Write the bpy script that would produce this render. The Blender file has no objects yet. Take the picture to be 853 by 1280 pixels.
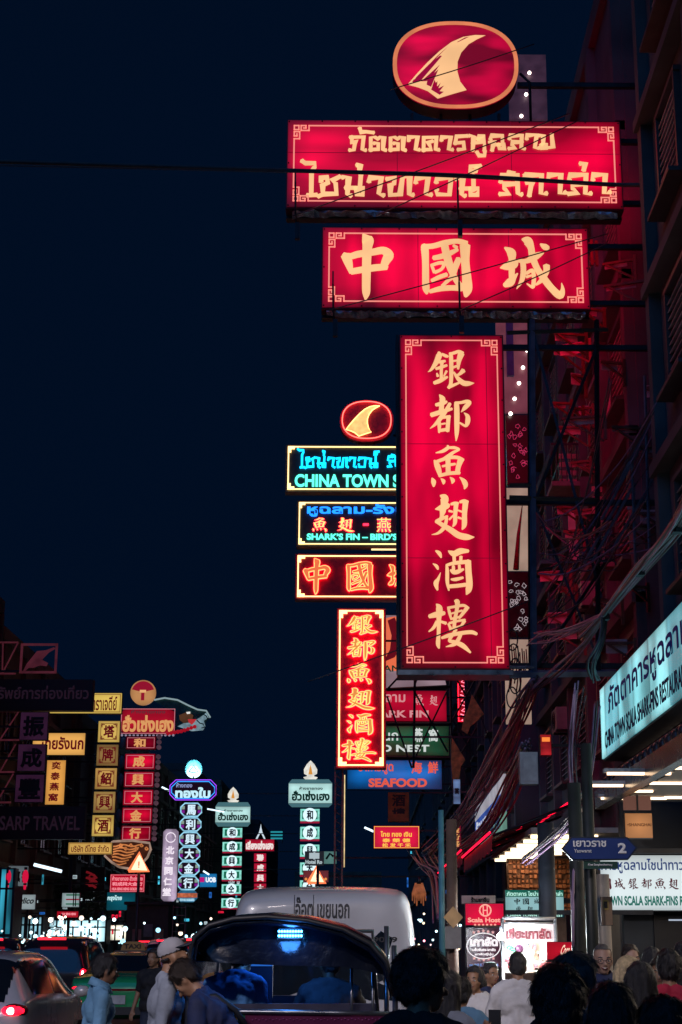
import bpy, bmesh, math, random
from mathutils import Vector, Matrix, noise
random.seed(7)
R = math.radians
scn = bpy.context.scene
COL = scn.collection

# ------------------------------------------------------------------ camera, sky, added fill lights, exposure
F, CX, CY, HY = 1780.0, 475.0, 752.0, 1182.0          # focal length, lens axis and horizon in photo pixels (853 x 1280)
PITCH = math.atan((HY - CY) / F)
YAW = math.atan((455.0 - CX) * math.cos(PITCH) / F)
EYE = Vector((0, 0, 1.6))
cam_d = bpy.data.cameras.new('camera'); cam = bpy.data.objects.new('camera', cam_d); COL.objects.link(cam)
cam.location = EYE; cam.rotation_euler = (R(90) + PITCH, 0, YAW)
cam_d.sensor_fit = 'VERTICAL'; cam_d.sensor_height = 36.0; cam_d.sensor_width = 24.0
cam_d.lens = 36.0 * F / 1280.0
cam_d.shift_x = -(CX - 426.5) / 1280; cam_d.shift_y = (CY - 640) / 1280
cam_d.clip_end = 3000; cam_d.clip_start = 0.05
scn.camera = cam

world = bpy.data.worlds.new('World'); scn.world = world; world.use_nodes = True
wn, wl = world.node_tree.nodes, world.node_tree.links
bg = wn['Background']
tc = wn.new('ShaderNodeTexCoord'); nz = wn.new('ShaderNodeTexNoise'); nz.inputs['Scale'].default_value = 1.6; nz.inputs['Detail'].default_value = 3
mx = wn.new('ShaderNodeMix'); mx.data_type = 'RGBA'
mx.inputs[6].default_value = (0.0004, 0.0038, 0.0140, 1); mx.inputs[7].default_value = (0.0005, 0.0046, 0.0165, 1)
wl.new(tc.outputs['Generated'], nz.inputs['Vector']); wl.new(nz.outputs['Fac'], mx.inputs[0]); wl.new(mx.outputs[2], bg.inputs[0])
bg.inputs[1].default_value = 1.0
sun_d = bpy.data.lights.new('blue_fill', 'SUN'); sun_d.energy = 0.36; sun_d.angle = R(60); sun_d.color = (0.07, 0.34, 1.0)  # broad blue fill added to lift dark surfaces, not a real moon
sun = bpy.data.objects.new('blue_fill', sun_d); COL.objects.link(sun); sun.rotation_euler = (R(52), 0, R(-32))
lamp_d = bpy.data.lights.new('added_spot', 'SPOT'); lamp_d.energy = 2900; lamp_d.spot_size = R(46); lamp_d.spot_blend = .7; lamp_d.color = (1, .90, .95); lamp_d.shadow_soft_size = .25  # unseen spot added to light the minibus and cars
lamp = bpy.data.objects.new('added_spot', lamp_d); COL.objects.link(lamp); lamp.location = (-5.5, .5, 7.5)
lamp.rotation_euler = (Vector((-2.4, 17, 1.4))-lamp.location).to_track_quat('-Z', 'Y').to_euler()
lamp2_d = bpy.data.lights.new('added_spot', 'SPOT'); lamp2_d.energy = 1700; lamp2_d.spot_size = R(30); lamp2_d.spot_blend = .8; lamp2_d.color = (1, .84, .78); lamp2_d.shadow_soft_size = .25  # second unseen spot, added to brighten the crowd
lamp2 = bpy.data.objects.new('added_spot', lamp2_d); COL.objects.link(lamp2); lamp2.location = (-2.2, .5, 8.0)
lamp2.rotation_euler = (Vector((1.75, 12, 1.2))-lamp2.location).to_track_quat('-Z', 'Y').to_euler()
scn.view_settings.view_transform = 'Standard'; scn.view_settings.look = 'None'
scn.view_settings.exposure = 0.0; scn.view_settings.gamma = 1.0; scn.view_settings.use_curve_mapping = False
scn.cycles.use_denoising = True
scn.cycles.max_bounces = 5; scn.cycles.diffuse_bounces = 3; scn.cycles.glossy_bounces = 3
scn.cycles.sample_clamp_indirect = 4.0
scn.cycles.caustics_reflective = False; scn.cycles.caustics_refractive = False

# ------------------------------------------------------------------ helpers
CP, SP, CYW, SYW = math.cos(PITCH), math.sin(PITCH), math.cos(YAW), math.sin(YAW)
def ray(px, py):
    x, y, z = (px - CX) / F, -(py - CY) / F, 1.0            # camera: right, up, forward
    fy, fz = z * CP - y * SP, z * SP + y * CP               # pitch
    return Vector((x * CYW - fy * SYW, x * SYW + fy * CYW, fz))
def at(px, py, Y):
    d = ray(px, py); return EYE + d * (Y / d.y)
def atz(px, py, z):
    d = ray(px, py); return EYE + d * ((z - EYE.z) / d.z)
def srgb(h):
    h = h.lstrip('#'); o = []
    for i in (0, 2, 4):
        c = int(h[i:i+2], 16) / 255; o.append(c / 12.92 if c <= .04045 else ((c + .055) / 1.055) ** 2.4)
    return (o[0], o[1], o[2], 1)

_mats = {}
def mat(name, col, rough=.6, metal=0., vary=.25, scale=6., bump=0., coat=0., spec=.5):
    """a painted / cloth / metal surface whose tone wanders a little with real wear"""
    if name in _mats: return _mats[name]
    m = bpy.data.materials.new(name); m.use_nodes = True
    n, l = m.node_tree.nodes, m.node_tree.links; b = n['Principled BSDF']
    c = srgb(col) if isinstance(col, str) else tuple(col) + ((1,) if len(col) == 3 else ())
    t = n.new('ShaderNodeTexCoord'); nz = n.new('ShaderNodeTexNoise'); nz.inputs['Scale'].default_value = scale; nz.inputs['Detail'].default_value = 5
    rp = n.new('ShaderNodeMapRange'); rp.inputs[1].default_value = .3; rp.inputs[2].default_value = .7
    rp.inputs[3].default_value = 1 - vary; rp.inputs[4].default_value = 1 + vary
    mm = n.new('ShaderNodeVectorMath'); mm.operation = 'SCALE'; mm.inputs[0].default_value = c[:3]
    l.new(t.outputs['Object'], nz.inputs['Vector']); l.new(nz.outputs['Fac'], rp.inputs[0]); l.new(rp.outputs[0], mm.inputs['Scale'])
    l.new(mm.outputs[0], b.inputs['Base Color'])
    r2 = n.new('ShaderNodeMapRange'); r2.inputs[3].default_value = max(.03, rough - .1); r2.inputs[4].default_value = min(1, rough + .12)
    l.new(nz.outputs['Fac'], r2.inputs[0]); l.new(r2.outputs[0], b.inputs['Roughness'])
    b.inputs['Metallic'].default_value = metal; b.inputs['Coat Weight'].default_value = coat; b.inputs['Coat Roughness'].default_value = .06
    b.inputs['Specular IOR Level'].default_value = spec
    if bump:
        n2 = n.new('ShaderNodeTexNoise'); n2.inputs['Scale'].default_value = scale * 6; n2.inputs['Detail'].default_value = 6
        bp = n.new('ShaderNodeBump'); bp.inputs['Strength'].default_value = bump; bp.inputs['Distance'].default_value = .02
        l.new(t.outputs['Object'], n2.inputs['Vector']); l.new(n2.outputs['Fac'], bp.inputs['Height']); l.new(bp.outputs[0], b.inputs['Normal'])
    _mats[name] = m; return m

def glow(name, col, strength=1.0, vary=.0, scale=3.):
    """emissive surface: tube, lamp, lit lettering; also unlit parts given a glow"""
    if name in _mats: return _mats[name]
    m = bpy.data.materials.new(name); m.use_nodes = True
    n, l = m.node_tree.nodes, m.node_tree.links; b = n['Principled BSDF']
    c = srgb(col)
    b.inputs['Base Color'].default_value = (c[0]*.3, c[1]*.3, c[2]*.3, 1); b.inputs['Roughness'].default_value = .5
    b.inputs['Emission Color'].default_value = c; b.inputs['Emission Strength'].default_value = strength
    if vary:
        t = n.new('ShaderNodeTexCoord'); nz = n.new('ShaderNodeTexNoise'); nz.inputs['Scale'].default_value = scale; nz.inputs['Detail'].default_value = 2
        rp = n.new('ShaderNodeMapRange'); rp.inputs[1].default_value = .3; rp.inputs[2].default_value = .7
        rp.inputs[3].default_value = strength * (1 - vary); rp.inputs[4].default_value = strength * (1 + vary)
        l.new(t.outputs['Object'], nz.inputs['Vector']); l.new(nz.outputs['Fac'], rp.inputs[0]); l.new(rp.outputs[0], b.inputs['Emission Strength'])
    _mats[name] = m; return m

def lightbox(name, col, W, H, strength=1., edge=.3, lo=.35, tube=.0, axis='X', patch=.35, pscale=.7, seed=0., dirt=.0, across=0):
    """acrylic face of a lamp box: tubes behind it, weaker towards its rim, some tubes old"""
    m = bpy.data.materials.new(name); m.use_nodes = True
    n, l = m.node_tree.nodes, m.node_tree.links; b = n['Principled BSDF']
    c = srgb(col)
    b.inputs['Base Color'].default_value = (c[0]*.14+.004, c[1]*.14+.004, c[2]*.14+.004, 1); b.inputs['Roughness'].default_value = .25
    b.inputs['Emission Color'].default_value = c
    t = n.new('ShaderNodeTexCoord'); sx = n.new('ShaderNodeSeparateXYZ'); l.new(t.outputs['Generated'], sx.inputs[0])
    def M(op, a, b2=None, clamp=False):
        q = n.new('ShaderNodeMath'); q.operation = op; q.use_clamp = clamp
        for i, v in enumerate((a, b2)):
            if v is None: continue
            if isinstance(v, (int, float)): q.inputs[i].default_value = v
            else: l.new(v, q.inputs[i])
        return q.outputs[0]
    def rim(o, size):
        d = M('MINIMUM', o, M('SUBTRACT', 1.0, o)); return M('DIVIDE', M('MULTIPLY', d, size), edge, True)
    e = M('MULTIPLY', rim(sx.outputs[across], W), rim(sx.outputs[2], H))
    e = M('POWER', e, .6)
    f = M('ADD', M('MULTIPLY', e, 1 - lo), lo)
    nz = n.new('ShaderNodeTexNoise'); nz.inputs['Scale'].default_value = pscale; nz.inputs['Detail'].default_value = 1.5
    mp = n.new('ShaderNodeMapping'); mp.inputs['Location'].default_value = (seed, seed*.7, seed*1.3)
    mp.inputs['Scale'].default_value = (.5, 1, 1.6) if axis == 'X' else (1.8, 1, .45)
    l.new(t.outputs['Object'], mp.inputs[0]); l.new(mp.outputs[0], nz.inputs['Vector'])
    rp = n.new('ShaderNodeMapRange'); rp.inputs[1].default_value = .36; rp.inputs[2].default_value = .64; rp.inputs[3].default_value = 1 - patch; rp.inputs[4].default_value = 1 + patch * .3
    l.new(nz.outputs['Fac'], rp.inputs[0]); f = M('MULTIPLY', f, rp.outputs[0])
    if tube:
        o = sx.outputs[2] if axis == 'X' else sx.outputs[across]; size = H if axis == 'X' else W
        s = M('ABSOLUTE', M('SINE', M('MULTIPLY', o, size * math.pi / .45))); f = M('MULTIPLY', f, M('ADD', 1 - tube, M('MULTIPLY', s, tube)))
    if dirt:
        n2 = n.new('ShaderNodeTexNoise'); n2.inputs['Scale'].default_value = 5; n2.inputs['Detail'].default_value = 6
        l.new(t.outputs['Object'], n2.inputs['Vector']); r2 = n.new('ShaderNodeMapRange'); r2.inputs[1].default_value = .3; r2.inputs[2].default_value = .55; r2.inputs[3].default_value = 1 - dirt
        l.new(n2.outputs['Fac'], r2.inputs[0]); f = M('MULTIPLY', f, r2.outputs[0])
    l.new(M('MULTIPLY', f, strength), b.inputs['Emission Strength'])
    return m

class MB:
    """collects shapes; build() links them as one mesh object"""
    def __init__(s): s.v, s.f, s.sm = [], [], []
    def add(s, vs, fs, smooth=False):
        o = len(s.v); s.v += [tuple(v) for v in vs]
        for f in fs: s.f.append(tuple(i + o for i in f)); s.sm.append(smooth)
        return s
    def box(s, c, d, rz=0., mtx=None):
        x, y, z = d[0]/2, d[1]/2, d[2]/2
        vs = [Vector(p) for p in ((-x,-y,-z),(x,-y,-z),(x,y,-z),(-x,y,-z),(-x,-y,z),(x,-y,z),(x,y,z),(-x,y,z))]
        m = mtx if mtx is not None else Matrix.Rotation(rz, 3, 'Z')
        vs = [m @ v + Vector(c) for v in vs]
        return s.add(vs, [(0,3,2,1),(4,5,6,7),(0,1,5,4),(1,2,6,5),(2,3,7,6),(3,0,4,7)])
    def quad(s, a, b, c, d): return s.add([a, b, c, d], [(0,1,2,3)])
    def prism(s, pts, y0, y1):
        """polygon of (x, z) pairs pulled from y0 to y1"""
        n = len(pts); vs = [(p[0], y0, p[1]) for p in pts] + [(p[0], y1, p[1]) for p in pts]
        return s.add(vs, [tuple(range(n)), tuple(range(2*n-1, n-1, -1))] + [(i, i+n, (i+1) % n + n, (i+1) % n) for i in range(n)])
    def tube(s, pts, r, n=6, cap=True, smooth=True):
        pts = [Vector(p) for p in pts]; rs = r if isinstance(r, (list, tuple)) else [r]*len(pts); vs = []; up = Vector((0.13, 0.21, 1)).normalized()
        for i, p in enumerate(pts):
            d = (pts[min(i+1, len(pts)-1)] - pts[max(i-1, 0)]).normalized()
            a = d.cross(up)
            if a.length < 1e-3: a = d.cross(Vector((1, 0, 0)))
            a.normalize(); b = d.cross(a).normalized()
            vs += [p + (a*math.cos(2*math.pi*k/n) + b*math.sin(2*math.pi*k/n))*rs[i] for k in range(n)]
        fs = [(i*n+k, i*n+(k+1) % n, (i+1)*n+(k+1) % n, (i+1)*n+k) for i in range(len(pts)-1) for k in range(n)]
        if cap: fs += [tuple(range(n-1, -1, -1)), tuple(range((len(pts)-1)*n, len(pts)*n))]
        return s.add(vs, fs, smooth)
    def cyl(s, a, b, r, n=14, r2=None): return s.tube([a, b], [r, r if r2 is None else r2], n)
    def ball(s, c, r, n=10, m=7):
        r = (r, r, r) if not isinstance(r, (tuple, list)) else r; vs = [(c[0], c[1], c[2]+r[2])]
        for i in range(1, m):
            t = math.pi*i/m
            vs += [(c[0]+r[0]*math.sin(t)*math.cos(2*math.pi*k/n), c[1]+r[1]*math.sin(t)*math.sin(2*math.pi*k/n), c[2]+r[2]*math.cos(t)) for k in range(n)]
        vs.append((c[0], c[1], c[2]-r[2])); e = len(vs)-1
        fs = [(0, 1+k, 1+(k+1) % n) for k in range(n)] + [(e, 1+(m-2)*n+(k+1) % n, 1+(m-2)*n+k) for k in range(n)]
        fs += [(1+i*n+k, 1+(i+1)*n+k, 1+(i+1)*n+(k+1) % n, 1+i*n+(k+1) % n) for i in range(m-2) for k in range(n)]
        return s.add(vs, fs, True)
    def build(s, name, m, parent=None, loc=None):
        me = bpy.data.meshes.new(name); me.from_pydata(s.v, [], s.f); me.polygons.foreach_set('use_smooth', s.sm); me.update()
        me.materials.append(m); o = bpy.data.objects.new(name, me); COL.objects.link(o)
        if parent is not None: o.parent = parent
        if loc is not None: o.location = loc
        return o
def tag(o, label=None, cat=None, group=None, kind=None):
    for k, v in (('label', label), ('category', cat), ('group', group), ('kind', kind)):
        if v: o[k] = v
    return o
def thing(name, label, cat, loc=(0,0,0), rz=0., group=None):
    o = bpy.data.objects.new(name, None); COL.objects.link(o); o.location = loc; o.rotation_euler = (0, 0, rz); o.empty_display_size = .2
    return tag(o, label, cat, group)
def copy_tree(o, parent=None):
    c = o.copy(); COL.objects.link(c)
    if parent is not None: c.parent = parent
    for ch in list(o.children): copy_tree(ch, c)
    return c

# ---- lettering set in Blender's own built-in face
_tx = {}
def text_shape(s, bold):
    if (s, bold) in _tx: return _tx[(s, bold)]
    c = bpy.data.curves.new('lettering', 'FONT'); c.body = s; c.bevel_depth = bold; c.bevel_resolution = 0; c.resolution_u = 4
    o = bpy.data.objects.new('lettering', c); COL.objects.link(o); bpy.context.view_layer.update()
    me = bpy.data.meshes.new_from_object(o.evaluated_get(bpy.context.evaluated_depsgraph_get()))
    vs = [tuple(v.co) for v in me.vertices]; fs = [tuple(p.vertices) for p in me.polygons]
    bpy.data.objects.remove(o); bpy.data.meshes.remove(me); bpy.data.curves.remove(c)
    x0 = min(v[0] for v in vs); x1 = max(v[0] for v in vs); y0 = min(v[1] for v in vs); y1 = max(v[1] for v in vs); zz = max(1e-4, max(v[2] for v in vs))
    vs = [((v[0]-x0)/(x1-x0), (v[1]-y0)/(y1-y0), v[2]/zz) for v in vs]
    _tx[(s, bold)] = (vs, fs); return vs, fs

# ---- brush lettering: strokes as (x, y, width) runs, y downwards
BR = {
'中': [[140,320,130,175,420,110,215,560,50],[110,320,70,200,340,80,300,312,90,480,285,90,620,262,100,690,320,130,655,400,110,615,490,80],[210,540,80,350,515,85,500,490,90,600,480,85,670,475,80],[362,45,20,405,110,130,425,140,150,418,220,125,410,400,115,405,700,108,405,820,95,395,905,20]],
'國': [[110,190,70,140,230,100,150,400,90,150,650,90,155,760,90,165,825,30],[110,205,70,250,195,70,420,150,75,580,130,65,690,170,95],[670,180,140,670,400,110,685,600,120,690,760,130,665,860,40],[200,795,50,350,755,70,500,745,70,620,750,80],[250,355,60,350,335,70,450,300,70,575,240,45],[400,180,100,420,280,100,450,400,105,500,550,85,570,680,75,640,760,90],[590,360,80,540,470,80,500,590,70,440,650,50,360,725,40],[515,185,35,565,220,50],[232,455,40,265,550,40],[220,455,40,330,420,45,390,430,50,360,500,40,270,545,45],[225,655,45,320,610,55,430,570,55]],
'城': [[75,175,20,150,235,105,160,320,80,155,420,75,150,560,65],[20,425,15,100,405,100,180,375,110,220,345,40],[60,640,50,130,600,100,180,540,55,222,490,15],[220,335,40,330,340,60,440,280,85,530,235,25],[285,345,65,290,450,65,270,570,55,205,680,8],[320,495,40,390,455,45,410,520,48,405,600,50,390,655,40,325,615,15],[320,535,35,385,515,25],[280,75,20,345,95,110,385,180,80,400,290,80,450,430,75,530,560,85,620,680,85,705,755,90,740,690,50,730,605,8],[560,390,80,555,470,70,500,570,55,430,630,25],[495,132,20,545,165,75,590,185,55]],
'銀': [[265,115,30,270,170,85,220,290,72,150,390,36,105,420,6],[310,150,40,370,178,48,405,188,30],[265,275,40,310,265,45,360,255,35],[220,375,40,300,350,48,385,320,35],[312,270,50,300,400,45,300,540,48],[235,440,22,250,490,42],[378,405,36,335,490,24],[190,590,50,280,555,62,390,495,32],[430,130,40,445,200,58,445,450,58,435,600,52,400,665,46],[430,150,40,500,130,48,560,112,48,620,140,52],[595,140,95,558,250,68,545,380,30],[470,258,30,530,248,30],[470,355,36,550,325,36],[400,655,46,480,620,42,570,580,28],[625,395,72,570,450,46,500,490,24],[480,425,26,540,520,58,620,590,78,700,596,66,775,590,6]],
'都': [[210,235,45,300,215,65,375,185,35],[265,85,15,308,145,85,300,220,68,290,330,76],[140,385,64,280,340,66,450,290,38],[420,210,48,370,300,56,300,400,66,210,510,46,125,580,8],[250,440,46,260,540,52,255,640,26],[260,430,40,340,415,42,420,405,45],[395,415,58,385,520,58,375,620,60],[290,515,26,350,505,26],[260,610,46,380,590,46],[495,195,40,515,250,74,515,500,74,510,650,58,500,760,12],[490,210,45,580,200,42,665,185,55,702,205,55,640,270,64,580,340,10],[620,350,10,670,400,60,672,480,70,640,540,40,560,500,26,520,500,12]],
'魚': [[385,85,20,390,120,48,320,170,46,225,195,12],[400,120,36,480,120,42,538,145,32,460,190,42,400,240,56,320,290,46,250,310,36],[205,300,22,240,370,76,270,470,66,280,540,34],[240,320,46,400,265,50,520,262,50,600,300,44],[565,290,84,530,390,66,515,480,66],[285,520,46,400,490,50,548,480,50],[390,270,66,390,490,66],[310,390,30,400,370,40,490,355,34],[170,555,14,192,610,66,192,680,26],[290,565,10,325,600,52,325,645,20],[415,545,10,452,590,56,440,635,16],[545,545,10,600,600,64,622,660,64,605,715,14]],
'翅': [[265,60,20,322,95,112,320,180,95,300,290,76],[195,255,14,280,235,85,360,205,82,395,190,36],[300,280,90,280,360,46,255,420,46],[205,425,44,290,385,50,370,350,26],[350,365,46,345,430,46,310,520,54,230,590,36,140,612,6],[200,420,50,300,480,62,400,540,78,520,620,88,640,645,82,738,645,10],[415,185,34,470,172,48,522,172,36],[490,175,66,475,320,56,470,440,54,438,500,18],[385,278,34,440,292,26],[388,402,28,450,340,24],[540,155,34,600,142,54,660,152,36],[622,155,80,605,320,70,600,470,70,568,540,18],[510,270,22,570,292,28],[510,370,32,575,392,24]],
'酒': [[200,115,22,250,150,54,275,210,20],[160,290,10,210,325,44,230,370,24],[265,410,6,230,500,42,200,560,68,220,650,24],[370,115,10,410,140,60,460,155,80,540,120,82,652,118,40],[450,180,46,455,280,46],[545,190,44,540,290,44],[345,300,22,355,380,48,355,540,48,375,655,22],[350,312,36,450,285,48,640,265,56],[640,250,84,645,400,84,655,560,88,640,650,80,610,710,14],[400,375,28,440,410,50,500,400,58,580,365,28],[440,320,40,440,400,50],[520,310,36,525,380,40],[405,505,24,470,505,48,572,480,32],[385,600,52,500,590,52,610,575,52]],
'樓': [[85,265,52,200,235,80,310,215,50],[190,90,14,232,150,92,225,300,66,220,500,52,210,640,60,225,705,24],[200,330,44,150,420,44,80,475,18],[250,335,34,330,360,44],[360,140,34,380,220,42,402,310,24],[350,145,34,470,125,38,580,110,40,652,150,32],[622,150,58,560,230,46,510,290,34],[395,300,32,520,270,32],[400,225,24,560,180,28],[450,50,30,490,62,70,480,180,52,450,320,52,440,440,50],[355,365,24,385,420,42,390,460,34],[370,360,34,480,330,34,600,312,34],[590,322,50,540,400,34],[385,450,38,550,395,34],[260,565,34,360,530,54,480,505,54,620,485,54,700,485,54,762,510,40],[470,440,42,410,530,44,372,600,44,450,622,54,560,670,68,668,765,26],[540,490,50,500,580,54,440,650,52,320,685,10]],
}
def runs(w, *lines): return [sum(([x, y, w] for x, y in ln), []) for ln in lines]
def shift(strokes, dx, sx=1., dy=0.): return [[c*sx+dx if i % 3 == 0 else (c*sx+dy if i % 3 == 1 else c*sx) for i, c in enumerate(s)] for s in strokes]
_top = runs(29, [(55,105),(150,102),(140,210),(158,212)], [(60,106),(60,148),(102,140),(82,160),(75,212),(50,213)], [(122,35),(130,62),(170,58),(218,64)],
  [(205,210),(205,105),(240,105),(258,118),(275,105),(305,102),(298,212),(312,212)], [(205,208),(262,205),(262,155),(238,155)],
  [(357,210),(357,105),(392,105),(410,118),(427,105),(457,102),(450,212),(464,212)], [(357,208),(414,205),(414,155),(390,155)],
  [(495,125),(490,105),(565,100),(548,210),(570,208)], [(610,210),(612,105),(710,102),(702,210),(720,208)], [(610,208),(668,205),(655,165),(640,150),(672,138)], [(747,122),(745,105),(820,100),(802,208),(825,206)])
_top += shift(runs(29, [(62,150),(72,95),(145,90)], [(65,150),(125,145),(130,200),(90,205)], [(178,90),(205,95),(195,205)], [(200,150),(285,140),(285,205)], [(240,115),(245,95),(285,92),(285,115),(240,115)],
  [(230,232),(242,255),(285,255),(287,225)], [(335,110),(340,88),(425,88),(425,160)], [(332,142),(360,130),(345,205)], [(360,165),(440,160),(440,195),(400,195),(395,165)],
  [(480,108),(482,88),(575,85),(568,195),(586,195)], [(480,195),(520,190),(497,165),(497,142),(570,140)], [(612,108),(612,85),(690,80),(672,190),(695,190)], [(715,85),(740,85),(738,150),(720,165),(725,190),(760,190),(760,160),(735,160)], [(760,188),(812,182),(806,82)]), 792)
BR['restaurant_row'] = _top
_row = runs(37, [(40,40),(60,55),(140,55),(136,90),(112,130),(112,330)], [(92,340),(145,337)], [(190,208),(186,190),(240,180),(248,230),(205,250),(210,330),(320,325),(312,230),(284,208),(338,178)], [(180,345),(215,330)],
  [(380,180),(420,180),(410,330),(430,338)], [(405,272),(545,275),(535,335),(490,330),(480,280)], [(520,170),(512,280)], [(498,70),(514,70),(510,130)], [(588,208),(590,185),(690,185),(668,322),(700,335)],
  [(745,192),(800,185),(795,235),(765,245),(765,335),(845,330),(865,180),(925,175),(920,330),(942,332)])
_row += shift(runs(37, [(188,215),(190,185),(290,180),(270,328),(305,330)], [(358,212),(360,185),(480,180),(465,330),(362,327),(360,295)], [(530,190),(575,190),(565,325),(585,335)], [(565,275),(705,275),(695,330),(640,330),(640,280)], [(665,165),(665,280)], [(715,75),(640,80),(640,122),(690,120),(690,100)]), 787)
_row += shift(runs(30, [(85,168),(90,130),(195,125),(198,258),(215,262)], [(145,105),(168,105),(150,130)], [(85,262),(135,260),(108,222),(102,192),(190,187)], [(245,142),(250,125),(360,125),(352,258),(382,256)], [(250,130),(262,180),(312,175),(287,200),(275,265)],
  [(407,152),(405,125),(490,120),(480,258),(510,250)], [(547,150),(548,125),(660,120),(650,258),(680,255)], [(545,258),(598,252),(567,222),(562,190),(650,187)], [(632,40),(657,40),(647,80)], [(705,150),(705,122),(790,120),(777,255),(810,246)]), 1574, 1.231)
BR['name_row'] = _row
def brush_shape(key, grow=0.):
    """-> list of (polygon points, ...) strips normalised to the glyph's own box"""
    strips = []
    for s in BR[key]:
        k = [(s[i], s[i+1], s[i+2]) for i in range(0, len(s), 3)]; pts = []
        n = 5 if key not in ('restaurant_row', 'name_row') else 1
        for i in range(len(k)-1):
            p0, p1, p2, p3 = k[max(i-1,0)], k[i], k[i+1], k[min(i+2, len(k)-1)]
            for j in range(n):
                t = j/n
                if n == 1: pts.append(p1); continue
                pts.append(tuple(.5*((2*p1[a])+(-p0[a]+p2[a])*t+(2*p0[a]-5*p1[a]+4*p2[a]-p3[a])*t*t+(-p0[a]+3*p1[a]-3*p2[a]+p3[a])*t**3) for a in range(3)))
        pts.append(k[-1]); strips.append(pts)
    out = []
    for pts in strips:
        L, Rr = [], []
        if len(pts) and key in ('restaurant_row', 'name_row'):
            a, b = Vector(pts[0][:2]), Vector(pts[1][:2]); d = (a-b).normalized()*pts[0][2]*.45; pts = [(a.x+d.x, a.y+d.y, pts[0][2]*1.15)] + pts[:]
            a, b = Vector(pts[-1][:2]), Vector(pts[-2][:2]); d = (a-b).normalized()*pts[-1][2]*.45; pts = pts + [(a.x+d.x, a.y+d.y, pts[-1][2]*1.15)]
        m = len(pts)
        for i, p in enumerate(pts):
            a, b = pts[max(i-1,0)], pts[min(i+1, m-1)]; d = Vector((b[0]-a[0], b[1]-a[1]))
            d = d.normalized() if d.length > 1e-6 else Vector((1, 0))
            c = 1.
            if 0 < i < m-1:
                e = Vector((p[0]-a[0], p[1]-a[1]))
                if e.length > 1e-6: c = min(1.5, 1/max(.6, abs(e.normalized().dot(d))))
            w = (max(p[2], 2)/2*c)+grow; nx, ny = -d.y*w, d.x*w
            L.append((p[0]+nx, p[1]+ny)); Rr.append((p[0]-nx, p[1]-ny))
        p = pts[0]; q = pts[1]; d = Vector((p[0]-q[0], p[1]-q[1])); d = d.normalized() if d.length > 1e-6 else Vector((1,0)); e0 = (p[0]+d.x*(p[2]*.22+grow), p[1]+d.y*(p[2]*.22+grow))
        p = pts[-1]; q = pts[-2]; d = Vector((p[0]-q[0], p[1]-q[1])); d = d.normalized() if d.length > 1e-6 else Vector((1,0)); e1 = (p[0]+d.x*(p[2]*.22+grow), p[1]+d.y*(p[2]*.22+grow))
        out.append((L, Rr, e0, e1))
    return out
_bb = {}
def brush_box(key):
    if key not in _bb:
        o = brush_shape(key); xs = [p[0] for L, R2, a, b in o for p in L+R2]; ys = [p[1] for L, R2, a, b in o for p in L+R2]
        _bb[key] = (min(xs), min(ys), max(xs), max(ys))
    return _bb[key]

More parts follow.
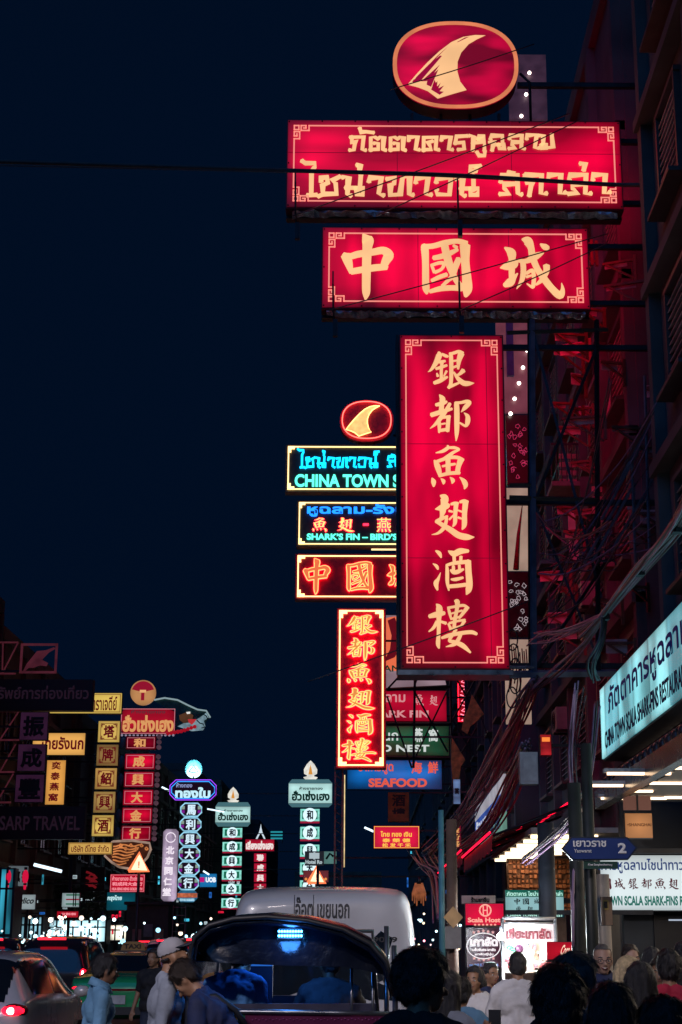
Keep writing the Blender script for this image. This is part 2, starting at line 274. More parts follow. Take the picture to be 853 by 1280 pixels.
DARK = mat('dark_steel', (.035, .04, .05), .45, .6, .4, 3)
BLACK = mat('black_paint', (.02, .022, .028), .5, 0, .3, 4)
class Sign:
    """a lamp-box or neon board that faces down the street; text and trim are laid out over its face in photo proportions"""
    def __init__(s, name, label, cat, box, Y, face, depth=.3, frame=None, yaw=0., group=None, corner=0., strength=1., **kw):
        x0, y0, x1, y1 = box; s.box = box; xm, ym = (x0+x1)/2, (y0+y1)/2
        a, b = at(x0, ym, Y), at(x1, ym, Y); t, u = at(xm, y0, Y), at(xm, y1, Y)
        s.W = (b.x-a.x)/math.cos(yaw); s.H = t.z-u.z; s.d = depth; s.Y = Y; s.yaw = yaw
        s.root = thing(name, label, cat, (u.x, Y+depth/2, u.z), yaw, group)
        W, H = s.W, s.H
        fr = frame or DARK
        c = corner*min(W, H)
        def outline(k):
            w, h = W/2-k, H-k
            if c: return [(-w+c, k), (w-c, k), (w, k+c), (w, h-c), (w-c, h), (-w+c, h), (-w, h-c), (-w, k+c)]
            return [(-w, k), (w, k), (w, h), (-w, h)]
        m = MB(); m.prism(outline(0), -depth/2+.02, depth/2); s.cab = m.build('cabinet', fr, s.root)
        if face is not None:
            if isinstance(face, str): face = lightbox('lamp_box_face', face, W, H, strength, **kw)
            m = MB(); m.prism(outline(.012*min(W, H)+.004), -depth/2, -depth/2+.018); s.face = m.build('face_panel', face, s.root)
        s.front = -depth/2
    def loc(s, px, py):
        x0, y0, x1, y1 = s.box; return ((px-x0)/(x1-x0)-.5)*s.W, (1-(py-y0)/(y1-y0))*s.H
    def text(s, body, box, m, bold=.02, lift=.012, name='lettering', parent=None, lean=0.):
        vs, fs = text_shape(body, bold); (xa, za), (xb, zb) = s.loc(box[0], box[3]), s.loc(box[2], box[1])
        o = MB(); o.add([(xa+(xb-xa)*v[0]+lean*(v[1]-.5)*(zb-za), s.front-lift-.004*v[2], za+(zb-za)*v[1]) for v in vs], fs); return o.build(name, m, parent or s.root)
    def brush(s, key, box, m, lift=.012, grow=0., name='lettering', mb=None, flip=False):
        X0, Y0, X1, Y1 = brush_box(key); (xa, za), (xb, zb) = s.loc(box[0], box[3]), s.loc(box[2], box[1])
        o = mb or MB(); e = .0008
        f = lambda p, i: (xa+(xb-xa)*(p[0]-X0)/(X1-X0), s.front-lift-e*i, zb-(zb-za)*(p[1]-Y0)/(Y1-Y0))
        for i, (L, R2, a, b) in enumerate(brush_shape(key, grow)):
            n = len(L); vs = [f(p, i) for p in L]+[f(p, i) for p in R2]+[f(a, i), f(b, i)]
            o.add(vs, [(j, j+1, n+j+1, n+j) for j in range(n-1)]+[(0, n, 2*n), (n-1, 2*n+1, 2*n-1)])
        return None if mb else o.build(name, m, s.root)
    def border(s, inset, w, m, lift=.01, fret=0., name='border'):
        """thin line frame, with square key-pattern corners of size fret (metres)"""
        o = MB(); W, H, y = s.W/2-inset, s.H-inset, s.front-lift; g = fret
        def bar(x0, z0, x1, z1): o.box(((x0+x1)/2, y, (z0+z1)/2), (abs(x1-x0)+w, .006, abs(z1-z0)+w))
        bar(-W+g, inset, W-g, inset); bar(-W+g, H, W-g, H); bar(-W, inset+g, -W, H-g); bar(W, inset+g, W, H-g)
        if fret:
            u = g/5.2
            for sx in (-1, 1):
                for zc, sz in ((inset, 1), (H, -1)):
                    P = lambda a, b: (sx*(W-a*u), zc+sz*b*u)
                    for run in ([(5.2,0),(5.2,1.9),(2.4,1.9),(2.4,0),(4.1,0),(4.1,.95),(3.3,.95)], [(0,5.2),(1.9,5.2),(1.9,2.4),(0,2.4),(0,4.1),(.95,4.1),(.95,3.3)], [(0,0),(1.6,0),(1.6,1.6),(0,1.6),(0,0)]):
                        for (p, q) in zip(run, run[1:]):
                            a, b = P(*p), P(*q); bar(a[0], a[1], b[0], b[1])
        return o.build(name, m, s.root)
    def seams(s, xs=(), zs=(), m=None):
        """joints between the acrylic sheets, with their fixing screws"""
        o = MB(); y = s.front-.003
        for f in xs: o.box(((f-.5)*s.W, y, s.H/2), (.012, .006, s.H-.05))
        for f in zs: o.box((0, y-.001, f*s.H), (s.W-.05, .006, .010))
        o.build('sheet_joint', m, s.root); o = MB()
        for sx in (-1, 1):
            n = max(3, int(s.H/.6))
            for i in range(n): o.cyl((sx*(s.W/2-.05), y, .06+i*(s.H-.12)/(n-1)), (sx*(s.W/2-.05), y-.012, .06+i*(s.H-.12)/(n-1)), .016, 8)
        n = max(3, int(s.W/.6))
        for i in range(1, n-1):
            for z in (.05, s.H-.05): o.cyl((-s.W/2+.05+i*(s.W-.1)/(n-1), y, z), (-s.W/2+.05+i*(s.W-.1)/(n-1), y-.012, z), .016, 8)
        o.build('fixing_screws', DARK, s.root)
    def arm(s, x, zs=(.2, .8), r=.035, name='bracket'):
        """steel arms that carry the board from the building at street offset x"""
        for f in zs:
            m = MB(); w = s.W/2*(1 if x > s.root.location.x else -1); e = x-s.root.location.x
            m.box(((w+e)/2, .05, s.H*f), (abs(e-w), r*2, r*2)); m.build(name, DARK, s.root)
# ------------------------------------------------------------------ the setting: street, pavements, kerbs
ASPH = mat('asphalt', (.045, .047, .05), .55, 0, .35, 1.2, .4)
CONC = mat('pavement_concrete', (.16, .155, .15), .75, 0, .25, 2.5, .3)
def sheet(name, x0, x1, y0, y1, z, m):
    o = MB().quad((x0, y0, z), (x1, y0, z), (x1, y1, z), (x0, y1, z)).build(name, m); return tag(o, kind='structure')
sheet('ground', -900, 900, -200, 1500, -.02, mat('bare_ground', (.06, .06, .058), .9))
sheet('road', -13.2, 2.9, -15, 420, 0, ASPH)
m = MB()
for lx in (-9.6, -6.4, -3.2, 0.0):
    for k in range(-3, 60): m.box((lx, k*6+1.5, .005), (.12, 3, .004))
tag(m.build('lane_markings', mat('road_paint', (.7, .7, .68), .6, 0, .3, 3)), kind='structure')
for nm, xa, xb in (('pavement_right', 3.05, 14), ('pavement_left', -19, -13.35)):
    o = MB().box(((xa+xb)/2, 200, .065), (xb-xa, 430, .13)).build(nm, CONC); tag(o, kind='structure')
for nm, x in (('kerb_right', 2.975), ('kerb_left', -13.275)):
    o = MB().box((x, 200, .067), (.15, 430, .138)).build(nm, mat('kerb_stone', (.3, .3, .29), .7)); tag(o, kind='structure')

# ------------------------------------------------------------------ buildings
WALLS = [mat('render_grey', (.10, .105, .11), .8, 0, .35, .8, .3), mat('render_cream', (.16, .14, .11), .8, 0, .35, .8, .3), mat('render_slate', (.07, .08, .09), .8, 0, .35, .8, .3), mat('render_rose', (.15, .10, .09), .8, 0, .3, .9, .3)]
GLASS = mat('window_glass', (.012, .016, .022), .08, 0, .3, 2, 0, 0, .8)
SHUT = mat('shutter_paint', (.5, .47, .45), .55, 0, .35, 4, .2)
FRM = mat('window_frame_paint', (.07, .068, .065), .5, 0, .2, 5)
def facade_window(b, fx, y, z, w, h, side, kind):
    """one window on a wall that faces the street: frame with a pane, or louvred shutters, above a ledge"""
    m = MB(); d = side
    for dz in (-h/2, h/2): m.box((fx+d*.05, y, z+dz), (.14, w+.16, .09))
    for dy in (-w/2, w/2): m.box((fx+d*.05, y+dy, z), (.13, .09, h-.1))
    m.box((fx+d*.14, y, z-h/2-.09), (.34, w+.3, .08))
    fr = m.build('window', FRM, b)
    p = MB()
    if kind == 'shut':
        n = int(h/.16)
        for i in range(n):
            mt = Matrix.Rotation(R(35*d), 3, 'Y'); p.box((fx+d*.03, y, z-h/2+.12+i*(h-.2)/n), (.12, w-.1, .016), mtx=mt)
        p.build('shutter', SHUT, fr)
    else:
        p.box((fx+d*.02, y, z), (.03, w-.1, h-.1)); p.build('pane', GLASS, fr)
        p = MB(); p.box((fx+d*.045, y, z), (.03, .05, h-.1)); p.box((fx+d*.047, y, z+h*.18), (.03, w-.1, .05)); p.build('glazing_bar', FRM, fr)
def building(label, x0, x1, y0, y1, z0, z1, side, wall, floors=None, cols=None, kind='pane', first=5.6, storey=3.5, end=True):
    """side = -1: its front looks to -x (right side of the street), +1: to +x"""
    fx = x0 if side < 0 else x1
    b = thing('shophouse', label, 'building', ((x0+x1)/2, (y0+y1)/2, 0)); ox, oy = (x0+x1)/2, (y0+y1)/2
    w = MB(); w.box((0, 0, (z0+z1)/2), (x1-x0, y1-y0, z1-z0)); w.build('wall', wall, b)
    p = MB(); p.box((side*.08, 0, z1+.3), (x1-x0+.16, y1-y0+.16, .6)); p.build('parapet', wall, b)
    fl = int((z1-first-1)/storey) if floors is None else floors; nc = cols or max(2, int((y1-y0)/3.2))
    c = MB()
    for f in range(fl+1): c.box((fx-ox+side*.14, 0, first-.75+f*storey), (.3, y1-y0-.1, .22))
    for k in range(nc+1): c.box((fx-ox+side*.1, -(y1-y0)/2+.2+k*(y1-y0-.4)/nc, (z0+z1)/2), (.22, .3, z1-z0-.02))
    c.build('pilasters_and_ledges', wall, b).name = 'ledge_course'
    for f in range(fl):
        for k in range(nc):
            if fl*nc > 90: continue
            facade_window(b, fx-ox, -(y1-y0)/2+(k+.5)*(y1-y0)/nc, first+f*storey+1.3, 1.5, 1.9, side, kind)
    if end:      # the end wall that looks back down the street
        for f in range(fl):
            for k in range(2):
                m = MB(); m.box((-(x1-x0)/4+k*(x1-x0)/2, -(y1-y0)/2-.03, first+f*storey+1.3), (1.5, .06, 1.7)); wn_ = m.build('window', FRM, b)
                m = MB(); m.box((-(x1-x0)/4+k*(x1-x0)/2, -(y1-y0)/2-.045, first+f*storey+1.3), (1.36, .06, 1.56)); m.build('pane', GLASS, wn_)
    return b
BR1 = building('tall dark corner building above the long white lamp-box sign, street wall washed red', 5.45, 13, 9, 24.6, 5.9, 24, -1, WALLS[0], kind='shut', first=7.2)
building('dark building whose front carries the steel gantry behind the tall red sign', 5.6, 13, 27.4, 44, 0, 23, -1, WALLS[0], kind='shut')
building('dark building beside the gold-edged neon signs, down the street from the gantry', 4.9, 13, 44.4, 66, 0, 20, -1, WALLS[2])
building('building behind the red, green and blue seafood boards', 4.6, 13, 66.4, 92, 0, 18, -1, WALLS[3], end=True)
building('building behind the small red board, on the pavement with the food stalls', 4.2, 13, 92.5, 130, 0, 16, -1, WALLS[0])
building('unlit block behind the purple sign panels and the dark travel sign', -30, -15.2, 40, 58, 0, 15, 1, WALLS[2])
building('unlit block behind the yellow board over the yellow vertical strip', -30, -15.2, 58.4, 74, 0, 14, 1, WALLS[1])
building('dark block behind the column of yellow squares', -30, -15.0, 74.4, 92, 0, 13, 1, WALLS[0])
building('dark block behind the red sign column with a dragon head', -30, -15.0, 92.4, 108, 0, 14, 1, WALLS[3])
building('dark block behind the pale lavender column sign', -30, -15.0, 108.4, 128, 0, 14, 1, WALLS[2])
building('dark tower behind the blue and purple octagon column', -34, -15.6, 128.5, 150, 0, 17, 1, WALLS[0])
building('dark block behind the first white and green character column', -32, -15.2, 150.5, 175, 0, 18, 1, WALLS[1])
building('far dark block behind the small red column topped by a tiny tower', -30, -13, 176, 215, 0, 16, 1, WALLS[2])
building('far building that closes the view where the street bends', -12.5, 3, 262, 285, 0, 14, 1, WALLS[1])

# restaurant on the corner: canopy, porch ceiling, back wall, tubes, signs
can = thing('tiled_canopy', 'dark canopy with rolled roof tiles jutting out below the long slanting lamp-box sign', 'canopy', (3.95, 16.5, 3.9))
m = MB(); m.box((4.3, 0, .1), (8.0, 14.4, .16)); m.build('porch_ceiling', mat('ceiling_board', (.35, .37, .38), .5, 0, .12, 1.5), can)
m = MB(); m.box((-.02, 0, .06), (.16, 14.7, .3)); m.build('gutter', mat('wet_gutter', (.05, .055, .06), .25, .7, .4, 2), can)
m = MB()
for k in range(36):
    y = -7.1+k*.4
    m.tube([(.0, y, .26), (.18, y, .42), (.42, y, .56)], .1, 8); m.ball((-.03, y, .25), (.06, .11, .11), 8, 6)
m.build('roof_tiles', mat('glazed_tile', (.045, .03, .035), .22, 0, .4, 4, .2, .5), can)
m = MB(); m.add([(.06, -7.2, .14), (.06, 7.2, .14), (.5, 7.2, .5), (.5, -7.2, .5)], [(0,1,2,3)]); m.build('tile_bed', BLACK, can)
wall = thing('restaurant_front', 'dark slatted shop wall under the porch below the white three-line restaurant board', 'shopfront', (8.6, 24.75, 0))
m = MB(); m.box((0, 0, 2.0), (8.4, .18, 4.0)); m.build('wall', mat('slate_board', (.035, .045, .055), .6, 0, .3, 2), wall)
m = MB()
for k in range(22): m.box((.6, -.11, .25+k*.088), (4.4, .03, .05))
m.build('roller_shutter', mat('shutter_blue_grey', (.06, .08, .10), .45, .3, .25, 4), wall)
m = MB(); m.box((-2.75, -.12, 1.05), (1.9, .05, 2.1)); m.build('door', mat('door_dark', (.012, .014, .02), .4), wall)
m = MB(); m.box((-2.5, -.15, 2.02), (1.9, .05, .025)); m.build('door_light', glow('door_strip', '#b8c4d8', .8), wall)
m = MB(); m.box((-1.2, -.14, 1.6), (.16, .03, .3)); m.build('notice', glow('notice_glow', '#3f6ea8', .5), wall)
for px, py in ((783,967),(815,967),(757,982),(795,989),(835,979),(846,960),(772,998),(813,998),(851,997)):
    p = atz(px, py, 3.9)
    t = thing('ceiling_tube', 'short white tube light under the restaurant porch ceiling', 'tube light', (p.x, p.y, 3.90), 0, 'tube lights under the porch ceiling')
    m = MB(); m.box((0, 0, .04), (.62, .14, .05)); m.build('housing', mat('tube_housing', (.5, .5, .5), .4), t)
    m = MB(); m.box((0, 0, .0), (.52, .07, .035)); m.build('tube', glow('warm_tube', '#ffd9b0', 3.2), t)
d = bpy.data.lights.new('porch_tubes', 'AREA'); d.energy = 260; d.size = 3; d.size_y = 12; d.shape = 'RECTANGLE'; d.color = (1, .80, .62)
o = bpy.data.objects.new('porch_tubes', d); COL.objects.link(o); o.location = (5.6, 16.5, 3.8); o.rotation_euler = (0, R(38), 0)

# ------------------------------------------------------------------ lamp-box colours
CREAM = glow('cream_lettering', '#ffc48a', 1.0, .12, 1.1); LINE = glow('salmon_line', '#ff9484', .95)
WINE = glow('wine_edge', '#5a0a2c', .5)
RED = '#f2003c'
NAVY = glow('navy_print', '#06123a', .3); DRED = glow('dark_red_print', '#7a0418', .55)

SEAM = glow('joint_dark_red', '#7a0426', .6)
# ---- the hero group of four boards
def foil_tray(S, lamps):
    m = MB(); W = S.W*.96; n = 60; rnd = random.Random(int(W*100)); rows = []
    for i in range(n+1):
        x = -W/2+W*i/n
        rows.append([(x, -S.d/2+.06+rnd.uniform(-.03, .03), -.02), (x, -S.d/2-.01+rnd.uniform(-.05, .05), -.08+rnd.uniform(-.03, .03)), (x, -S.d/2+.10+rnd.uniform(-.05, .05), -.15+rnd.uniform(-.03, .03))])
    for i in range(n):
        for j in range(2): m.quad(rows[i][j], rows[i+1][j], rows[i+1][j+1], rows[i][j+1])
    m.build('foil_tray', mat('crumpled_foil', (.6, .62, .66), .18, .9, .4, 9, .8), S.root)
    m = MB(); m.box((0, .12, -.05), (S.W, .2, .06)); m.build('catwalk', DARK, S.root)
    for px, py0, py1 in lamps:
        x0, z0 = S.loc(px, py0); x1, z1 = S.loc(px+3, py1)
        m = MB(); m.tube([(x0, -S.d/2-.35, z0), (x0+.01, -S.d/2-.3, z1*.5), (x1, -S.d/2-.12, z1)], .022, 6); m.box((x0, -S.d/2-.35, z0+.12), (.03, .03, .3)); m.box((x1, -S.d/2-.2, z1-.1), (.09, .1, .35)); m.build('lamp_arm', DARK, S.root)
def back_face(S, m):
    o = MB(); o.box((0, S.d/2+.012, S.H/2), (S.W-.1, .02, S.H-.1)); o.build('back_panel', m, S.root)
REDBACK = glow('red_back_panel', '#e00838', 4.0, .3, 1.2)  # unseen back faces, glow raised above the fronts to redden the wall
YB = 26.0
FRED = mat('sign_case_red', (.16, .01, .03), .45)
S = Sign('lamp_box_sign', 'wide red lamp-box sign with two cream rows of blocky Thai letters, under the oval sign', 'sign', (359,150,779,261), YB, RED, .5, FRED, strength=1.04, edge=.5, lo=.16, tube=.15, axis='X', patch=.62, seed=3.)
S.brush('restaurant_row', (437,160,696,198), CREAM); S.brush('name_row', (376,200,764,250), CREAM)
S.border(.155, .028, LINE, fret=.30);
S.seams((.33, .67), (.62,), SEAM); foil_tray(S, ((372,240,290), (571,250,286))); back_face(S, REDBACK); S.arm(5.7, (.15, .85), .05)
S = Sign('lamp_box_sign', 'wide red lamp-box sign with three large cream Chinese characters in a row', 'sign', (403,284,738,386), YB, RED, .5, FRED, strength=1.04, edge=.5, lo=.16, tube=.1, axis='Y', patch=.75, seed=9.)
S.brush('中', (427,293,493,376), CREAM); S.brush('國', (527,299,591,372), CREAM); S.brush('城', (626,296,706,374), CREAM)
S.border(.15, .028, LINE, fret=.30);
S.seams((.36, .7), (), SEAM); foil_tray(S, ((418,366,410), (573,363,405))); back_face(S, REDBACK); S.arm(5.7, (.15, .85), .05)
S = Sign('lamp_box_sign', 'tall upright red lamp-box sign with six cream Chinese characters, the largest upright board', 'sign', (502.5,418,636.5,837), YB, RED, .55, FRED, strength=1.02, edge=.45, lo=.16, tube=.12, axis='Y', patch=.7, pscale=.8, seed=21.)
for ch, b in (('銀',(539,439,598,490)),('都',(541,497,594,557)),('魚',(542,562,588,618)),('翅',(542,624,595,681)),('酒',(543,691,592,748)),('樓',(537,753,597,818))): S.brush(ch, b, CREAM)
S.border(.13, .024, LINE, fret=.30);
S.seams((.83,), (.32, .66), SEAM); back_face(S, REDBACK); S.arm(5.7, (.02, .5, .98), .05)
m = MB(); m.box((0, -.02, -.06), (S.W+.1, .6, .09)); m.box((0, -.3, -.075), (S.W*.9, .05, .04)); m.build('bottom_rail', mat('galvanised_steel', (.30, .36, .42), .3, .85, .3, 4), S.root)
m = MB(); m.box((-S.W/2-.035, 0, S.H/2), (.05, .5, S.H)); m.build('side_rail', DARK, S.root)
# oval
def oval(name, label, box, Y, neon):
    S = Sign(name, label, 'sign', box, Y, None, .4, None); W, H = S.W, S.H
    for o in list(S.root.children): bpy.data.objects.remove(o)
    def ring(k, n=64):
        pts = []
        for i in range(n):
            t = 2*math.pi*i/n; c, s_ = math.cos(t), math.sin(t); e = 2/2.35
            pts.append((math.copysign(abs(c)**e, c)*(W/2-k), H/2+math.copysign(abs(s_)**e, s_)*(H/2-k)))
        return pts
    m = MB(); m.prism(ring(0), -S.d/2+.03, S.d/2); m.build('cabinet', FRED, S.root)
    fin = [(630,100),(560,98),(480,112),(400,150),(320,215),(240,295),(170,375),(105,455),(180,475),(240,500),(305,552),(400,520),(497,490),(455,430),(438,360),(440,290),(465,225),(515,165),(570,130)]
    slits = [[(135,437),(150,415),(160,432)], [(183,388),(196,376),(375,185),(300,255)], [(140,440),(192,430),(240,370),(337,250),(322,248),(250,310),(165,400)], [(196,432),(232,430),(285,370),(322,312)], [(238,415),(232,455),(262,470),(312,345)], [(262,490),(285,420),(270,462),(305,430),(300,470),(326,440),(310,480),(348,460),(318,500),(346,504),(318,526)], [(435,152),(447,150),(522,111),(490,118)], [(180,455),(240,472),(262,488),(300,508),(250,480)]]
    k = lambda p, y: ((p[0]/853-.5)*W*1.02, y, (1-p[1]/620*1.0)*H*1.0+.0)
    if not neon:
        m = MB(); m.prism(ring(0.0), -S.d/2, -S.d/2+.025); m.build('face_panel', lightbox('oval_face', '#e00040', W, H, .92, .5, .25, 0, 'X', .75, 1.3, 4.), S.root)
        a, b = ring(.0), ring(.085); m = MB(); n = len(a); y = -S.d/2-.012
        m.add([(p[0], y, p[1]) for p in a]+[(p[0], y, p[1]) for p in b], [(i, (i+1) % n, n+(i+1) % n, n+i) for i in range(n)]); m.build('rim', glow('oval_rim', '#f08a5c', .8, .15), S.root)
        m = MB(); m.add([k(p, y) for p in fin], [tuple(range(len(fin)))]); m.build('fin_emblem', CREAM, S.root)
        m = MB(); y -= .004
        for s_ in slits[:7]: m.add([k(p, y) for p in s_], [tuple(range(len(s_)))])
        m.build('emblem_hatching', glow('wine_print', '#a4063c', .8), S.root)
    else:
        m = MB(); m.prism(ring(0.0), -S.d/2, -S.d/2+.025); m.build('face_panel', mat('neon_back_red', (.55, .02, .06), .4), S.root)
        m = MB(); r = ring(.10); m.tube([(p[0], -S.d/2-.10, p[1]) for p in r]+[(r[0][0], -S.d/2-.10, r[0][1])], .022, 5); m.build('neon_ring', glow('neon_ring_red', '#ff5a50', 4.0), S.root)
        y = -S.d/2-.03; m = MB(); m.add([k(p, y) for p in fin], [tuple(range(len(fin)))]); m.build('fin_emblem', glow('emblem_gold_glow', '#ffcf80', .95, .25, 4.), S.root)  # emblem is no lamp; the neon light on it is put in as glow
        m = MB(); q = [k(p, y-.07) for p in fin]; m.tube(q+[q[0]], .02, 5); m.build('neon_outline', glow('neon_gold', '#ffd27a', 3.0), S.root)
    return S
S = oval('oval_sign', 'red oval lamp-box sign with a cream curved fin emblem, topmost over the street', (492,27,649,136), YB, False); S.arm(5.7, (.35,), .05)
for x in (-.9, -.3, .3, .9): m = MB(); m.box((x, .05, -.1), (.06, .06, .28)); m.build('prop', DARK, S.root)
m = MB(); m.tube([(1.55, 0, -.2), (1.55, 0, .75), (1.35, -.02, .95)], .03, 6); m.build('prop', DARK, S.root)

# ---- steel gantry that carries them
g = thing('sign_gantry', 'blue-grey steel gantry with crossed braces fixing the tall red sign to the building', 'gantry', tuple(at(668, 845, YB+.1)))
def seg(a, b, Y=YB+.1, w=.10, m=None, nm='brace'):
    p, q = at(*a, Y)-g.location, at(*b, Y)-g.location; o = MB(); o.tube([p, q], w/2, 4, True, False); return o.build(nm, m or DARK, g)
GALV = mat('galvanised_blue', (.30, .44, .60), .32, .8, .35, 3)
seg((665,400), (667.5,842), w=.13, m=GALV, nm='post'); seg((661,400), (662.5,842), YB+.5, .06, m=DARK, nm='post')
seg((637,843), (770,841), w=.15, m=GALV, nm='beam'); seg((637,834), (668,834), YB-.2, .06, m=GALV, nm='beam')
seg((637,622), (748,625), w=.11, nm='beam'); seg((637,606), (668,606), w=.08, nm='beam'); seg((634,416), (760,412), w=.1, nm='beam')
seg((668,420), (752,748), w=.07); seg((668,838), (756,704), w=.07); seg((748,430), (668,628), w=.08); seg((668,628), (752,835), w=.06)
seg((746,400), (748,842), w=.1, nm='post')

# ---- balconies and pale boards that catch the red of the signs' back faces
def balcony(lab, px0, px1, pyt, pyb, Y):
    a, b = at(px0, pyb, Y), at(px1, pyt, Y); t = thing('balcony', lab, 'balcony', ((a.x+b.x)/2, Y, a.z)); W, H = b.x-a.x, b.z-a.z
    m = MB(); m.box((0, .6, -.06), (W, 1.3, .12)); m.build('slab', mat('slab_grey', (.2, .19, .18), .8), t)
    m = MB(); n = max(4, int(H/.22))
    for i in range(n): m.box((.12*W, .3, (i+.5)*H/n), (W*.62, .03, .12), mtx=Matrix.Rotation(R(28), 3, 'X'))
    m.build('louvre_screen', SHUT, t); m = MB()
    for i in range(7): m.box((-W/2+i*W/6, 0, .5), (.025, .025, 1.0))
    m.box((0, 0, 1.0), (W, .05, .05)); m.build('railing', DARK, t)
balcony('narrow balcony with red-lit louvres beside the lower gantry brace', 736, 764, 600, 702, 30.5)
balcony('shallow balcony with red-lit louvres high behind the three-character sign', 742, 770, 396, 470, 31)
balcony('balcony with red-lit louvres between the crossed gantry braces', 690, 727, 560, 602, 34)
balcony('small balcony with red-lit louvres under the crossed braces', 676, 706, 655, 700, 40)
for k, (a, b, Y, lab) in enumerate((((797,322), (806,480), 29, 'tall narrow pale board glowing red beyond the end of the three-character sign'), ((758,480), (772,520), 30, 'slanted pale board glowing red below the high louvred balcony'), ((712,640), (722,700), 33, 'pale upright board glowing red between the gantry braces'), ((726,90), (738,104), 34, 'small red-lit cloth scrap above the two-row Thai sign'), ((733,350), (745,408), 33, 'dim red slanting board beside the three-character sign'))):
    p0_, p1_ = at(a[0], b[1], Y), at(b[0], a[1], Y); t = thing('wall_board', lab, 'board', ((p0_.x+p1_.x)/2, Y, p0_.z)); W, H = p1_.x-p0_.x, p1_.z-p0_.z
    sl = (0, .5, 0, .1, .6)[k]*H*.4
    m = MB(); m.prism([(-W/2, 0), (W/2, 0), (W/2+sl, H), (-W/2+sl, H)], -.02, .02); m.build('panel', mat('pale_board', (.55, .5, .48), .7, 0, .35, 3), t); m = MB(); m.box((0, .06, H*.5), (W*.8, .06, .06)); m.build('batten', DARK, t)
# ---- tiled advert column seen between the tall red sign and the gantry post
ac = thing('advert_column', 'narrow column of pink, black and cream panels glimpsed behind the tall red sign', 'sign column', tuple(at(650, 905, 35)))
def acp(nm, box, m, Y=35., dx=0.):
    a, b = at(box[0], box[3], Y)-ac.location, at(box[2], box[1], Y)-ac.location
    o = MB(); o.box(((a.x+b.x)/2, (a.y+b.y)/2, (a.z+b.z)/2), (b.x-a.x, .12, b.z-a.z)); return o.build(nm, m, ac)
acp('soffit_panel', (622,400,660,516), glow('pink_board_glow', '#8a4c5c', .42, .3, 2.)); acp('soffit_panel', (637,70,682,150), glow('pink_slats_glow', '#5e4058', .32, .35, 3.))  # boards and cloth of this column are no lamps; their lit look is emission
acp('black_panel', (634,520,664,607), mat('black_lacquer', (.01, .01, .012), .3)); acp('cream_panel', (634,611,661,713), glow('cream_cloth_glow', '#b09a88', .65, .2, 2.))
acp('black_panel', (634,716,662,797), mat('black_lacquer', (.01, .01, .012), .3)); acp('cream_panel', (633,800,662,905), glow('cream_cloth_glow', '#b09a88', .65, .2, 2.))
acp('blue_edge', (634,400,641,470), mat('blue_edge', (.04, .12, .3), .4), 34.7)
p0 = ac.location
m = MB(); a, b = at(654, 625, 34.85)-p0, at(645, 712, 34.85)-p0; m.tube([a, (a+b)/2+Vector((-.03, 0, 0)), b], [.005, .05, .08], 5); m.build('red_stripe', mat('dark_red_paint', (.3, .01, .03), .5), ac)
rnd = random.Random(5)
for (yA, yB, cc) in ((525, 600, '#d83a6a'), (722, 792, '#cdbfc6')):
    m = MB()
    for k in range(3):
        for j in range(7):
            cx0, cy0 = rnd.uniform(637, 659), yA+(k+.5)*(yB-yA)/3+rnd.uniform(-10, 10); pts = []
            for i in range(8):
                t = i*.9+rnd.uniform(0, .6); pts.append(at(cx0+math.cos(t)*rnd.uniform(1, 3.6), cy0+math.sin(t)*rnd.uniform(1, 4), 34.85)-p0)
            m.tube(pts, .008, 4)
    m.build('scrollwork', glow('scroll_'+cc[1:], cc, .7), ac)
m = MB()
for k in range(9):
    a = at(637+k*2.6, 806+rnd.uniform(0, 10), 34.85)-p0; b = at(636+k*2.4, 860+rnd.uniform(-20, 30), 34.85)-p0; m.tube([a, (a+b)/2+Vector((.05, 0, 0)), b], .018, 4)
m.build('script', mat('maroon_script', (.12, .01, .03), .5), ac)
for px, py in ((659,438),(654,459.5),(649,479),(643.5,498.5),(638.5,517),(662,91),(658,118),(652,145)):
    o = MB().ball(at(px, py, 34.85)-p0, .05, 8, 6); o.build('downlight', glow('downlight', '#ffe6da', 6), ac)

# ---- second group, in neon, further down the street
YN = 54.0
BACKK = mat('neon_back_dark', (.035, .045, .05), .35); BACKR = mat('neon_back_red', (.55, .02, .06), .4)
TAN = mat('sign_case_rust', (.14, .06, .035), .5); GOLDN = glow('neon_gold_border', '#ffd58c', 2.6); NCY = glow('neon_cyan', '#10c4ff', 2.4); CYB = glow('neon_blue', '#1a78ff', 2.6); MINT = glow('neon_mint', '#5cffd8', 1.8)
NRED = glow('neon_red', '#ff2038', 5.0); NORG = glow('neon_orange_fill', '#ff7a48', .85); NYEL = glow('neon_yellow_outline', '#ffd070', 1.6); NAMB = glow('neon_amber_fill', '#ff9c50', .8)
S = oval('oval_neon_sign', 'small oval neon sign with a neon-lit gold fin inside a red ring', (425,500,492,552), YN, True)
for x in (-.3, .3): m = MB(); m.box((x, 0, -.1), (.07, .07, .25)); m.build('prop', DARK, S.root); S.arm(5, (.2,))
S = Sign('neon_sign', 'wide black neon sign with blue Thai letters over mint Latin capitals in a gold frame', 'sign', (357,556,560,616), YN, BACKK, .4, TAN)
S.brush('name_row', (371,561,548,588), NCY, .10); S.text('CHINA TOWN SCALA', (369,594,545,610), MINT, .035, .10); S.border(.12, .05, GOLDN, .08, .22, 'neon_border'); S.arm(5)
S = Sign('neon_sign', 'black neon sign with blue Thai letters, red Chinese characters and mint capitals, three rows', 'sign', (371,626,545,684), YN, BACKK, .4, TAN)
S.text('หูฉลาม-รังนก', (384,631,525,647), CYB, .035, .10); S.text('SHARK’S FIN – BIRD’S NEST', (384,668,528,676), MINT, .04, .10)
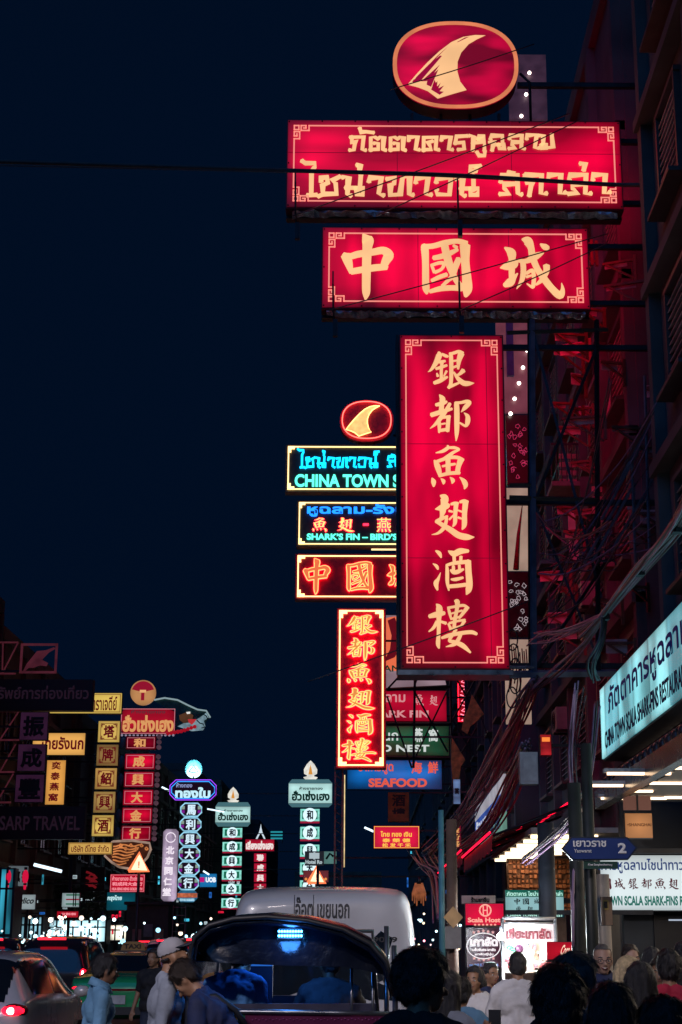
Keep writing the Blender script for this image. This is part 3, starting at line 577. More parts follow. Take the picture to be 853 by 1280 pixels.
for ch, b in (('魚',(391,648,409,666)),('翅',(422,648,443,666))): S.brush(ch, b, NRED, .07, 14.); S.brush(ch, b, NYEL, .10, -6., 'neon_tube')
S.text('–', (454,655,461,658), NRED, .08, .08); S.text('燕', (471,648,489,666), NRED, .06, .07); S.text('燕', (471,648,489,666), NYEL, .0, .10); S.text('窩', (500,648,518,666), NRED, .06, .07)
S.border(.11, .045, GOLDN, .08, .2, 'neon_border'); S.arm(5)
m = MB(); m.tube([(.2, -.3, -.12), (S.W*.45, -.3, -.12)], .035, 6); m.build('tube_light', glow('warm_tube2', '#ffe0a0', 1.5), S.root)
S = Sign('neon_sign', 'red neon sign with three glowing orange Chinese characters in a row and a gold frame', 'sign', (369,692,535,750), YN, mat('neon_back_deep_red', (.30, .008, .03), .4), .4, FRED)
for ch, b in (('中',(379,699,413,744)),('國',(433,703,467,742)),('城',(484,700,522,740))): S.brush(ch, b, NRED, .10, 16.); S.brush(ch, b, NYEL, .12, 6.,'neon_tube'); S.brush(ch, b, NORG, .14, -12., 'character_fill')
S.border(.12, .05, GOLDN, .08, .24, 'neon_border'); S.arm(5)
S = Sign('neon_sign', 'upright red neon sign with six glowing outlined characters, half as big as the tall board', 'sign', (420,760,482.5,961), YN, BACKR, .4, FRED)
for ch, b in (('銀',(433,770,472,795)),('都',(434,799,469,828)),('魚',(434,831,464,857)),('翅',(433,862,468,889)),('酒',(434,894,466,920)),('樓',(428,924,470,953))): S.brush(ch, b, NRED, .10, 26.); S.brush(ch, b, NYEL, .12, 10., 'neon_tube'); S.brush(ch, b, NAMB, .14, -12., 'character_fill')
S.border(.13, .055, GOLDN, .08, .26, 'neon_border'); S.arm(5)
np_ = thing('sign_post', 'slim rusty steel lattice post under the upright neon sign', 'post', (at(424, 960, YN+.5).x, YN+.5, 0))
zt = at(424, 958, YN+.5).z
m = MB(); m.box((-.14, 0, zt/2), (.07, .07, zt)); m.box((.14, 0, zt/2), (.07, .07, zt)); m.build('upright', mat('rust_steel', (.25, .17, .13), .5, .6, .5, 5), np_)
m = MB()
for k in range(24): m.tube([(-.14, 0, k*zt/24), (.14, 0, (k+.5)*zt/24), (-.14, 0, (k+1)*zt/24)], .03, 4)
m.build('lattice', mat('rust_steel', (.25, .17, .13), .5, .6, .5, 5), np_)
m = MB(); m.box((.22, -.02, zt*.75), (.04, .04, zt*.42)); m.build('strip_light', glow('strip_gold', '#ffe0a0', .9, .3), np_)

# ---- the boards of the seafood house
YS = 62.0
S = Sign('lamp_box_sign', 'pale pink lamp-box board with a round fin emblem, behind the upright neon sign', 'sign', (478,768,560,861), YS, '#c9aab8', .35, strength=.75, edge=.8, lo=.5, patch=.4, seed=2.)
m = MB(); a, b = S.loc(496, 798), S.loc(519, 834); rad = (a[1]-b[1]); m.cyl((a[0], S.front-.004, a[1]-.25), (a[0], S.front-.02, a[1]-.25), rad*.95, 28); m.build('emblem', glow('emblem_orange', '#ff7850', .8), S.root)
m = MB(); q = [(485,776),(494,772),(501,790),(502,808),(494,822),(480,828),(488,812),(490,795)]; m.add([(S.loc(*p)[0], S.front-.03, S.loc(*p)[1]) for p in q], [tuple(range(8))]); m.build('fin_emblem', glow('emblem_dark', '#7a1020', .6), S.root)
S.text('SIAM', (470,832,500,840), glow('green_print', '#0c4a34', .5), .02, .03); S.brush('翅', (538,836,556,847), glow('red_print', '#c80a3c', .8)); S.arm(5)
S = Sign('lamp_box_sign', 'red lamp-box board with pale Thai, Chinese and Latin lettering above the green board', 'sign', (470,863,559,902), YS, '#d80f38', .35, strength=.75, edge=.5, lo=.45, patch=.4, seed=5.)
PALE = glow('pale_pink_print', '#e89ca0', .8); S.text('หูฉลาม', (462,868,507,882), PALE, .02); S.brush('魚', (518,868,530,883), PALE); S.brush('翅', (537,869,548,882), PALE); S.text('SHARK FIN', (455,888,536,897), PALE, .035); S.arm(5)
S = Sign('lamp_box_sign', 'dark green lamp-box board with white lettering between the red and the blue boards', 'sign', (470,907,562,945), YS, '#0c6a4a', .35, strength=.6, edge=.5, lo=.25, patch=.6, seed=8.)
WHT = glow('white_print', '#dfe8e4', .8); S.text('รังนก', (462,912,498,926), WHT, .02); S.text('燕', (517,910,529,928), WHT, .03); S.text('窩', (536,911,548,927), WHT, .03); S.text('BIRD NEST', (452,931,537,940), WHT, .04); S.arm(5)
S = Sign('lamp_box_sign', 'bright blue lamp-box board with red lettering, lowest of the seafood boards', 'sign', (434,950,553,987), YS-.4, '#1470c8', .35, strength=.85, edge=.6, lo=.25, patch=.55, seed=12.)
SR = glow('salmon_print', '#f0604c', .85); S.text('อาหารพูด', (448,955,492,968), SR, .03); S.text('海', (514,952,528,967), SR, .03); S.text('鮮', (535,952,548,967), SR, .03); S.text('SEAFOOD', (461,973,534,984), SR, .045); S.arm(5)
S = Sign('cloth_banner', 'dull orange cloth banner with two dark Chinese characters hanging above the small red board', 'banner', (485,990,512,1028), 58, mat('orange_cloth', (.65, .22, .07), .8, 0, .3, 3), .03)
S.text('酒', (490,993,507,1008), BLACK, .03); S.text('樓', (490,1010,507,1025), BLACK, .03); S.arm(5, (.98,))
m = MB(); m.quad((-.4, -.05, .05), (.4, -.05, .05), (.4, -.02, .5), (-.4, -.02, .5)); m.build('fold', mat('orange_cloth', (.65, .22, .07), .8), S.root)
S = Sign('lamp_box_sign', 'small bright red board with yellow lettering in three rows, alone above the street', 'sign', (467,1032,525,1061), 56, '#e81244', .3, strength=.95, edge=.25, lo=.55, patch=.2)
YEL = glow('yellow_print', '#ffc850', 1.0); S.text('ไทย ทอง เงิน', (476,1039,515,1046), YEL, .03); S.text('泰 榮 德', (478,1048,513,1053), YEL, .03); S.text('松 发 千 禾', (478,1054,514,1059), YEL, .03); S.border(.04, .02, YEL); S.arm(5)
# scaffold in front of those boards
sc = thing('steel_scaffold', 'black steel scaffold of thin crossed bars in front of the red, green and blue boards', 'scaffold', tuple(at(560, 985, 60)))
def sseg(a, b, Y=60., w=.09, nm='bar'): o = MB(); o.tube([at(*a, Y)-sc.location, at(*b, Y)-sc.location], w/2, 4, True, False); o.build(nm, BLACK, sc)
for a, b in (((484,862),(563,858)),((484,905),(563,905)),((484,947),(563,948))): sseg(a, b, w=.16, nm='beam')
for a, b in (((563,838),(566,985)),((599,838),(602,985)),((519,838),(517,960))): sseg(a, b, w=.12, nm='post')
for a, b in (((484,862),(506,838)),((484,870),(515,960)),((517,862),(560,940)),((560,862),(520,945)),((517,862),(525,838)),((566,840),(600,900)),((600,840),(566,900)),((566,900),(602,960)),((602,900),(566,960)),((555,838),(560,860))): sseg(a, b)
# neon-pink window sign and furled flags
S = Sign('neon_sign', 'narrow upright crimson neon sign with white outlines behind the scaffold', 'sign', (572,838,589,903), 66, BACKR, .3, FRED)
m = MB()
for k in range(5):
    x, z0 = S.loc(580, 845+k*12); m.tube([(x-.16, S.front-.08, z0), (x+.14, S.front-.08, z0-.1), (x-.1, S.front-.08, z0-.3), (x+.16, S.front-.08, z0-.38)], .022, 5)
m.build('neon_tube', glow('neon_pink', '#ff7890', 3.), S.root); S.border(.06, .03, NRED, .06)
for k, (q, lab) in enumerate((([(590,868),(605,892),(598,900),(588,908),(584,918),(577,912),(580,898),(586,884)], 'orange-brown flag furled on its pole in front of the crimson neon'), ([(565,922),(582,950),(576,958),(574,980),(566,978),(564,950)], 'orange-brown flag hanging limp just below the other one'))):
    f = thing('furled_flag', lab, 'flag', tuple(at(q[-1][0], q[-1][1], 50)))
    m = MB(); v0 = [at(x, y, 50)-f.location for x, y in q]; v1 = [v+Vector((.02, .09+.05*math.sin(i*2.3), 0)) for i, v in enumerate(v0)]; n = len(q)
    m.add(v0+v1, [tuple(range(n)), tuple(range(2*n-1, n-1, -1))]+[(i, i+n, (i+1) % n+n, (i+1) % n) for i in range(n)]); m.build('cloth', mat('flag_cloth', (.75, .32, .08), .8, 0, .45, 5, .5), f)
    m = MB(); a = at(q[0][0]-1, q[0][1]-3, 50.05)-f.location; b = at(q[0][0]+24, q[0][1]+62, 50.05)-f.location; m.tube([a, b], .02, 5); m.build('pole', DARK, f)

# ---- long slanting lamp box over the restaurant (on the street wall) and the board under the porch
lb = thing('long_lamp_box_sign', 'long pale cyan lamp-box sign slanting away along the wall, dark blue Thai above black capitals', 'sign', (3.9, 16.8, 4.54))
L = 12.7; m = MB(); m.box((.2, 0, .58), (.4, L, 1.2)); m.build('cabinet', BLACK, lb)
# panels with seams: the wall face is built of separate acrylic sheets
y = -L/2+.03
k = 0
while y < L/2-.05:
    w = min(1.22, L/2-.03-y)
    m = MB(); m.box((-.012, y+w/2, .58), (.024, w-.006, 1.13)); o = m.build('acrylic_sheet', lightbox('cyan_sheet', ['#86dce8', '#7ad2e2', '#98e8f0', '#8adfe8'][k % 4], w, 1.13, 1.0, .12, .6, .0, 'Y', .6, 1.1, 7.3*k, .12, 1), lb); y += w; k += 1
def wall_text(body, y0, y1, z0, z1, m_, bold, x=-.03):
    """letters on a face that looks to -x: they run from far (y0) to near (y1)"""
    vs, fs = text_shape(body, bold); o = MB(); o.add([(x-.004*v[2], y0+(y1-y0)*v[0], z0+(z1-z0)*v[1]) for v in vs], fs); o.build('lettering', m_, lb)
wall_text('ภัตตาคารหูฉลามไชน่าทาวน์สกาล่า', 5.55, -6.0, .50, 1.08, glow('blue_print', '#0a1a5c', .35), .025)
wall_text('CHINA TOWN SCALA SHARK-FINS RESTAURANT', 5.95, -.1, .12, .40, glow('navy_print', '#06123a', .3), .03)
S = Sign('lamp_box_sign', 'white lamp-box board with blue Thai, maroon Chinese and green capitals under the porch', 'sign', (752,1068,905,1139), 24.0, '#dfeef2', .3, strength=.92, edge=.25, lo=.6, patch=.18, seed=6.)
S.text('ภัตตาคารหูฉลามไชน่าทาวน์สกาล่า', (722,1073,900,1092), glow('blue_print2', '#12408a', .5), .02)
MAR = glow('maroon_print', '#5c0a2a', .5); x = 755
for i, ch in enumerate('國城銀都魚翅酒樓'): S.brush(ch, (755+i*16.8-2, 1098, 755+i*16.8+11, 1112), MAR)
S.text('CHINA TOWN SCALA SHARK-FINS RESTAURANT', (728,1120,898,1132), glow('green_print2', '#0c7a6c', .6), .04)
m = MB(); m.box((0, -.03, S.H+.05), (S.W, .5, .08)); m.build('hood', DARK, S.root)
S = Sign('lamp_box_sign', 'glowing orange square board hanging behind the street name sign, dark small capitals', 'sign', (782,1016,817,1048), 22.6, '#e89a5c', .12, strength=1.0, edge=.35, lo=.35, patch=.2)
S.text('•SHANGHAI', (785,1029,815,1033), glow('brown_print', '#5a2a14', .4), .02); m = MB(); m.box((0, 0, S.H+.25), (.03, .03, .5)); m.build('hanger', DARK, S.root)
m = MB(); m.box((0, .02, S.H+.16), (S.W*.98, .05, .22)); m.build('top_plate', glow('peach_plate', '#8a5c50', .4), S.root)
# ------------------------------------------------------------------ boards on the far (left) side of the street
LX = -15.4
DP = glow('dim_purple_face', '#3a1c36', .55, .25, 2.); INK = mat('ink_black', (.006, .006, .01), .5)
S = Sign('open_frame_sign', 'thin pink steel frame with a bird-like cut-out shape, unlit, above the dark Thai board', 'sign', (24,804,71,842), 50, None, .15, None)
bpy.data.objects.remove(S.cab)
PF = glow('dim_rose_glow', '#5a2430', .55, .3, 3.); S.border(.05, .09, PF, 0, 0, 'frame')  # unlit steel given a faint glow of its own
m = MB(); P_ = lambda x, y: (S.loc(x, y)[0], S.front-.02, S.loc(x, y)[1])
m.add([P_(*p) for p in ((33,830),(45,814),(56,813),(66,809),(68,811),(60,816),(52,825),(60,829),(58,833),(50,832),(42,835),(36,835),(30,841),(29,839))], [tuple(range(14))]); m.build('emblem', PF, S.root); S.arm(LX, (.1,))
b = thing('sign_bracing', 'unlit pink steel braces holding the purple panels to the block behind', 'bracket', tuple(at(10, 1005, 51)))
for a, c in (((-6,803),(23,803)),((23,803),(3,842)),((4,803),(3,842)),((-6,842),(20,842)),((0,889),(24,889)),((24,889),(0,925)),((0,925),(24,925)),((20,930),(0,965)),((0,965),(18,965)),((17,967),(-4,1003)),((-4,1003),(14,1003))): m = MB(); m.tube([at(*a, 51)-b.location, at(*c, 51)-b.location], .035, 4); m.build('brace', glow('dim_rose_glow', '#5a2430', .55), b)  # unlit braces carry the same added glow
S = Sign('unlit_sign', 'long black unlit board with barely visible dull Thai letters, above the purple panels', 'sign', (-70,849,115,888), 50, INK, .35, INK)
S.text('ดวงทรัพย์การท่องเที่ยว', (-40,857,110,874), glow('dull_plum_glow', '#2a1a28', .5), .025); S.arm(LX)  # letters of an unlit board, made visible by a faint emission
for ch, box, lab in (('振',(24,890,59,925),'upper purple square panel with a thick black Chinese character'),('成',(21,930,56,964),'middle purple square panel with a thick black Chinese character'),('豐',(18,968,54,1003),'lower purple square panel with a thick black Chinese character, over the black travel board')):
    S = Sign('panel_sign', lab, 'sign', box, 50, DP, .25, INK, group='purple character panels'); x0, y0, x1, y1 = box
    S.text(ch, (x0+4, y0+5, x1-4, y1-4), INK, .04); S.arm(LX, (.5,))
S = Sign('unlit_sign', 'black unlit board with barely visible dull Latin capitals, below the purple panels', 'sign', (-70,1008,105,1049), 50, INK, .35, INK)
S.text('DUANGSARP TRAVEL', (-62,1020,99,1038), glow('dull_plum_glow', '#2a1a28', .5), .02); S.arm(LX)  # unlit capitals, faint emission put in here too
GOLD = '#f2bf5c'; MRN = glow('maroon_print2', '#7c0a1c', .5)
S = Sign('lamp_box_sign', 'yellow lamp-box sign with maroon Thai letters, its end showing past the black unlit board', 'sign', (62,866,152,892), 58, '#f0cc62', .25, strength=.85, edge=.2, lo=.7, patch=.15)
S.text('ตราเจดีย์', (114,870,146,888), MRN, .02); S.border(.07, .02, MRN); S.arm(LX)
S = Sign('lamp_box_sign', 'orange-yellow lamp-box sign with one row of maroon Thai letters', 'sign', (40,916,106,944), 57, '#f2b25c', .25, strength=.95, edge=.2, lo=.7, patch=.15, seed=3.)
S.text('ไทยรังนก', (50,920,104,937), MRN, .03); S.arm(LX)
S = Sign('lamp_box_sign', 'upright orange-yellow strip sign with four maroon Chinese characters', 'sign', (56,950,80,1006), 57, '#f0a850', .25, strength=.9, edge=.2, lo=.7, patch=.15, seed=5.)
for i, ch in enumerate('奕泰燕窩'): S.text(ch, (62-i*.6, 952+i*13.2, 74-i*.6, 962+i*13.2), MRN, .035)
S.arm(LX, (.3, .7))
for i, (ch, lab) in enumerate(zip('塔牌紹興酒', ('topmost', 'second', 'third', 'fourth', 'lowest'))):
    y = 901+i*29.4; xo = -1.9*i
    S = Sign('square_sign', lab+' of the five yellow squares with maroon Chinese characters', 'sign', (122+xo, y, 149.5+xo, y+27), 64, ['#f0c866','#c89a5a','#e8b462','#c8a05c','#f2ca68'][i], .3, strength=[.95,.6,.8,.75,1.][i], edge=.3, lo=.55, patch=.3, seed=i*4., group='column of yellow squares')
    S.text(ch, (129+xo, y+5.5, 143+xo, y+21), MRN, .035); S.border(.13, .022, MRN, fret=.16); S.arm(LX, (.5,))
S = Sign('lamp_box_sign', 'low yellow lamp-box strip with black Thai letters under the yellow squares', 'sign', (85,1053,140,1068), 63, '#e8b860', .25, strength=.85, edge=.12, lo=.7, patch=.15, seed=8.)
S.text('บริษัท ดีไทย จำกัด', (89,1056,136,1065), MRN, .02); S.border(.04, .015, MRN); S.arm(LX, (.5,))
# red column with the dragon head
YD = 70
S = Sign('round_sign', 'round cream and red sign with a gate emblem on top of the red column', 'sign', (162.5,850,194,881), YD, None, .25, None)
bpy.data.objects.remove(S.cab); r_ = S.W/2
m = MB(); m.cyl((0, .12, S.H/2), (0, -.12, S.H/2), r_, 32); m.build('face_panel', lightbox('round_face', '#d89a62', S.W, S.H, .8, .3, .6, 0, 'X', .15), S.root)
m = MB(); n = 20; m.add([(math.cos(math.pi*(.08+.84*i/n))*r_*.9, -.135, S.H/2+math.sin(math.pi*(.08+.84*i/n))*r_*.9) for i in range(n+1)]+[(-r_*.25, -.135, S.H/2+.05), (r_*.25, -.135, S.H/2+.05)], [tuple(range(n+3))]); m.build('red_crescent', glow('brick_red_print', '#a81430', .7), S.root)
m = MB(); m.box((0, -.13, S.H/2+.06), (r_*.5, .03, r_*.2)); m.build('gate_top', glow('cream_print', '#f0b478', .9), S.root)
m = MB(); m.box((0, -.14, S.H*.33), (r_*.26, .03, r_*.6)); m.build('gate', glow('brick_red_print', '#a81430', .7), S.root)
S = Sign('lamp_box_sign', 'red board with gold-cream Thai letters between the round emblem and the dragon head', 'sign', (150,885,219,918), YD, '#d01230', .35, corner=.16, strength=.8, edge=.5, lo=.3, patch=.3, seed=4.)
GC = glow('gold_cream', '#e8a464', .85); S.text('ห้างขายทอง', (163,887,206,892), glow('dim_gold_print', '#70303a', .7), .03); S.text('ฮั่วเซ่งเฮง', (153,894,217,915), GC, .045); S.border(.05, .03, glow('pink_white_line', '#e8909c', .7))
for k in range(14): m = MB(); m.ball((-S.W/2+(k+.5)*S.W/14, -.1, -.03), .06, 6, 5); m.build('bulb', glow('lilac_bulb', '#b0a0b8', .6), S.root); S.arm(LX)
dg = thing('dragon_ornament', 'green dragon head ornament with white jaws reaching out from the red board', 'ornament', tuple(at(222, 916, YD)))
def dpt(x, y, d=0.): return at(x, y, YD+d)-dg.location
def dshape(nm, pts, m_, y0, y1):
    o = MB(); a = [dpt(x, y, y0) for x, y in pts]; c = [dpt(x, y, y1) for x, y in pts]; n = len(pts)
    o.add(a+c, [tuple(range(n)), tuple(range(2*n-1, n-1, -1))]+[(i, i+n, (i+1) % n+n, (i+1) % n) for i in range(n)]); return o.build(nm, m_, dg)
dshape('head', [(193,876),(206,873),(222,876),(236,883),(246,888),(258,889),(262,897),(258,903),(254,913),(238,914),(228,906),(217,910),(219,890),(205,884)], mat('dragon_green', (.02,.10,.085), .4, 0, .6, 5), 0, .35)
dshape('jaw', [(240,903),(250,897),(258,891),(261,897),(255,901),(257,908),(254,913),(240,914),(222,908),(230,904)], glow('dragon_white', '#8fb0bc', .55, .4, 4.), -.06, .02)
dshape('cheek', [(224,894),(234,890),(242,894),(240,902),(230,904),(225,900)], glow('dragon_brown', '#6a4428', .5, .3), -.09, -.01)
dshape('mouth', [(235,899),(246,899),(243,903),(240,906),(236,903)], glow('dragon_mouth', '#d03438', .7), -.12, -.05)
dshape('eye', [(233,890),(238,889.5),(238,892),(234,892.5)], glow('dragon_eye', '#f0f0e8', .9), -.14, -.08)
o = MB(); o.tube([dpt(x, y, -.1) for x, y in ((193,875),(206,872.5),(222,875),(236,882),(247,887),(258,888.5),(263,897))], .045, 5); o.build('neon_outline', glow('outline_white', '#9ab4b8', .7), dg)
o = MB(); o.tube([dpt(x, y, -.15) for x, y in ((246,900),(250,904),(254,905),(256,909),(252,910))], .03, 5); o.tube([dpt(x, y, -.15) for x, y in ((247,894),(253,892),(258,895),(260,899))], .03, 5); o.build('whisker', INK, dg)
o = MB()
for k in range(9): o.ball(dpt(210+k*4.2, 914+(-4 if k > 3 else 2)*abs(k-4)*.35, -.1), .1, 7, 5)
o.build('curl', glow('dragon_red', '#c01428', .6), dg)
dim = glow('dim_red_face', '#2a0610', .5)
for i, (ch, lab) in enumerate(zip('和成興大金行', ('topmost', 'second', 'third', 'fourth', 'fifth', 'lowest'))):
    y = 920+(0 if i == 0 else 22+(i-1)*22.4); xo = -1.2*i; h = 17 if i == 0 else 20
    S = Sign('plaque_sign', lab+' red plaque of the column under the dragon head, gold Chinese character', 'sign', (157+xo, y, 195+xo, y+h), YD, lightbox('plaque_face', '#e40c38', 1.5, .8, [.35,.95,.8,1.,.9,.75][i], .35, .25, 0, 'X', .75 if i in (0, 5) else .3, 1.2, i*7.), .3, corner=.0, group='column of red plaques')
    S.text(ch, (167+xo, y+3, 182+xo, y+h-3), GC, .045); S.border(.09, .022, glow('pink_white_line', '#e8909c', .7))
    m = MB(); x0 = S.W/2+.02
    for k in range(3):
        for j in range(10):
            pass
        m.cyl((x0+.12, S.front-.01, .12+k*.26), (x0+.12, S.front+.1, .12+k*.26), .12, 10)
    m.build('scallop', glow('scallop_rose', '#6a4a58', .45, .3), S.root)
    m = MB(); m.ball((-S.W/2-.16, -.05, S.H*.5), (.16, .1, S.H*.42), 10, 6); m.build('dragon_coil', mat('coil_teal', (.10, .22, .24), .4), S.root); S.arm(LX, (.5,))
S = Sign('relief_sign', 'orange shell-shaped relief with wavy lines under the red plaque column', 'sign', (131,1051,188,1086), YD, None, .2, None); bpy.data.objects.remove(S.cab)
def rp(x, y, d=0.): return (S.loc(x, y)[0], S.front-d, S.loc(x, y)[1])
out = [(140,1052),(165,1051),(186,1054),(188,1062),(184,1072),(176,1081),(164,1086),(150,1084),(140,1078),(131,1070),(134,1060)]
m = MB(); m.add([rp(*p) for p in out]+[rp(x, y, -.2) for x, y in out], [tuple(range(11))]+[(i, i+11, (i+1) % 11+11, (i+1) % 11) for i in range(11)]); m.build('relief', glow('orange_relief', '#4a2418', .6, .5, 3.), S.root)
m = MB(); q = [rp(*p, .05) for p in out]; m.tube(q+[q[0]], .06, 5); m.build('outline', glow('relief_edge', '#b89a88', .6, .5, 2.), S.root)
m = MB()
for k in range(7): m.tube([rp(136+4*i+k, 1057+k*3.8+math.sin(i*1.1+k)*1.3, .03) for i in range(11-k)], .035, 4)
for k in range(6):
    cx_, cy_ = 150+k*6.5, 1056.5+(k % 2)*4; m.tube([rp(cx_+2.4*math.cos(a*.8)*(1-a*.07), cy_+2.4*math.sin(a*.8)*(1-a*.07), .04) for a in range(10)], .03, 4)
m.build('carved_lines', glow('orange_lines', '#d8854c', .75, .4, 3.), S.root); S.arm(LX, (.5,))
def triangle_lamp(px, py, w, Y, lab):
    t = thing('warning_lamp', lab, 'lamp sign', tuple(at(px, py+w*.5, Y))); u = w/F*Y*1.06; h = u*.9
    m = MB(); m.prism([(-u/2, 0), (u/2, 0), (0, h)], -.06, .06); m.build('lamp_face', glow('peach_lamp', '#ffc09a', 2.2), t)
    m = MB(); q = [(-u/2-.04, -.07, -.03), (u/2+.04, -.07, -.03), (0, -.07, h+.06)]; m.tube(q+[q[0]], .05, 5); m.build('rim', glow('orange_rim', '#ff7a4a', 1.4), t)
    m = MB(); m.box((0, -.08, h*.42), (u*.07, .02, h*.28)); m.box((0, -.08, h*.2), (u*.07, .02, h*.08)); m.build('mark', glow('brown_mark', '#c07050', .8), t)
    m = MB(); m.cyl((0, 0, -.02), (0, 0, -t.location.z), .05, 8); m.build('pole', DARK, t); return t
triangle_lamp(174, 1078, 20, 48, 'glowing peach triangle warning lamp on a pole in front of the orange relief')
triangle_lamp(396, 1094, 17, 44, 'glowing peach triangle warning lamp on a pole below the small white street board')
S = Sign('lamp_box_sign', 'small red board with three rows of pink lettering, above the teal bank board', 'sign', (137,1092.5,181,1115.5), 60, '#d80c30', .25, strength=.85, edge=.2, lo=.6, patch=.2)
PK = glow('pink_print', '#ff98a4', .9); S.text('ห้างขายทอง ฮั่วเซ่งเฮง', (140,1095,178,1101), PK, .03); S.text('和成興大金行', (140,1102.5,178,1107.5), PK, .04); S.text('HUA SENG HENG GOLDSMITH', (140,1109.5,178,1113), PK, .05); S.border(.04, .015, PK); S.arm(LX, (.5,))
S = Sign('lamp_box_sign', 'teal lamp-box board with white Thai letters at its corner', 'sign', (133,1115,169,1138), 62, '#12788e', .25, strength=.7, edge=.5, lo=.4, patch=.5)
S.text('กรุงไทย', (134,1119,152,1127), glow('pale_cyan_print', '#c4f0f4', .9), .05); S.arm(LX, (.5,))
# lavender column
S = Sign('column_sign', 'tall pale lavender column sign with faint white Chinese characters', 'sign', (201,1036,221,1127), 84, lightbox('lavender_face', '#bca8c4', 1, 4.5, 1.0, .2, .5, 0, 'Y', .5, 1.2, 3., .2), .3, corner=.18)
LAV = glow('lavender_white', '#f4e8f4', 1.0)
for i, ch in enumerate('北京同仁堂'): S.text(ch, (205.5-i*.6, 1058+i*13, 216-i*.6, 1068+i*13), LAV, .045)
m = MB(); m.tube([(math.cos(a)*.28+S.loc(211,1047)[0], S.front-.02, math.sin(a)*.28+S.loc(211,1047)[1]) for a in [i*.55 for i in range(12)]], .03, 4); m.build('round_mark', LAV, S.root); S.arm(LX, (.3, .7))
# blue and purple octagon column
YO = 96
S = Sign('neon_sign', 'eight-sided dark sign with white Thai letters in a blue and purple neon frame', 'sign', (211.5,974,271,1001), YO, glow('octagon_face', '#22081e', .5), .35, corner=.26)
IC = glow('ice_letters', '#c8f4ff', 1.0); S.text('ห้างทอง', (220,978.5,240,984.5), glow('lilac_letters', '#9aa4d8', .8), .03); S.text('ทองใบ', (219,984,263,998), IC, .05)
def octo(k): W, H, c = S.W/2-k, S.H-k, .26*min(S.W, S.H); y = S.front-.06; q = [(-W+c, y, k), (W-c, y, k), (W, y, k+c), (W, y, H-c), (W-c, y, H), (-W+c, y, H), (-W, y, H-c), (-W, y, k+c)]; return q+[q[0]]
for kk, nm, cc in ((.05, 'neon_purple', '#a048ff'), (.16, 'neon_sky', '#38a0ff')): m = MB(); m.tube(octo(kk), .03, 5); m.build('neon_tube', glow(nm, cc, 1.4), S.root)
S.arm(LX, (.5,))
fl = thing('lotus_lamp', 'bright cyan-white lotus-shaped neon on top of the octagon sign', 'neon ornament', tuple(at(242, 974, YO))); rr = .52
m = MB(); n = 24
for k in range(n):
    a = math.pi*(-.12+1.24*k/(n-1)); m.tube([(math.cos(a)*rr*.62, 0, .62+math.sin(a)*rr*.62), (math.cos(a)*rr*1.1, 0, .66+math.sin(a)*rr*1.25)], [.05, .012], 4)
m.build('petal_rays', glow('lotus_rays', '#6ae8ff', 3.5), fl)
m = MB(); m.ball((0, .02, .5), (.5, .08, .42), 18, 10); m.build('bulb', glow('lotus_body', '#c8fbff', 2.4), fl)
m = MB(); m.tube([(-.3, -.1, .5), (-.1, -.1, .75), (0, -.1, .92), (.1, -.1, .75), (.3, -.1, .5), (0, -.1, .42), (-.3, -.1, .5)], .03, 4); m.build('outline', glow('lotus_line', '#1a6a8c', .8), fl)
m = MB(); m.cyl((0, 0, 0), (0, 0, .2), .05, 6); m.build('stem', DARK, fl)
WB = glow('ice_print', '#d8f2ff', 1.0)
def badge(ch, box, Y, lab, sty, group):
    S = Sign('badge_sign', lab, 'sign', box, Y, None, .25, None, group=group); bpy.data.objects.remove(S.cab); W, H = S.W, S.H; x0, y0, x1, y1 = box
    if sty == 'oct':
        c = .3*H; q = [(-W/2+c, 0), (W/2-c, 0), (W/2, c), (W/2, H-c), (W/2-c, H), (-W/2+c, H), (-W/2, H-c), (-W/2, c)]
        m = MB(); m.prism(q, -.1, .12); m.build('plate', glow('octagon_plate', '#241228', .5), S.root)
        m = MB(); q3 = [(a, -.13, b) for a, b in q]; m.tube(q3+[q3[0]], .05, 5); m.build('neon_tube', glow('neon_ice', '#8ac4dc', 1.1, .3), S.root)
        for sgn in (-1, 1):
            m = MB(); m.box((sgn*W*.39, -.11, H*.66), (W*.15, .03, H*.26)); m.build('light_block', glow('green_white_block', '#9ab4a4', .7), S.root)
            m = MB(); m.box((sgn*W*.39, -.11, H*.36), (W*.15, .03, H*.22)); m.build('purple_block', glow('purple_block', '#8a1c9a', .75), S.root)
        S.text(ch, (x0+(x1-x0)*.27, y0+(y1-y0)*.12, x1-(x1-x0)*.27, y1-(y1-y0)*.10), WB, .035, .02)
    else:
        m = MB(); m.box((0, 0, H*.55), (W, .22, H*.8)); m.build('plate', glow('mint_plate', '#8adccc', .95, .25), S.root)
        m = MB(); m.box((0, -.02, H*.06), (W, .24, H*.12)); m.build('red_band', glow('red_band', '#b02040', .7), S.root)
        for sgn in (-1, 1): m = MB(); m.box((sgn*W*.33, -.115, H*.55), (W*.14, .02, H*.56)); m.build('green_band', glow('green_band', '#1c7a5c', .7), S.root)
        m = MB(); m.cyl((0, -.09, H*.55), (0, -.14, H*.55), H*.47, 20); m.build('disc', glow('disc_white', '#dcf8ff', 1.1), S.root)
        S.text(ch, (x0+(x1-x0)*.33, y0+(y1-y0)*.12, x1-(x1-x0)*.33, y1-(y1-y0)*.22), glow('ink_print', '#04122a', .3), .04, .03)
    S.arm(LX if box[0] < 350 else -12, (.5,)); return S
names = ('topmost', 'second', 'third', 'fourth', 'fifth', 'lowest')
for i, ch in enumerate('馬利興大金行'):
    y = 1004+i*18.3; badge(ch, (226-i*.8, y, 252-i*.8, y+16.5), YO, names[i]+' octagon badge with a white Chinese character, under the lotus neon', 'oct', 'octagon badge column')
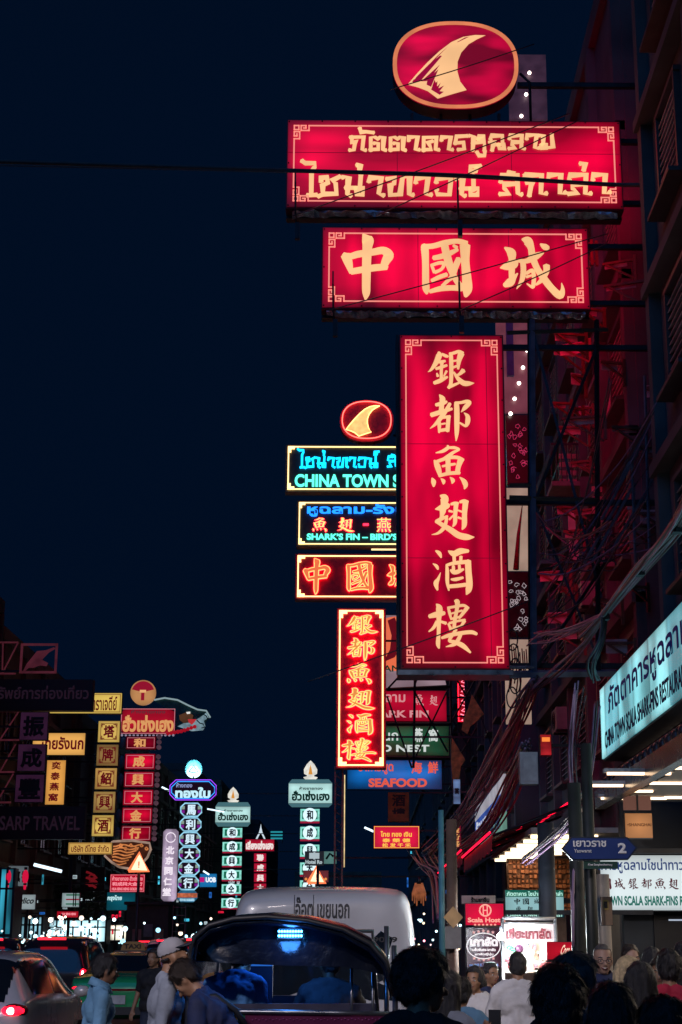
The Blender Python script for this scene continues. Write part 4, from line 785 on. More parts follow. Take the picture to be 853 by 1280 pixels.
S = Sign('lamp_box_sign', 'rounded colourful lamp box with an orange band under the octagon badges', 'sign', (221,1112,247,1128), YO, glow('lamp_teal', '#2a6a8c', .7, .4), .25, corner=.3)
m = MB(); m.box((0, S.front-.02, S.H*.55), (S.W*.96, .03, S.H*.34)); m.build('orange_band', glow('orange_band', '#c86a48', .8, .4, 5.), S.root); m = MB(); m.box((0, S.front-.02, S.H*.2), (S.W*.7, .03, S.H*.2)); m.build('white_band', glow('ice_band', '#a8d8f0', .8, .4, 5.), S.root)
# two white and green columns
def gold_column(xc, ytop, wS, Y, rows, lab, step, seen, arm_x, order):
    S = Sign('lamp_box_sign', 'white-green lamp-box sign with green Thai letters, '+lab, 'sign', (xc-wS/2, ytop, xc+wS/2, ytop+wS*.46), Y, '#c0eeea', .4, corner=.0, strength=1.0, edge=.4, lo=.6, patch=.25)
    x0, x1 = xc-wS/2, xc+wS/2; S.text('ห้างขายทอง', (x0+wS*.25, ytop+wS*.08, x1-wS*.22, ytop+wS*.15), glow('dark_green_print', '#0a3a30', .4), .03); S.text('ฮั่วเซ่งเฮง', (x0+wS*.08, ytop+wS*.17, x1-wS*.06, ytop+wS*.40), glow('dark_green_print', '#0a3a30', .4), .045)
    m = MB(); m.prism([(-S.W/2, S.H), (S.W/2, S.H), (S.W*.42, S.H+.35), (-S.W*.42, S.H+.35)], -.18, .18); m.prism([(-S.W/2, 0), (-S.W*.42, -.3), (S.W*.42, -.3), (S.W/2, 0)], -.18, .18); m.build('bevelled_rim', glow('rim_teal', '#5a8c94', .55), S.root); S.arm(arm_x, (.5,))
    t = thing('spire_lamp', 'cream dome lamp with a golden stupa, over the sign '+lab.replace('in the column ',''), 'lamp', (S.root.location.x, Y, S.root.location.z+S.H+.35)); k = wS/56*Y/150
    m = MB(); q = [(0, 2.0), (.42, 1.6), (.75, 1.05), (.72, .6), (.4, .45), (.4, .3), (.8, .2), (.6, 0), (-.6, 0), (-.8, .2), (-.4, .3), (-.4, .45), (-.72, .6), (-.75, 1.05), (-.42, 1.6)]; m.prism([(a*k*.95, b*k) for a, b in q], -.15, .15); m.build('dome', glow('dome_cream', '#e4e0d4', .95, .2), t)
    m = MB(); m.prism([(-.22*k, .5*k), (.22*k, .5*k), (.14*k, .95*k), (0, 1.55*k), (-.14*k, .95*k)], -.2, -.16); m.build('stupa', glow('stupa_gold', '#e0963c', .9), t)
    for i, ch in enumerate('和成興大仝行'):
        if i < rows: badge(ch, (xc-12.5-i*seen, ytop+wS*.46+6+i*step, xc+11.5-i*seen, ytop+wS*.46+5+step*.88+i*step), Y, order[i]+' round white badge with a dark character, '+lab, 'round', 'badges '+lab)
gold_column(291, 1008, 44, 120, 6, 'in the column beside the blue board', 17.6, .35, LX, names)
gold_column(388, 979, 55, 128, 6, 'in the column ending behind the van roof', 22.3, .15, -12, names)
S = Sign('lamp_box_sign', 'small sky-blue board with white capitals between two character columns', 'sign', (249.5,1092,271,1109), 100, '#1878b8', .25, strength=.9, edge=.15, lo=.75, patch=.15)
S.text('UOB', (257,1096.5,270,1103), glow('white_glow', '#f0f8ff', 1.0), .07); m = MB(); m.box((-S.W*.36, S.front-.02, S.H*.55), (.32, .02, .32)); m.build('magenta_mark', glow('magenta', '#c8147c', .9), S.root); S.arm(LX, (.5,))
# red column with a tiny tower
S = Sign('lamp_box_sign', 'far red board with white Thai letters, under a tiny white tower lamp', 'sign', (306.5,1049,343,1065), 150, '#c01434', .3, strength=.85, edge=.3, lo=.6, patch=.2)
S.text('เลี่ยงเซ่งเฮง', (307.5,1051,342,1062), glow('white_print2', '#f4e4e0', .95), .06); S.arm(-13, (.5,))
t = thing('tower_lamp', 'tiny white lattice tower lamp on the far red board', 'lamp', tuple(at(326, 1048.5, 150))); k = .0843
m = MB(); m.prism([(-6*k, 0), (-4*k, 0), (-1*k, 6*k), (1*k, 6*k), (4*k, 0), (6*k, 0), (2*k, 8*k), (.6*k, 14*k), (0, 18*k), (-.6*k, 14*k), (-2*k, 8*k)], -.1, .1); m.build('tower', glow('tower_white', '#d8e8f4', .9), t)
for i, ch in enumerate('聯成興大'):
    S = Sign('square_sign', names[i]+' small red square with a white Chinese character, in the far red column', 'sign', (317.5,1066.5+i*12.6,333,1077.5+i*12.6), 150, '#c8143a', .3, strength=.85, edge=.2, lo=.7, patch=.2, group='far red squares')
    S.text(ch, (321,1067.8+i*12.6,330,1076.4+i*12.6), glow('white_print2', '#f4e4e0', .95), .07); S.arm(-13, (.5,))
t = thing('stripe_sign', 'teal sign of three slanting stripes beside the tiny tower', 'sign', tuple(at(346, 1047, 152)))
for k in range(3): m = MB(); p = at(346, 1040+k*4, 152)-t.location; m.box((p.x, 0, p.z), (1.25, .1, .16)); m.build('stripe', glow('teal_stripe', '#2a9ca8', .8), t)
m = MB(); m.box((.6, .1, .2), (.08, .08, 1.6)); m.build('support', DARK, t)
# street boards near the white van roof
S = Sign('street_board', 'small dark street board with white lettering in front of the white badge column', 'sign', (381,1064,405,1082), 40, glow('slate_board_lit', '#14242c', .5), .08)
S.text('Hotel Ro', (382,1075,403,1080), glow('soft_white', '#b8ccd0', .8), .05); m = MB(); m.box((0, -.05, S.H*.68), (.28, .01, .16)); m.box((0, -.05, S.H*.68), (.05, .012, .2)); m.build('pictogram', glow('soft_white', '#b8ccd0', .8), S.root); m = MB(); m.cyl((.1, .05, 0), (.1, .05, -S.root.location.z), .04, 8); m.build('pole', DARK, S.root)
S = Sign('lamp_box_sign', 'pale mint lamp box with dark marks behind the small dark street board', 'sign', (404,1064,421,1080), 60, '#68a8a0', .2, strength=.7, edge=.3, lo=.6, patch=.5); m = MB(); m.tube([(-.15, S.front-.02, .2), (0, S.front-.02, .42), (.15, S.front-.02, .3)], .05, 5); m.build('marks', INK, S.root); S.arm(5, (.5,))
S = Sign('lamp_box_sign', 'small dark red board with yellow and white marks behind the lower triangle lamp', 'sign', (379,1088,411,1103), 62, '#7c1020', .2, strength=.7, edge=.15, lo=.6, patch=.3)
for k in range(5): m = MB(); m.ball((-.42+k*.21, S.front-.02, .14), (.06, .01, .06), 8, 5); m.build('dot', glow('amber_dot', '#e89048', 1.), S.root)
S.arm(5, (.5,))
# shop fronts under the left-hand boards
def shopfront(box, Y, lab, col, st, nb, ext=1.2, mark=None):
    S = Sign('shopfront', lab, 'shopfront', box, Y, None, ext, DARK); W, H = S.W, S.H
    m = MB(); m.box((0, S.front-.01, H*.5), (W*.97, .04, H*.96)); m.build('lit_glass', lightbox('shop_glass', col, W, H, st, .3, .3, 0, 'Y', .75, .9, box[0]*1.7), S.root)
    m = MB()
    for k in range(nb+1): m.box((-W/2+k*W/nb, S.front-.05, H*.5), (.07, .06, H))
    m.box((0, S.front-.055, H*.7), (W, .05, .06)); m.box((0, S.front-.055, .05), (W, .06, .12)); m.build('mullion', DARK, S.root); return S
shopfront((-30,1085,14,1172), 46, 'cyan-lit shop window with tall panes below the black travel board', '#3aa8c4', 1.1, 5)
shopfront((20,1146,52,1180), 52, 'narrow bluish-white lit shop entrance with tall posts', '#9ad4e8', 1.6, 6)
shopfront((60,1150,132,1180), 66, 'row of bright white shop windows low behind the cars', '#b8e8f4', 1.9, 7)
shopfront((133,1156,176,1178), 72, 'wide warm-white lit market stall front behind the far cars', '#e8e4d0', 2.0, 4)
shopfront((180,1140,205,1178), 88, 'cool blue lit shop front beside the dark kiosk', '#4a90b8', 1.2, 4)
S = Sign('lamp_box_sign', 'white shop sign with black Chinese characters beside two red lanterns', 'sign', (9,1082,33,1108), 46.5, '#8a98a0', .25, strength=.6, edge=.3, lo=.6, patch=.3, yaw=.2)
for i, ch in enumerate('林真香'): S.text(ch, (11+i*7, 1088, 17+i*7, 1103), INK, .05)
for k, x in enumerate((10.5, 31.5)):
    t = thing('red_lantern', ('red lantern hanging before the white shop sign, on the shop entrance side', 'red lantern hanging before the white shop sign, on the street side')[k], 'lantern', tuple(at(x, 1104, 46)))
    m = MB(); m.ball((0, 0, .2), (.1, .1, .22), 10, 8); m.build('shade', glow('lantern_red', '#d81440', .9), t); m = MB(); m.cyl((0, 0, .42), (0, 0, .5), .05, 8); m.cyl((0, 0, -.06), (0, 0, 0), .05, 8); m.build('cap', DARK, t); m = MB(); m.cyl((0, 0, -.2), (0, 0, -.06), .035, 6, .05); m.build('tassel', glow('lantern_red', '#d81440', .9), t)
S = Sign('lamp_box_sign', 'white sign with black handwriting above the narrow lit entrance', 'sign', (22,1118,44,1137), 50, '#a8b8bc', .25, strength=.75, edge=.15, lo=.7, patch=.2)
S.text('glico', (24,1122,42,1132), INK, .03, lean=.3); m = MB(); m.box((0, .1, -1), (.06, .06, 2)); m.build('support', DARK, S.root)
S = Sign('lamp_box_sign', 'orange and yellow lamp-box panel beside the handwritten white sign', 'sign', (2,1118,21,1136), 50, '#b87840', .25, strength=.7, edge=.3, lo=.5, patch=.8, pscale=3.)
m = MB()
for k in range(7): m.ball((-.25+k*.09, S.front-.01, .12+.05*(k % 3)), (.05, .01, .09), 7, 5)
m.build('flame_shapes', glow('flame_yellow', '#e8b060', .8), S.root)
S = Sign('lamp_box_sign', 'striped white, red and green lamp box over a red strip sign', 'sign', (77,1116,99,1134), 56, '#b8d0d4', .25, strength=.7, edge=.15, lo=.6, patch=.3)
for k in range(3): m = MB(); m.box((.08, S.front-.02, .12+k*.17), (.5, .02, .05)); m.build('stripe', glow(('stripe_green', 'stripe_red', 'stripe_green')[k], ('#1c7050', '#a02038', '#1c7050')[k], .7), S.root)
m = MB(); m.box((.12, S.front-.035, .28), (.04, .02, .5)); m.box((.2, S.front-.035, .28), (.04, .02, .5)); m.build('bars', INK, S.root)
S = Sign('lamp_box_sign', 'red strip sign with tiny pale letters below the striped lamp box', 'sign', (71,1139,98,1147), 56, '#c8142c', .25, strength=.85, edge=.1, lo=.6, patch=.2); S.text('HUA SENG HENG', (77,1141,95,1144), PK, .06)
m = MB(); m.cyl((0, .1, -S.root.location.z), (0, .1, 2.4), .06, 8); m.build('post', DARK, S.root)
# dark red mural-like panel, dark kiosk and plants on the left
S = Sign('unlit_sign', 'dark panel with blotchy red Chinese brushwork beside the yellow strip', 'sign', (100,1084,130,1114), 66, INK, .2, INK); m = MB(); [m.tube([(S.loc(107+i%3*5,0)[0], S.front-.02, S.loc(0,1090+i*2.4)[1]), (S.loc(113+i%3*4,0)[0], S.front-.02, S.loc(0,1092+i*2.2)[1]), (S.loc(111+i%2*9,0)[0], S.front-.02, S.loc(0,1096+i*2)[1])], .06, 5) for i in range(8)]; m.build('brushwork', glow('dull_red_glow', '#8a1a24', .5), S.root); S.arm(LX, (.5,))  # brushwork is unlit; a dim glow is put into its colour
kk = thing('kiosk', 'dark kiosk with posters and a small ladder rack in front of the blue shop front', 'kiosk', (at(186, 1180, 60).x, 60, 0))
m = MB(); m.box((0, 0, 1.6), (1.7, 1.2, 3.2)); m.box((0, 0, 3.28), (1.9, 1.5, .12)); m.build('body', mat('kiosk_grey', (.03, .03, .035), .6), kk)
for k in range(3): m = MB(); m.box((-.4+k*.45, -.62, 2.0+.2*(k % 2)), (.36, .03, .5)); m.build('poster', mat('poster_%d' % k, ((.25, .12, .14), (.14, .15, .2), (.3, .2, .14))[k], .6), kk)
m = MB()
for k in range(7): m.box((1.25, -.3, 1.2+k*.32), (.5, .03, .03))
m.box((1.0, -.3, 2.0), (.03, .03, 2.4)); m.box((1.5, -.3, 2.0), (.03, .03, 2.4)); m.build('ladder_rack', mat('rack_rose', (.3, .2, .22), .5), kk)
def tree(lab, px, py0, Y, h, cr, seed):
    rnd = random.Random(seed); x = at(px, 1180, Y).x
    t = thing('street_tree', lab, 'tree', (x, Y, 0.1)); m = MB(); m.tube([(0, 0, 0), (.06, .02, h*.4), (-.05, 0, h*.7)], [.13, .1, .07], 8)
    for k in range(6): a = rnd.uniform(0, 6.3); m.tube([(0, 0, h*.5+k*.12), (math.cos(a)*cr*.5, math.sin(a)*cr*.5, h*.75+rnd.uniform(-.2, .4)), (math.cos(a)*cr*.8, math.sin(a)*cr*.8, h*.9)], [.05, .03, .01], 5)
    m.build('trunk', mat('bark', (.09, .07, .05), .9, 0, .4, 5, .5), t); m = MB()
    cl = [(rnd.uniform(-cr, cr)*.75, rnd.uniform(-cr, cr)*.75, h*.85+rnd.uniform(-.5, .55)*cr, rnd.uniform(.25, .5)*cr) for _ in range(13)]
    for _ in range(1500):
        c = rnd.choice(cl); v = Vector((rnd.gauss(0, 1), rnd.gauss(0, 1), rnd.gauss(0, 1))).normalized()*c[3]*rnd.uniform(.5, 1.05)
        p = Vector(c[:3])+v; a = Vector((rnd.gauss(0, 1), rnd.gauss(0, 1), rnd.gauss(0, .6))).normalized(); b = a.cross(Vector((rnd.gauss(0, 1), rnd.gauss(0, 1), rnd.gauss(0, 1)))).normalized(); s = rnd.uniform(.06, .12)
        m.add([p-a*s, p+b*s*.45, p+a*s, p-b*s*.45], [(0,1,2,3)])
    m.build('crown', mat('leaf_green', (.045, .075, .03), .5, 0, .5, 8), t)
tree('dark leafy street tree below the black travel board', 56, 1180, 72, 4.6, 1.3, 2)
tree('thin dark street tree beside the dark red brushwork panel', 108, 1180, 70, 4.0, 1.2, 6)
# street lamps: far points of light strung over the road and stalls
rnd = random.Random(11)
def bulb(px, py, Y, r, col, st, lab, grp):
    p = at(px, py, Y); t = thing('hanging_lamp', lab, 'lamp', tuple(p), 0, grp)
    o = MB().ball((0, 0, 0), r, 8, 6); o.build('bulb', glow('bulb_'+col[1:]+str(st), col, st), t)
    o = MB(); o.cyl((0, 0, r*.8), (0, 0, r*2.2), r*.35, 6); o.build('socket', DARK, t)
for k in range(95):
    px = rnd.choice([rnd.uniform(0, 290), rnd.uniform(0, 290), rnd.uniform(30, 130)]); Y = min(150, rnd.uniform(7, 14.5)*F/(460-px)); py = rnd.uniform(1146, 1179)
    bulb(px, py, Y, rnd.uniform(.07, .2)*Y/100, rnd.choice(['#c8f4ff', '#a0e4ff', '#ffe8d0', '#d8f8ff']), rnd.choice([2.0, 4.0]), 'small lamp over the far stalls and shop doors', 'small far lamps')
for k in range(34):
    Y = rnd.uniform(40, 110); px = rnd.uniform(518, 580); py = rnd.uniform(1138, 1190)
    bulb(px, py, Y, rnd.uniform(.03, .08)*Y/60, rnd.choice(['#c8f4ff', '#ffd8d8', '#ff9ab0', '#ffe8c0']), rnd.choice([2.0, 4.0]), 'tiny lamp among the far food stalls', 'tiny stall lamps')
for px, py, Y, w, lab in ((207,986,98,.5,'short tilted white tube lamp beside the octagon sign'),(462,1037,80,.55,'short white tube lamp on the dark wall before the red board'),(270,1013,118,1.4,'long white tube lamp lighting the white-green sign'),(258,1091,98,.4,'short white tube lamp on top of the blue board'),(60,1085,52,1.0,'dim blue tube lamp over the leafy tree')):
    t = thing('tube_lamp', lab, 'tube light', tuple(at(px, py, Y)), 0); m = MB(); m.tube([(-w/2, 0, .12), (w/2, 0, -.12)], .06, 6); m.build('tube', glow('cool_tube', '#d8f0ff', 1.8), t); m = MB(); m.tube([(-w/2, .08, .16), (w/2, .08, -.08)], .07, 4); m.build('housing', DARK, t)

# tiny far signs over the shop doors
rnd = random.Random(31); kinds = (('tiny cyan lamp-box sign over a far shop door', '#48c8e8'), ('tiny white lamp-box sign over a far shop door', '#d8f0f8'), ('tiny red lamp-box sign over a far shop door', '#e01c3c'), ('tiny blue lamp-box sign over a far shop door', '#2a70d0'))
for k in range(64):
    lab, c = kinds[(0, 1, 0, 1, 3, 2)[k % 6]]; px, py = (rnd.uniform(0, 300), rnd.uniform(1095, 1172)) if k % 4 else (rnd.uniform(505, 568), rnd.uniform(1040, 1180)); Y = rnd.uniform(12, 14.6)*F/(455-px) if px < 350 else 4.3*F/(px-455)
    w, h = rnd.choice([(7, 3), (3, 9), (10, 4), (2.2, 14), (5, 5)]); w *= rnd.uniform(.6, 1.1); h *= rnd.uniform(.6, 1.1)
    t = thing('shop_sign', lab, 'sign', tuple(at(px, py, Y)), 0, 'far shop signs'); W, H = w/F*Y, h/F*Y
    m = MB(); m.box((0, .08, H/2), (W*1.1, .12, H*1.1)); m.build('cabinet', DARK, t); m = MB(); m.box((0, 0, H/2), (W, .03, H)); m.build('lit_face', glow('far_face_'+c[1:]+str(k % 3), c, (.5, .8, 1.3)[k % 3], .45, 4.), t)
    m = MB()
    for j in range(3): m.box(((j-1)*W*.26, -.02, H*.5), (W*.14, .012, H*.45))
    m.build('dark_marks', INK, t); m = MB(); e = (LX if px < 350 else 5)-t.location.x; m.box((e/2, .12, H*.5), (abs(e), .04, .04)); m.build('bracket', DARK, t)
# ------------------------------------------------------------------ right-hand pavement: signs, stalls, poles
S = Sign('lamp_box_sign', 'red lamp-box board with pale round emblem and serif name, above the round purple board', 'sign', (582,1129,630.5,1157), 22, '#e80c40', .2, strength=.95, edge=.15, lo=.7, patch=.15)
SAL = glow('salmon_text', '#ffae9c', .95); S.text('Scala Hostel', (585,1147,632,1153), SAL, .035)
m = MB(); cx_, cz_ = S.loc(607, 1138); rr = .085
m.tube([(cx_+rr*math.cos(i*.35), S.front-.02, cz_+rr*math.sin(i*.35)) for i in range(19)], .012, 5)
for dx in (-.03, .03): m.box((cx_+dx, S.front-.02, cz_), (.016, .01, .14))
m.box((cx_, S.front-.022, cz_), (.07, .01, .016)); m.build('emblem', SAL, S.root)
m = MB()
for k in range(6): m.box((S.loc(594+k*5, 0)[0], S.front-.02, S.loc(0, 1156)[1]), (.03, .01, .025))
m.build('small_print', SAL, S.root); S.arm(4.4, (.6,))
S = Sign('lamp_box_sign', 'shadowed green and white lamp box with dark Chinese characters, behind the wide dark pole', 'sign', (632,1112,706,1147), 27, '#a8dce0', .25, strength=.8, edge=.2, lo=.7, patch=.35)
m = MB(); m.box((0, S.front-.008, S.H*.86), (S.W*.98, .012, S.H*.24)); m.build('green_band', glow('sea_green_band', '#0c6a58', .7, .2), S.root)
m = MB(); m.box((0, S.front-.008, S.H*.08), (S.W*.98, .012, S.H*.13)); m.build('dark_band', glow('dark_teal_band', '#083a4a', .6), S.root)
S.text('ภัตตาคาร ไชน่าทาวน์สกาล่า', (634,1114,704,1120), glow('mint_text', '#c0f4e4', .9), .03, .02); S.text('CHINA TOWN SCALA REST', (634,1142.5,704,1146), glow('mint_text', '#c0f4e4', .9), .03, .02)
for ch, b in (('中',(643,1123,651,1131)),('國',(654,1123,662,1131)),('城',(668,1123,676,1131)),('魚',(645,1133,652,1140)),('翅',(659,1133,667,1140))): S.brush(ch, b, INK, .02)
S.arm(4.4, (.6,))
S = Sign('round_board', 'dark purple board with white Thai lettering inside a white oval ring and stars', 'sign', (583,1159,627.5,1210), 17, '#541238', .12, strength=.7, edge=.2, lo=.5, patch=.4)
WT = glow('white_text', '#f4ecf0', 1.0); cx_, cz_ = S.loc(605, 1182.5)
m = MB(); m.tube([(cx_+.195*math.cos(i*.2), S.front-.02, cz_+.145*math.sin(i*.2)) for i in range(33)], .006, 5); m.build('ring', WT, S.root)
S.text('เกาลัด', (588,1171,623,1183), WT, .06); S.text('เมล็ดพิเศษ-เกาลัด', (590,1185,620,1189), WT, .05); S.text('เกาลัดญี่ปุ่น', (594,1191,617,1195), WT, .05)
m = MB()
for k in range(5):
    for zz in (1163.5, 1200):
        x, z = S.loc(593+k*6, zz+abs(k-2)*(1.0 if zz < 1180 else -1.0)); q = []
        for i in range(10): a = math.pi/2+i*math.pi/5; r_ = .022 if i % 2 == 0 else .010; q.append((x+r_*math.cos(a), S.front-.02, z+r_*math.sin(a)))
        m.add(q, [tuple(range(10))])
m.build('stars', glow('star_rose', '#e8b0b0', .9), S.root); S.text('กก. 260 ฿. ½กก. 140 ฿.', (587,1204.5,624,1208), glow('blue_white_text', '#7aa0e0', .8), .03)
m = MB()
for x in (-.19, .19): m.cyl((x, .03, 0), (x, .03, -S.root.location.z), .018, 8)
m.build('legs', DARK, S.root)
# stall with its own sign board, posters, frame and lamps
st = thing('food_stall', 'food stall with a white sign board, posters and bare bulbs beside a drinks cooler', 'stall', (at(660, 1280, 15.5).x, 15.5, 0)); sx, sy = st.location.x, 15.5
def bx(nm, px0, py0, px1, py1, Y, d, m_):
    a, b = at(px0, py1, Y), at(px1, py0, Y); o = MB(); o.box(((a.x+b.x)/2-sx, Y-sy, (a.z+b.z)/2), (b.x-a.x, d, b.z-a.z)); return o.build(nm, m_, st)
m = MB(); m.box((0, .5, .75), (1.5, 1.0, .06)); m.box((0, .05, .42), (1.5, .05, .62)); m.build('counter', mat('stall_steel', (.4, .4, .42), .35, .8, .3, 4), st)
for a in ((628,1148),(694,1148)):
    p = at(a[0], a[1], 15.5); m = MB(); m.cyl((p.x-sx, 0, 0), (p.x-sx, 0, p.z), .02, 8); m.build('post', mat('alu', (.5, .5, .52), .3, .8), st)
a, b = at(628,1148,15.5), at(694,1148,15.5); m = MB(); m.cyl((a.x-sx, 0, a.z), (b.x-sx, 0, b.z), .02, 8); m.cyl((a.x-sx, 0, a.z-.05), (b.x-sx, 0, b.z-.05), .012, 6); m.build('top_rail', mat('alu', (.5, .5, .52), .3, .8), st)
bx('sign_board', 630, 1155.5, 692, 1178, 15.55, .04, glow('stall_board_glow', '#d8c4c8', .75, .2, 3.))  # board and posters are no lamps; a lit look is put in as glow
vs, fs = text_shape('เซียะเกาลัด', .05); a, b = at(633,1174,15.5), at(689,1160,15.5); o = MB(); o.add([(a.x-sx+(b.x-a.x)*v[0], -.0-.004*v[2], a.z+(b.z-a.z)*v[1]) for v in vs], fs); o.build('lettering', glow('maroon_text', '#7c0a28', .5), st)
bx('poster', 630.5, 1178.5, 660, 1216, 15.56, .02, glow('poster_white', '#c8ccc4', .6, .35, 6.)); bx('poster', 661, 1178.5, 682, 1216, 15.56, .02, glow('poster_cream_glow', '#d8c0a8', .7, .3, 9.))
rnd = random.Random(3)
o = MB(); p = at(637, 1184, 15.53); [o.ball((p.x-sx+k*.03, .03, p.z-.02*k), (.035, .004, .02), 7, 5) for k in range(4)]; o.build('poster_leaf', mat('leaf_print', (.05, .3, .12), .5), st)
o = MB(); p = at(634, 1202, 15.53); [o.ball((p.x-sx+rnd.uniform(0, .13), .03, p.z+rnd.uniform(-.08, .05)), (.03, .005, .03), 8, 5) for k in range(11)]; o.build('poster_fruit', mat('fruit_print', (.4, .07, .1), .5), st)
o = MB(); p = at(649, 1186, 15.53); o.cyl((p.x-sx, .03, p.z), (p.x-sx, .022, p.z), .045, 18); o.build('poster_badge', mat('badge_print', (.12, .04, .09), .5), st)
for k in range(12):
    px = 662+rnd.uniform(0, 20); py = 1183+rnd.uniform(0, 32); o = MB(); p = at(px, py, 15.5); o.box((p.x-sx, 0, p.z), (.04, .05, .06)); o.build('package', mat('pack_%d' % (k % 4), ((.6, .5, .45), (.5, .08, .1), (.65, .6, .5), (.3, .12, .08))[k % 4], .4), st)
for px, py, r_ in ((626.5,1170.5,.042),(660.5,1190.5,.028)):
    p = at(px, py, 15.2); o = MB().ball((p.x-sx, -.3, p.z), r_, 12, 8); b_ = o.build('bulb', glow('stall_bulb', '#dff2ff', 60), st)
    o = MB(); o.cyl((p.x-sx, -.3, p.z+r_*.7), (p.x-sx, -.3, p.z+r_+.06), .018, 8); o.build('socket', BLACK, b_)
    d = bpy.data.lights.new('stall_bulb', 'POINT'); d.energy = 80 if px < 640 else 32; d.shadow_soft_size = .05; d.color = (.85, .95, 1) if px < 640 else (1, .93, .85)
    l_ = bpy.data.objects.new('stall_bulb', d); COL.objects.link(l_); l_.location = (p.x, p.y-.12, p.z)
S = Sign('drinks_cooler', 'drinks cooler with a red header and white flowing script, beside the food stall', 'cooler', (684,1177,725,1200), 14.4, '#c80c28', .5, strength=.8, edge=.1, lo=.7, patch=.25)
S.text('Coca-Cola', (702,1181,724,1194), glow('script_cream', '#ffd8c0', .9), .03, lean=.35)
m = MB(); m.box((0, .06, -.75), (S.W, .5, 1.45)); m.build('body', mat('cooler_body', (.35, .02, .03), .3), S.root); m = MB(); m.box((0, -.21, -.72), (S.W*.86, .02, 1.2)); m.build('glass_door', GLASS, S.root); m = MB(); m.box((S.W*.36, -.23, -.72), (.025, .04, .5)); m.build('handle', DARK, S.root)
# poles
def pole(lab, px, Y, ztop, r, m_, cat='pole', nm='utility_pole'):
    t = thing(nm, lab, cat, (at(px, 1182, Y).x, Y, .13)); o = MB(); o.cyl((0, 0, 0), (0, 0, ztop), r*1.08, 14, r*.9); o.build('shaft', m_, t); o = MB(); o.cyl((0, 0, 0), (0, 0, .12), r*1.6, 14); o.build('base', DARK, t); return t
PC = mat('pole_concrete', (.13, .125, .12), .75, 0, .4, 3, .3)
t = pole('dark wide pole standing in front of the green and white lamp box', 686, 16, 2.8, .1, mat('pole_dark_blue', (.012, .016, .024), .6))
t = pole('brown concrete pole with a small steel box, beside the round purple board', 566, 15, 2.75, .06, mat('pole_brown', (.09, .055, .04), .75, 0, .4, 3, .3))
m = MB(); m.box((0, -.1, 1.55), (.16, .12, .22)); m.build('steel_box', mat('box_grey', (.2, .2, .2), .5, .4), t); m = MB(); m.add([(-.1, -.17, 1.75), (0, -.17, 1.64), (.1, -.17, 1.75), (0, -.17, 1.86)], [(0,1,2,3)]); m.build('diamond_plate', mat('diamond_yellow', (.5, .32, .14), .5), t)
t = pole('thin cyan post between the concrete pole and the far stalls', 553, 21, 3.4, .045, mat('post_cyan', (.10, .30, .36), .4))
t = pole('dark post carrying the blue street name sign', 741, 13.2, 3.3, .055, mat('post_paint', (.016, .02, .018), .5), 'post', 'sign_post')
t = pole('pale concrete pole behind the man with glasses', 756, 14.2, 2.15, .075, mat('pole_pale', (.38, .33, .28), .75, 0, .3, 3, .2), 'post', 'concrete_post')
t = pole('dark olive pipe pole to the side of the drinks cooler', 724, 13.8, 3.0, .07, mat('pole_olive', (.014, .018, .016), .6))
S = Sign('notice_board', 'bare brown wooden plate with a small yellow sticker under the street name sign', 'sign', (752,1121,767,1157), 13.6, mat('plywood', (.32, .22, .15), .7, 0, .3, 4), .03)
m = MB(); m.box((-.01, S.front-.01, S.H*.72), (.05, .01, .09)); m.build('sticker', mat('sticker_yellow', (.5, .38, .12), .5), S.root); m = MB(); m.box((-.01, S.front-.018, S.H*.72), (.03, .01, .06)); m.build('sticker_print', INK, S.root); m = MB(); m.box((0, .07, S.H*.5), (.05, .12, .05)); m.build('clamp', DARK, S.root)
# street name sign: a double-pointed plate
t = thing('street_name_sign', 'dark blue double-pointed street name sign with white Thai and the number 2', 'street sign', tuple(at(750, 1076, 13)))
def sp(x, y, d=0.): v = at(x, y, 13)-t.location; return (v.x, v.y-d, v.z)
for nm, q, mm, d0 in (('plate', [(702,1061),(714,1046),(784,1046.5),(797,1060),(785,1075),(716,1076)], mat('rim_paint', (.02, .03, .05), .35), .02), ('blue_panel', [(704.5,1061),(715,1048),(783,1048.5),(794,1060),(784,1073.5),(717,1074)], mat('sign_blue', (.022, .05, .20), .35, 0, .15, 3), .03)):
    a = [sp(x, y, d0) for x, y in q]; b = [(v[0], v[1]+d0*2, v[2]) for v in a]; o = MB(); o.add(a+b, [tuple(range(6)), tuple(range(11, 5, -1))]+[(i, i+6, (i+1) % 6+6, (i+1) % 6) for i in range(6)]); o.build(nm, mm, t)
WP = mat('sign_white', (.85, .85, .85), .4, 0, .08)
def stext(body, b, bold, par, d=.036, m_=WP): vs, fs = text_shape(body, bold); A, B = sp(b[0], b[3]), sp(b[2], b[1]); o = MB(); o.add([(A[0]+(B[0]-A[0])*v[0], A[1]-d-.003*v[2], A[2]+(B[2]-A[2])*v[1]) for v in vs], fs); o.build('lettering', m_, par)
stext('เยาวราช', (716,1051,757,1059), .03, t); stext('Yaowarat', (717,1061.5,739,1066), .02, t); stext('2', (772,1054,782,1067), .04, t)
a, b = sp(730, 1086), sp(772, 1077); o = MB(); o.box(((a[0]+b[0])/2, 0, (a[2]+b[2])/2), (b[0]-a[0], .03, b[2]-a[2])); gp = o.build('green_plate', mat('sign_green', (.015, .06, .045), .4), t)
vs, fs = text_shape('Khet Samphanthawong', .03); o = MB(); A, B = sp(735, 1083), sp(765, 1079.5); o.add([(A[0]+(B[0]-A[0])*v[0], -.02-.002*v[2], A[2]+(B[2]-A[2])*v[1]) for v in vs], fs); o.build('lettering', WP, gp)
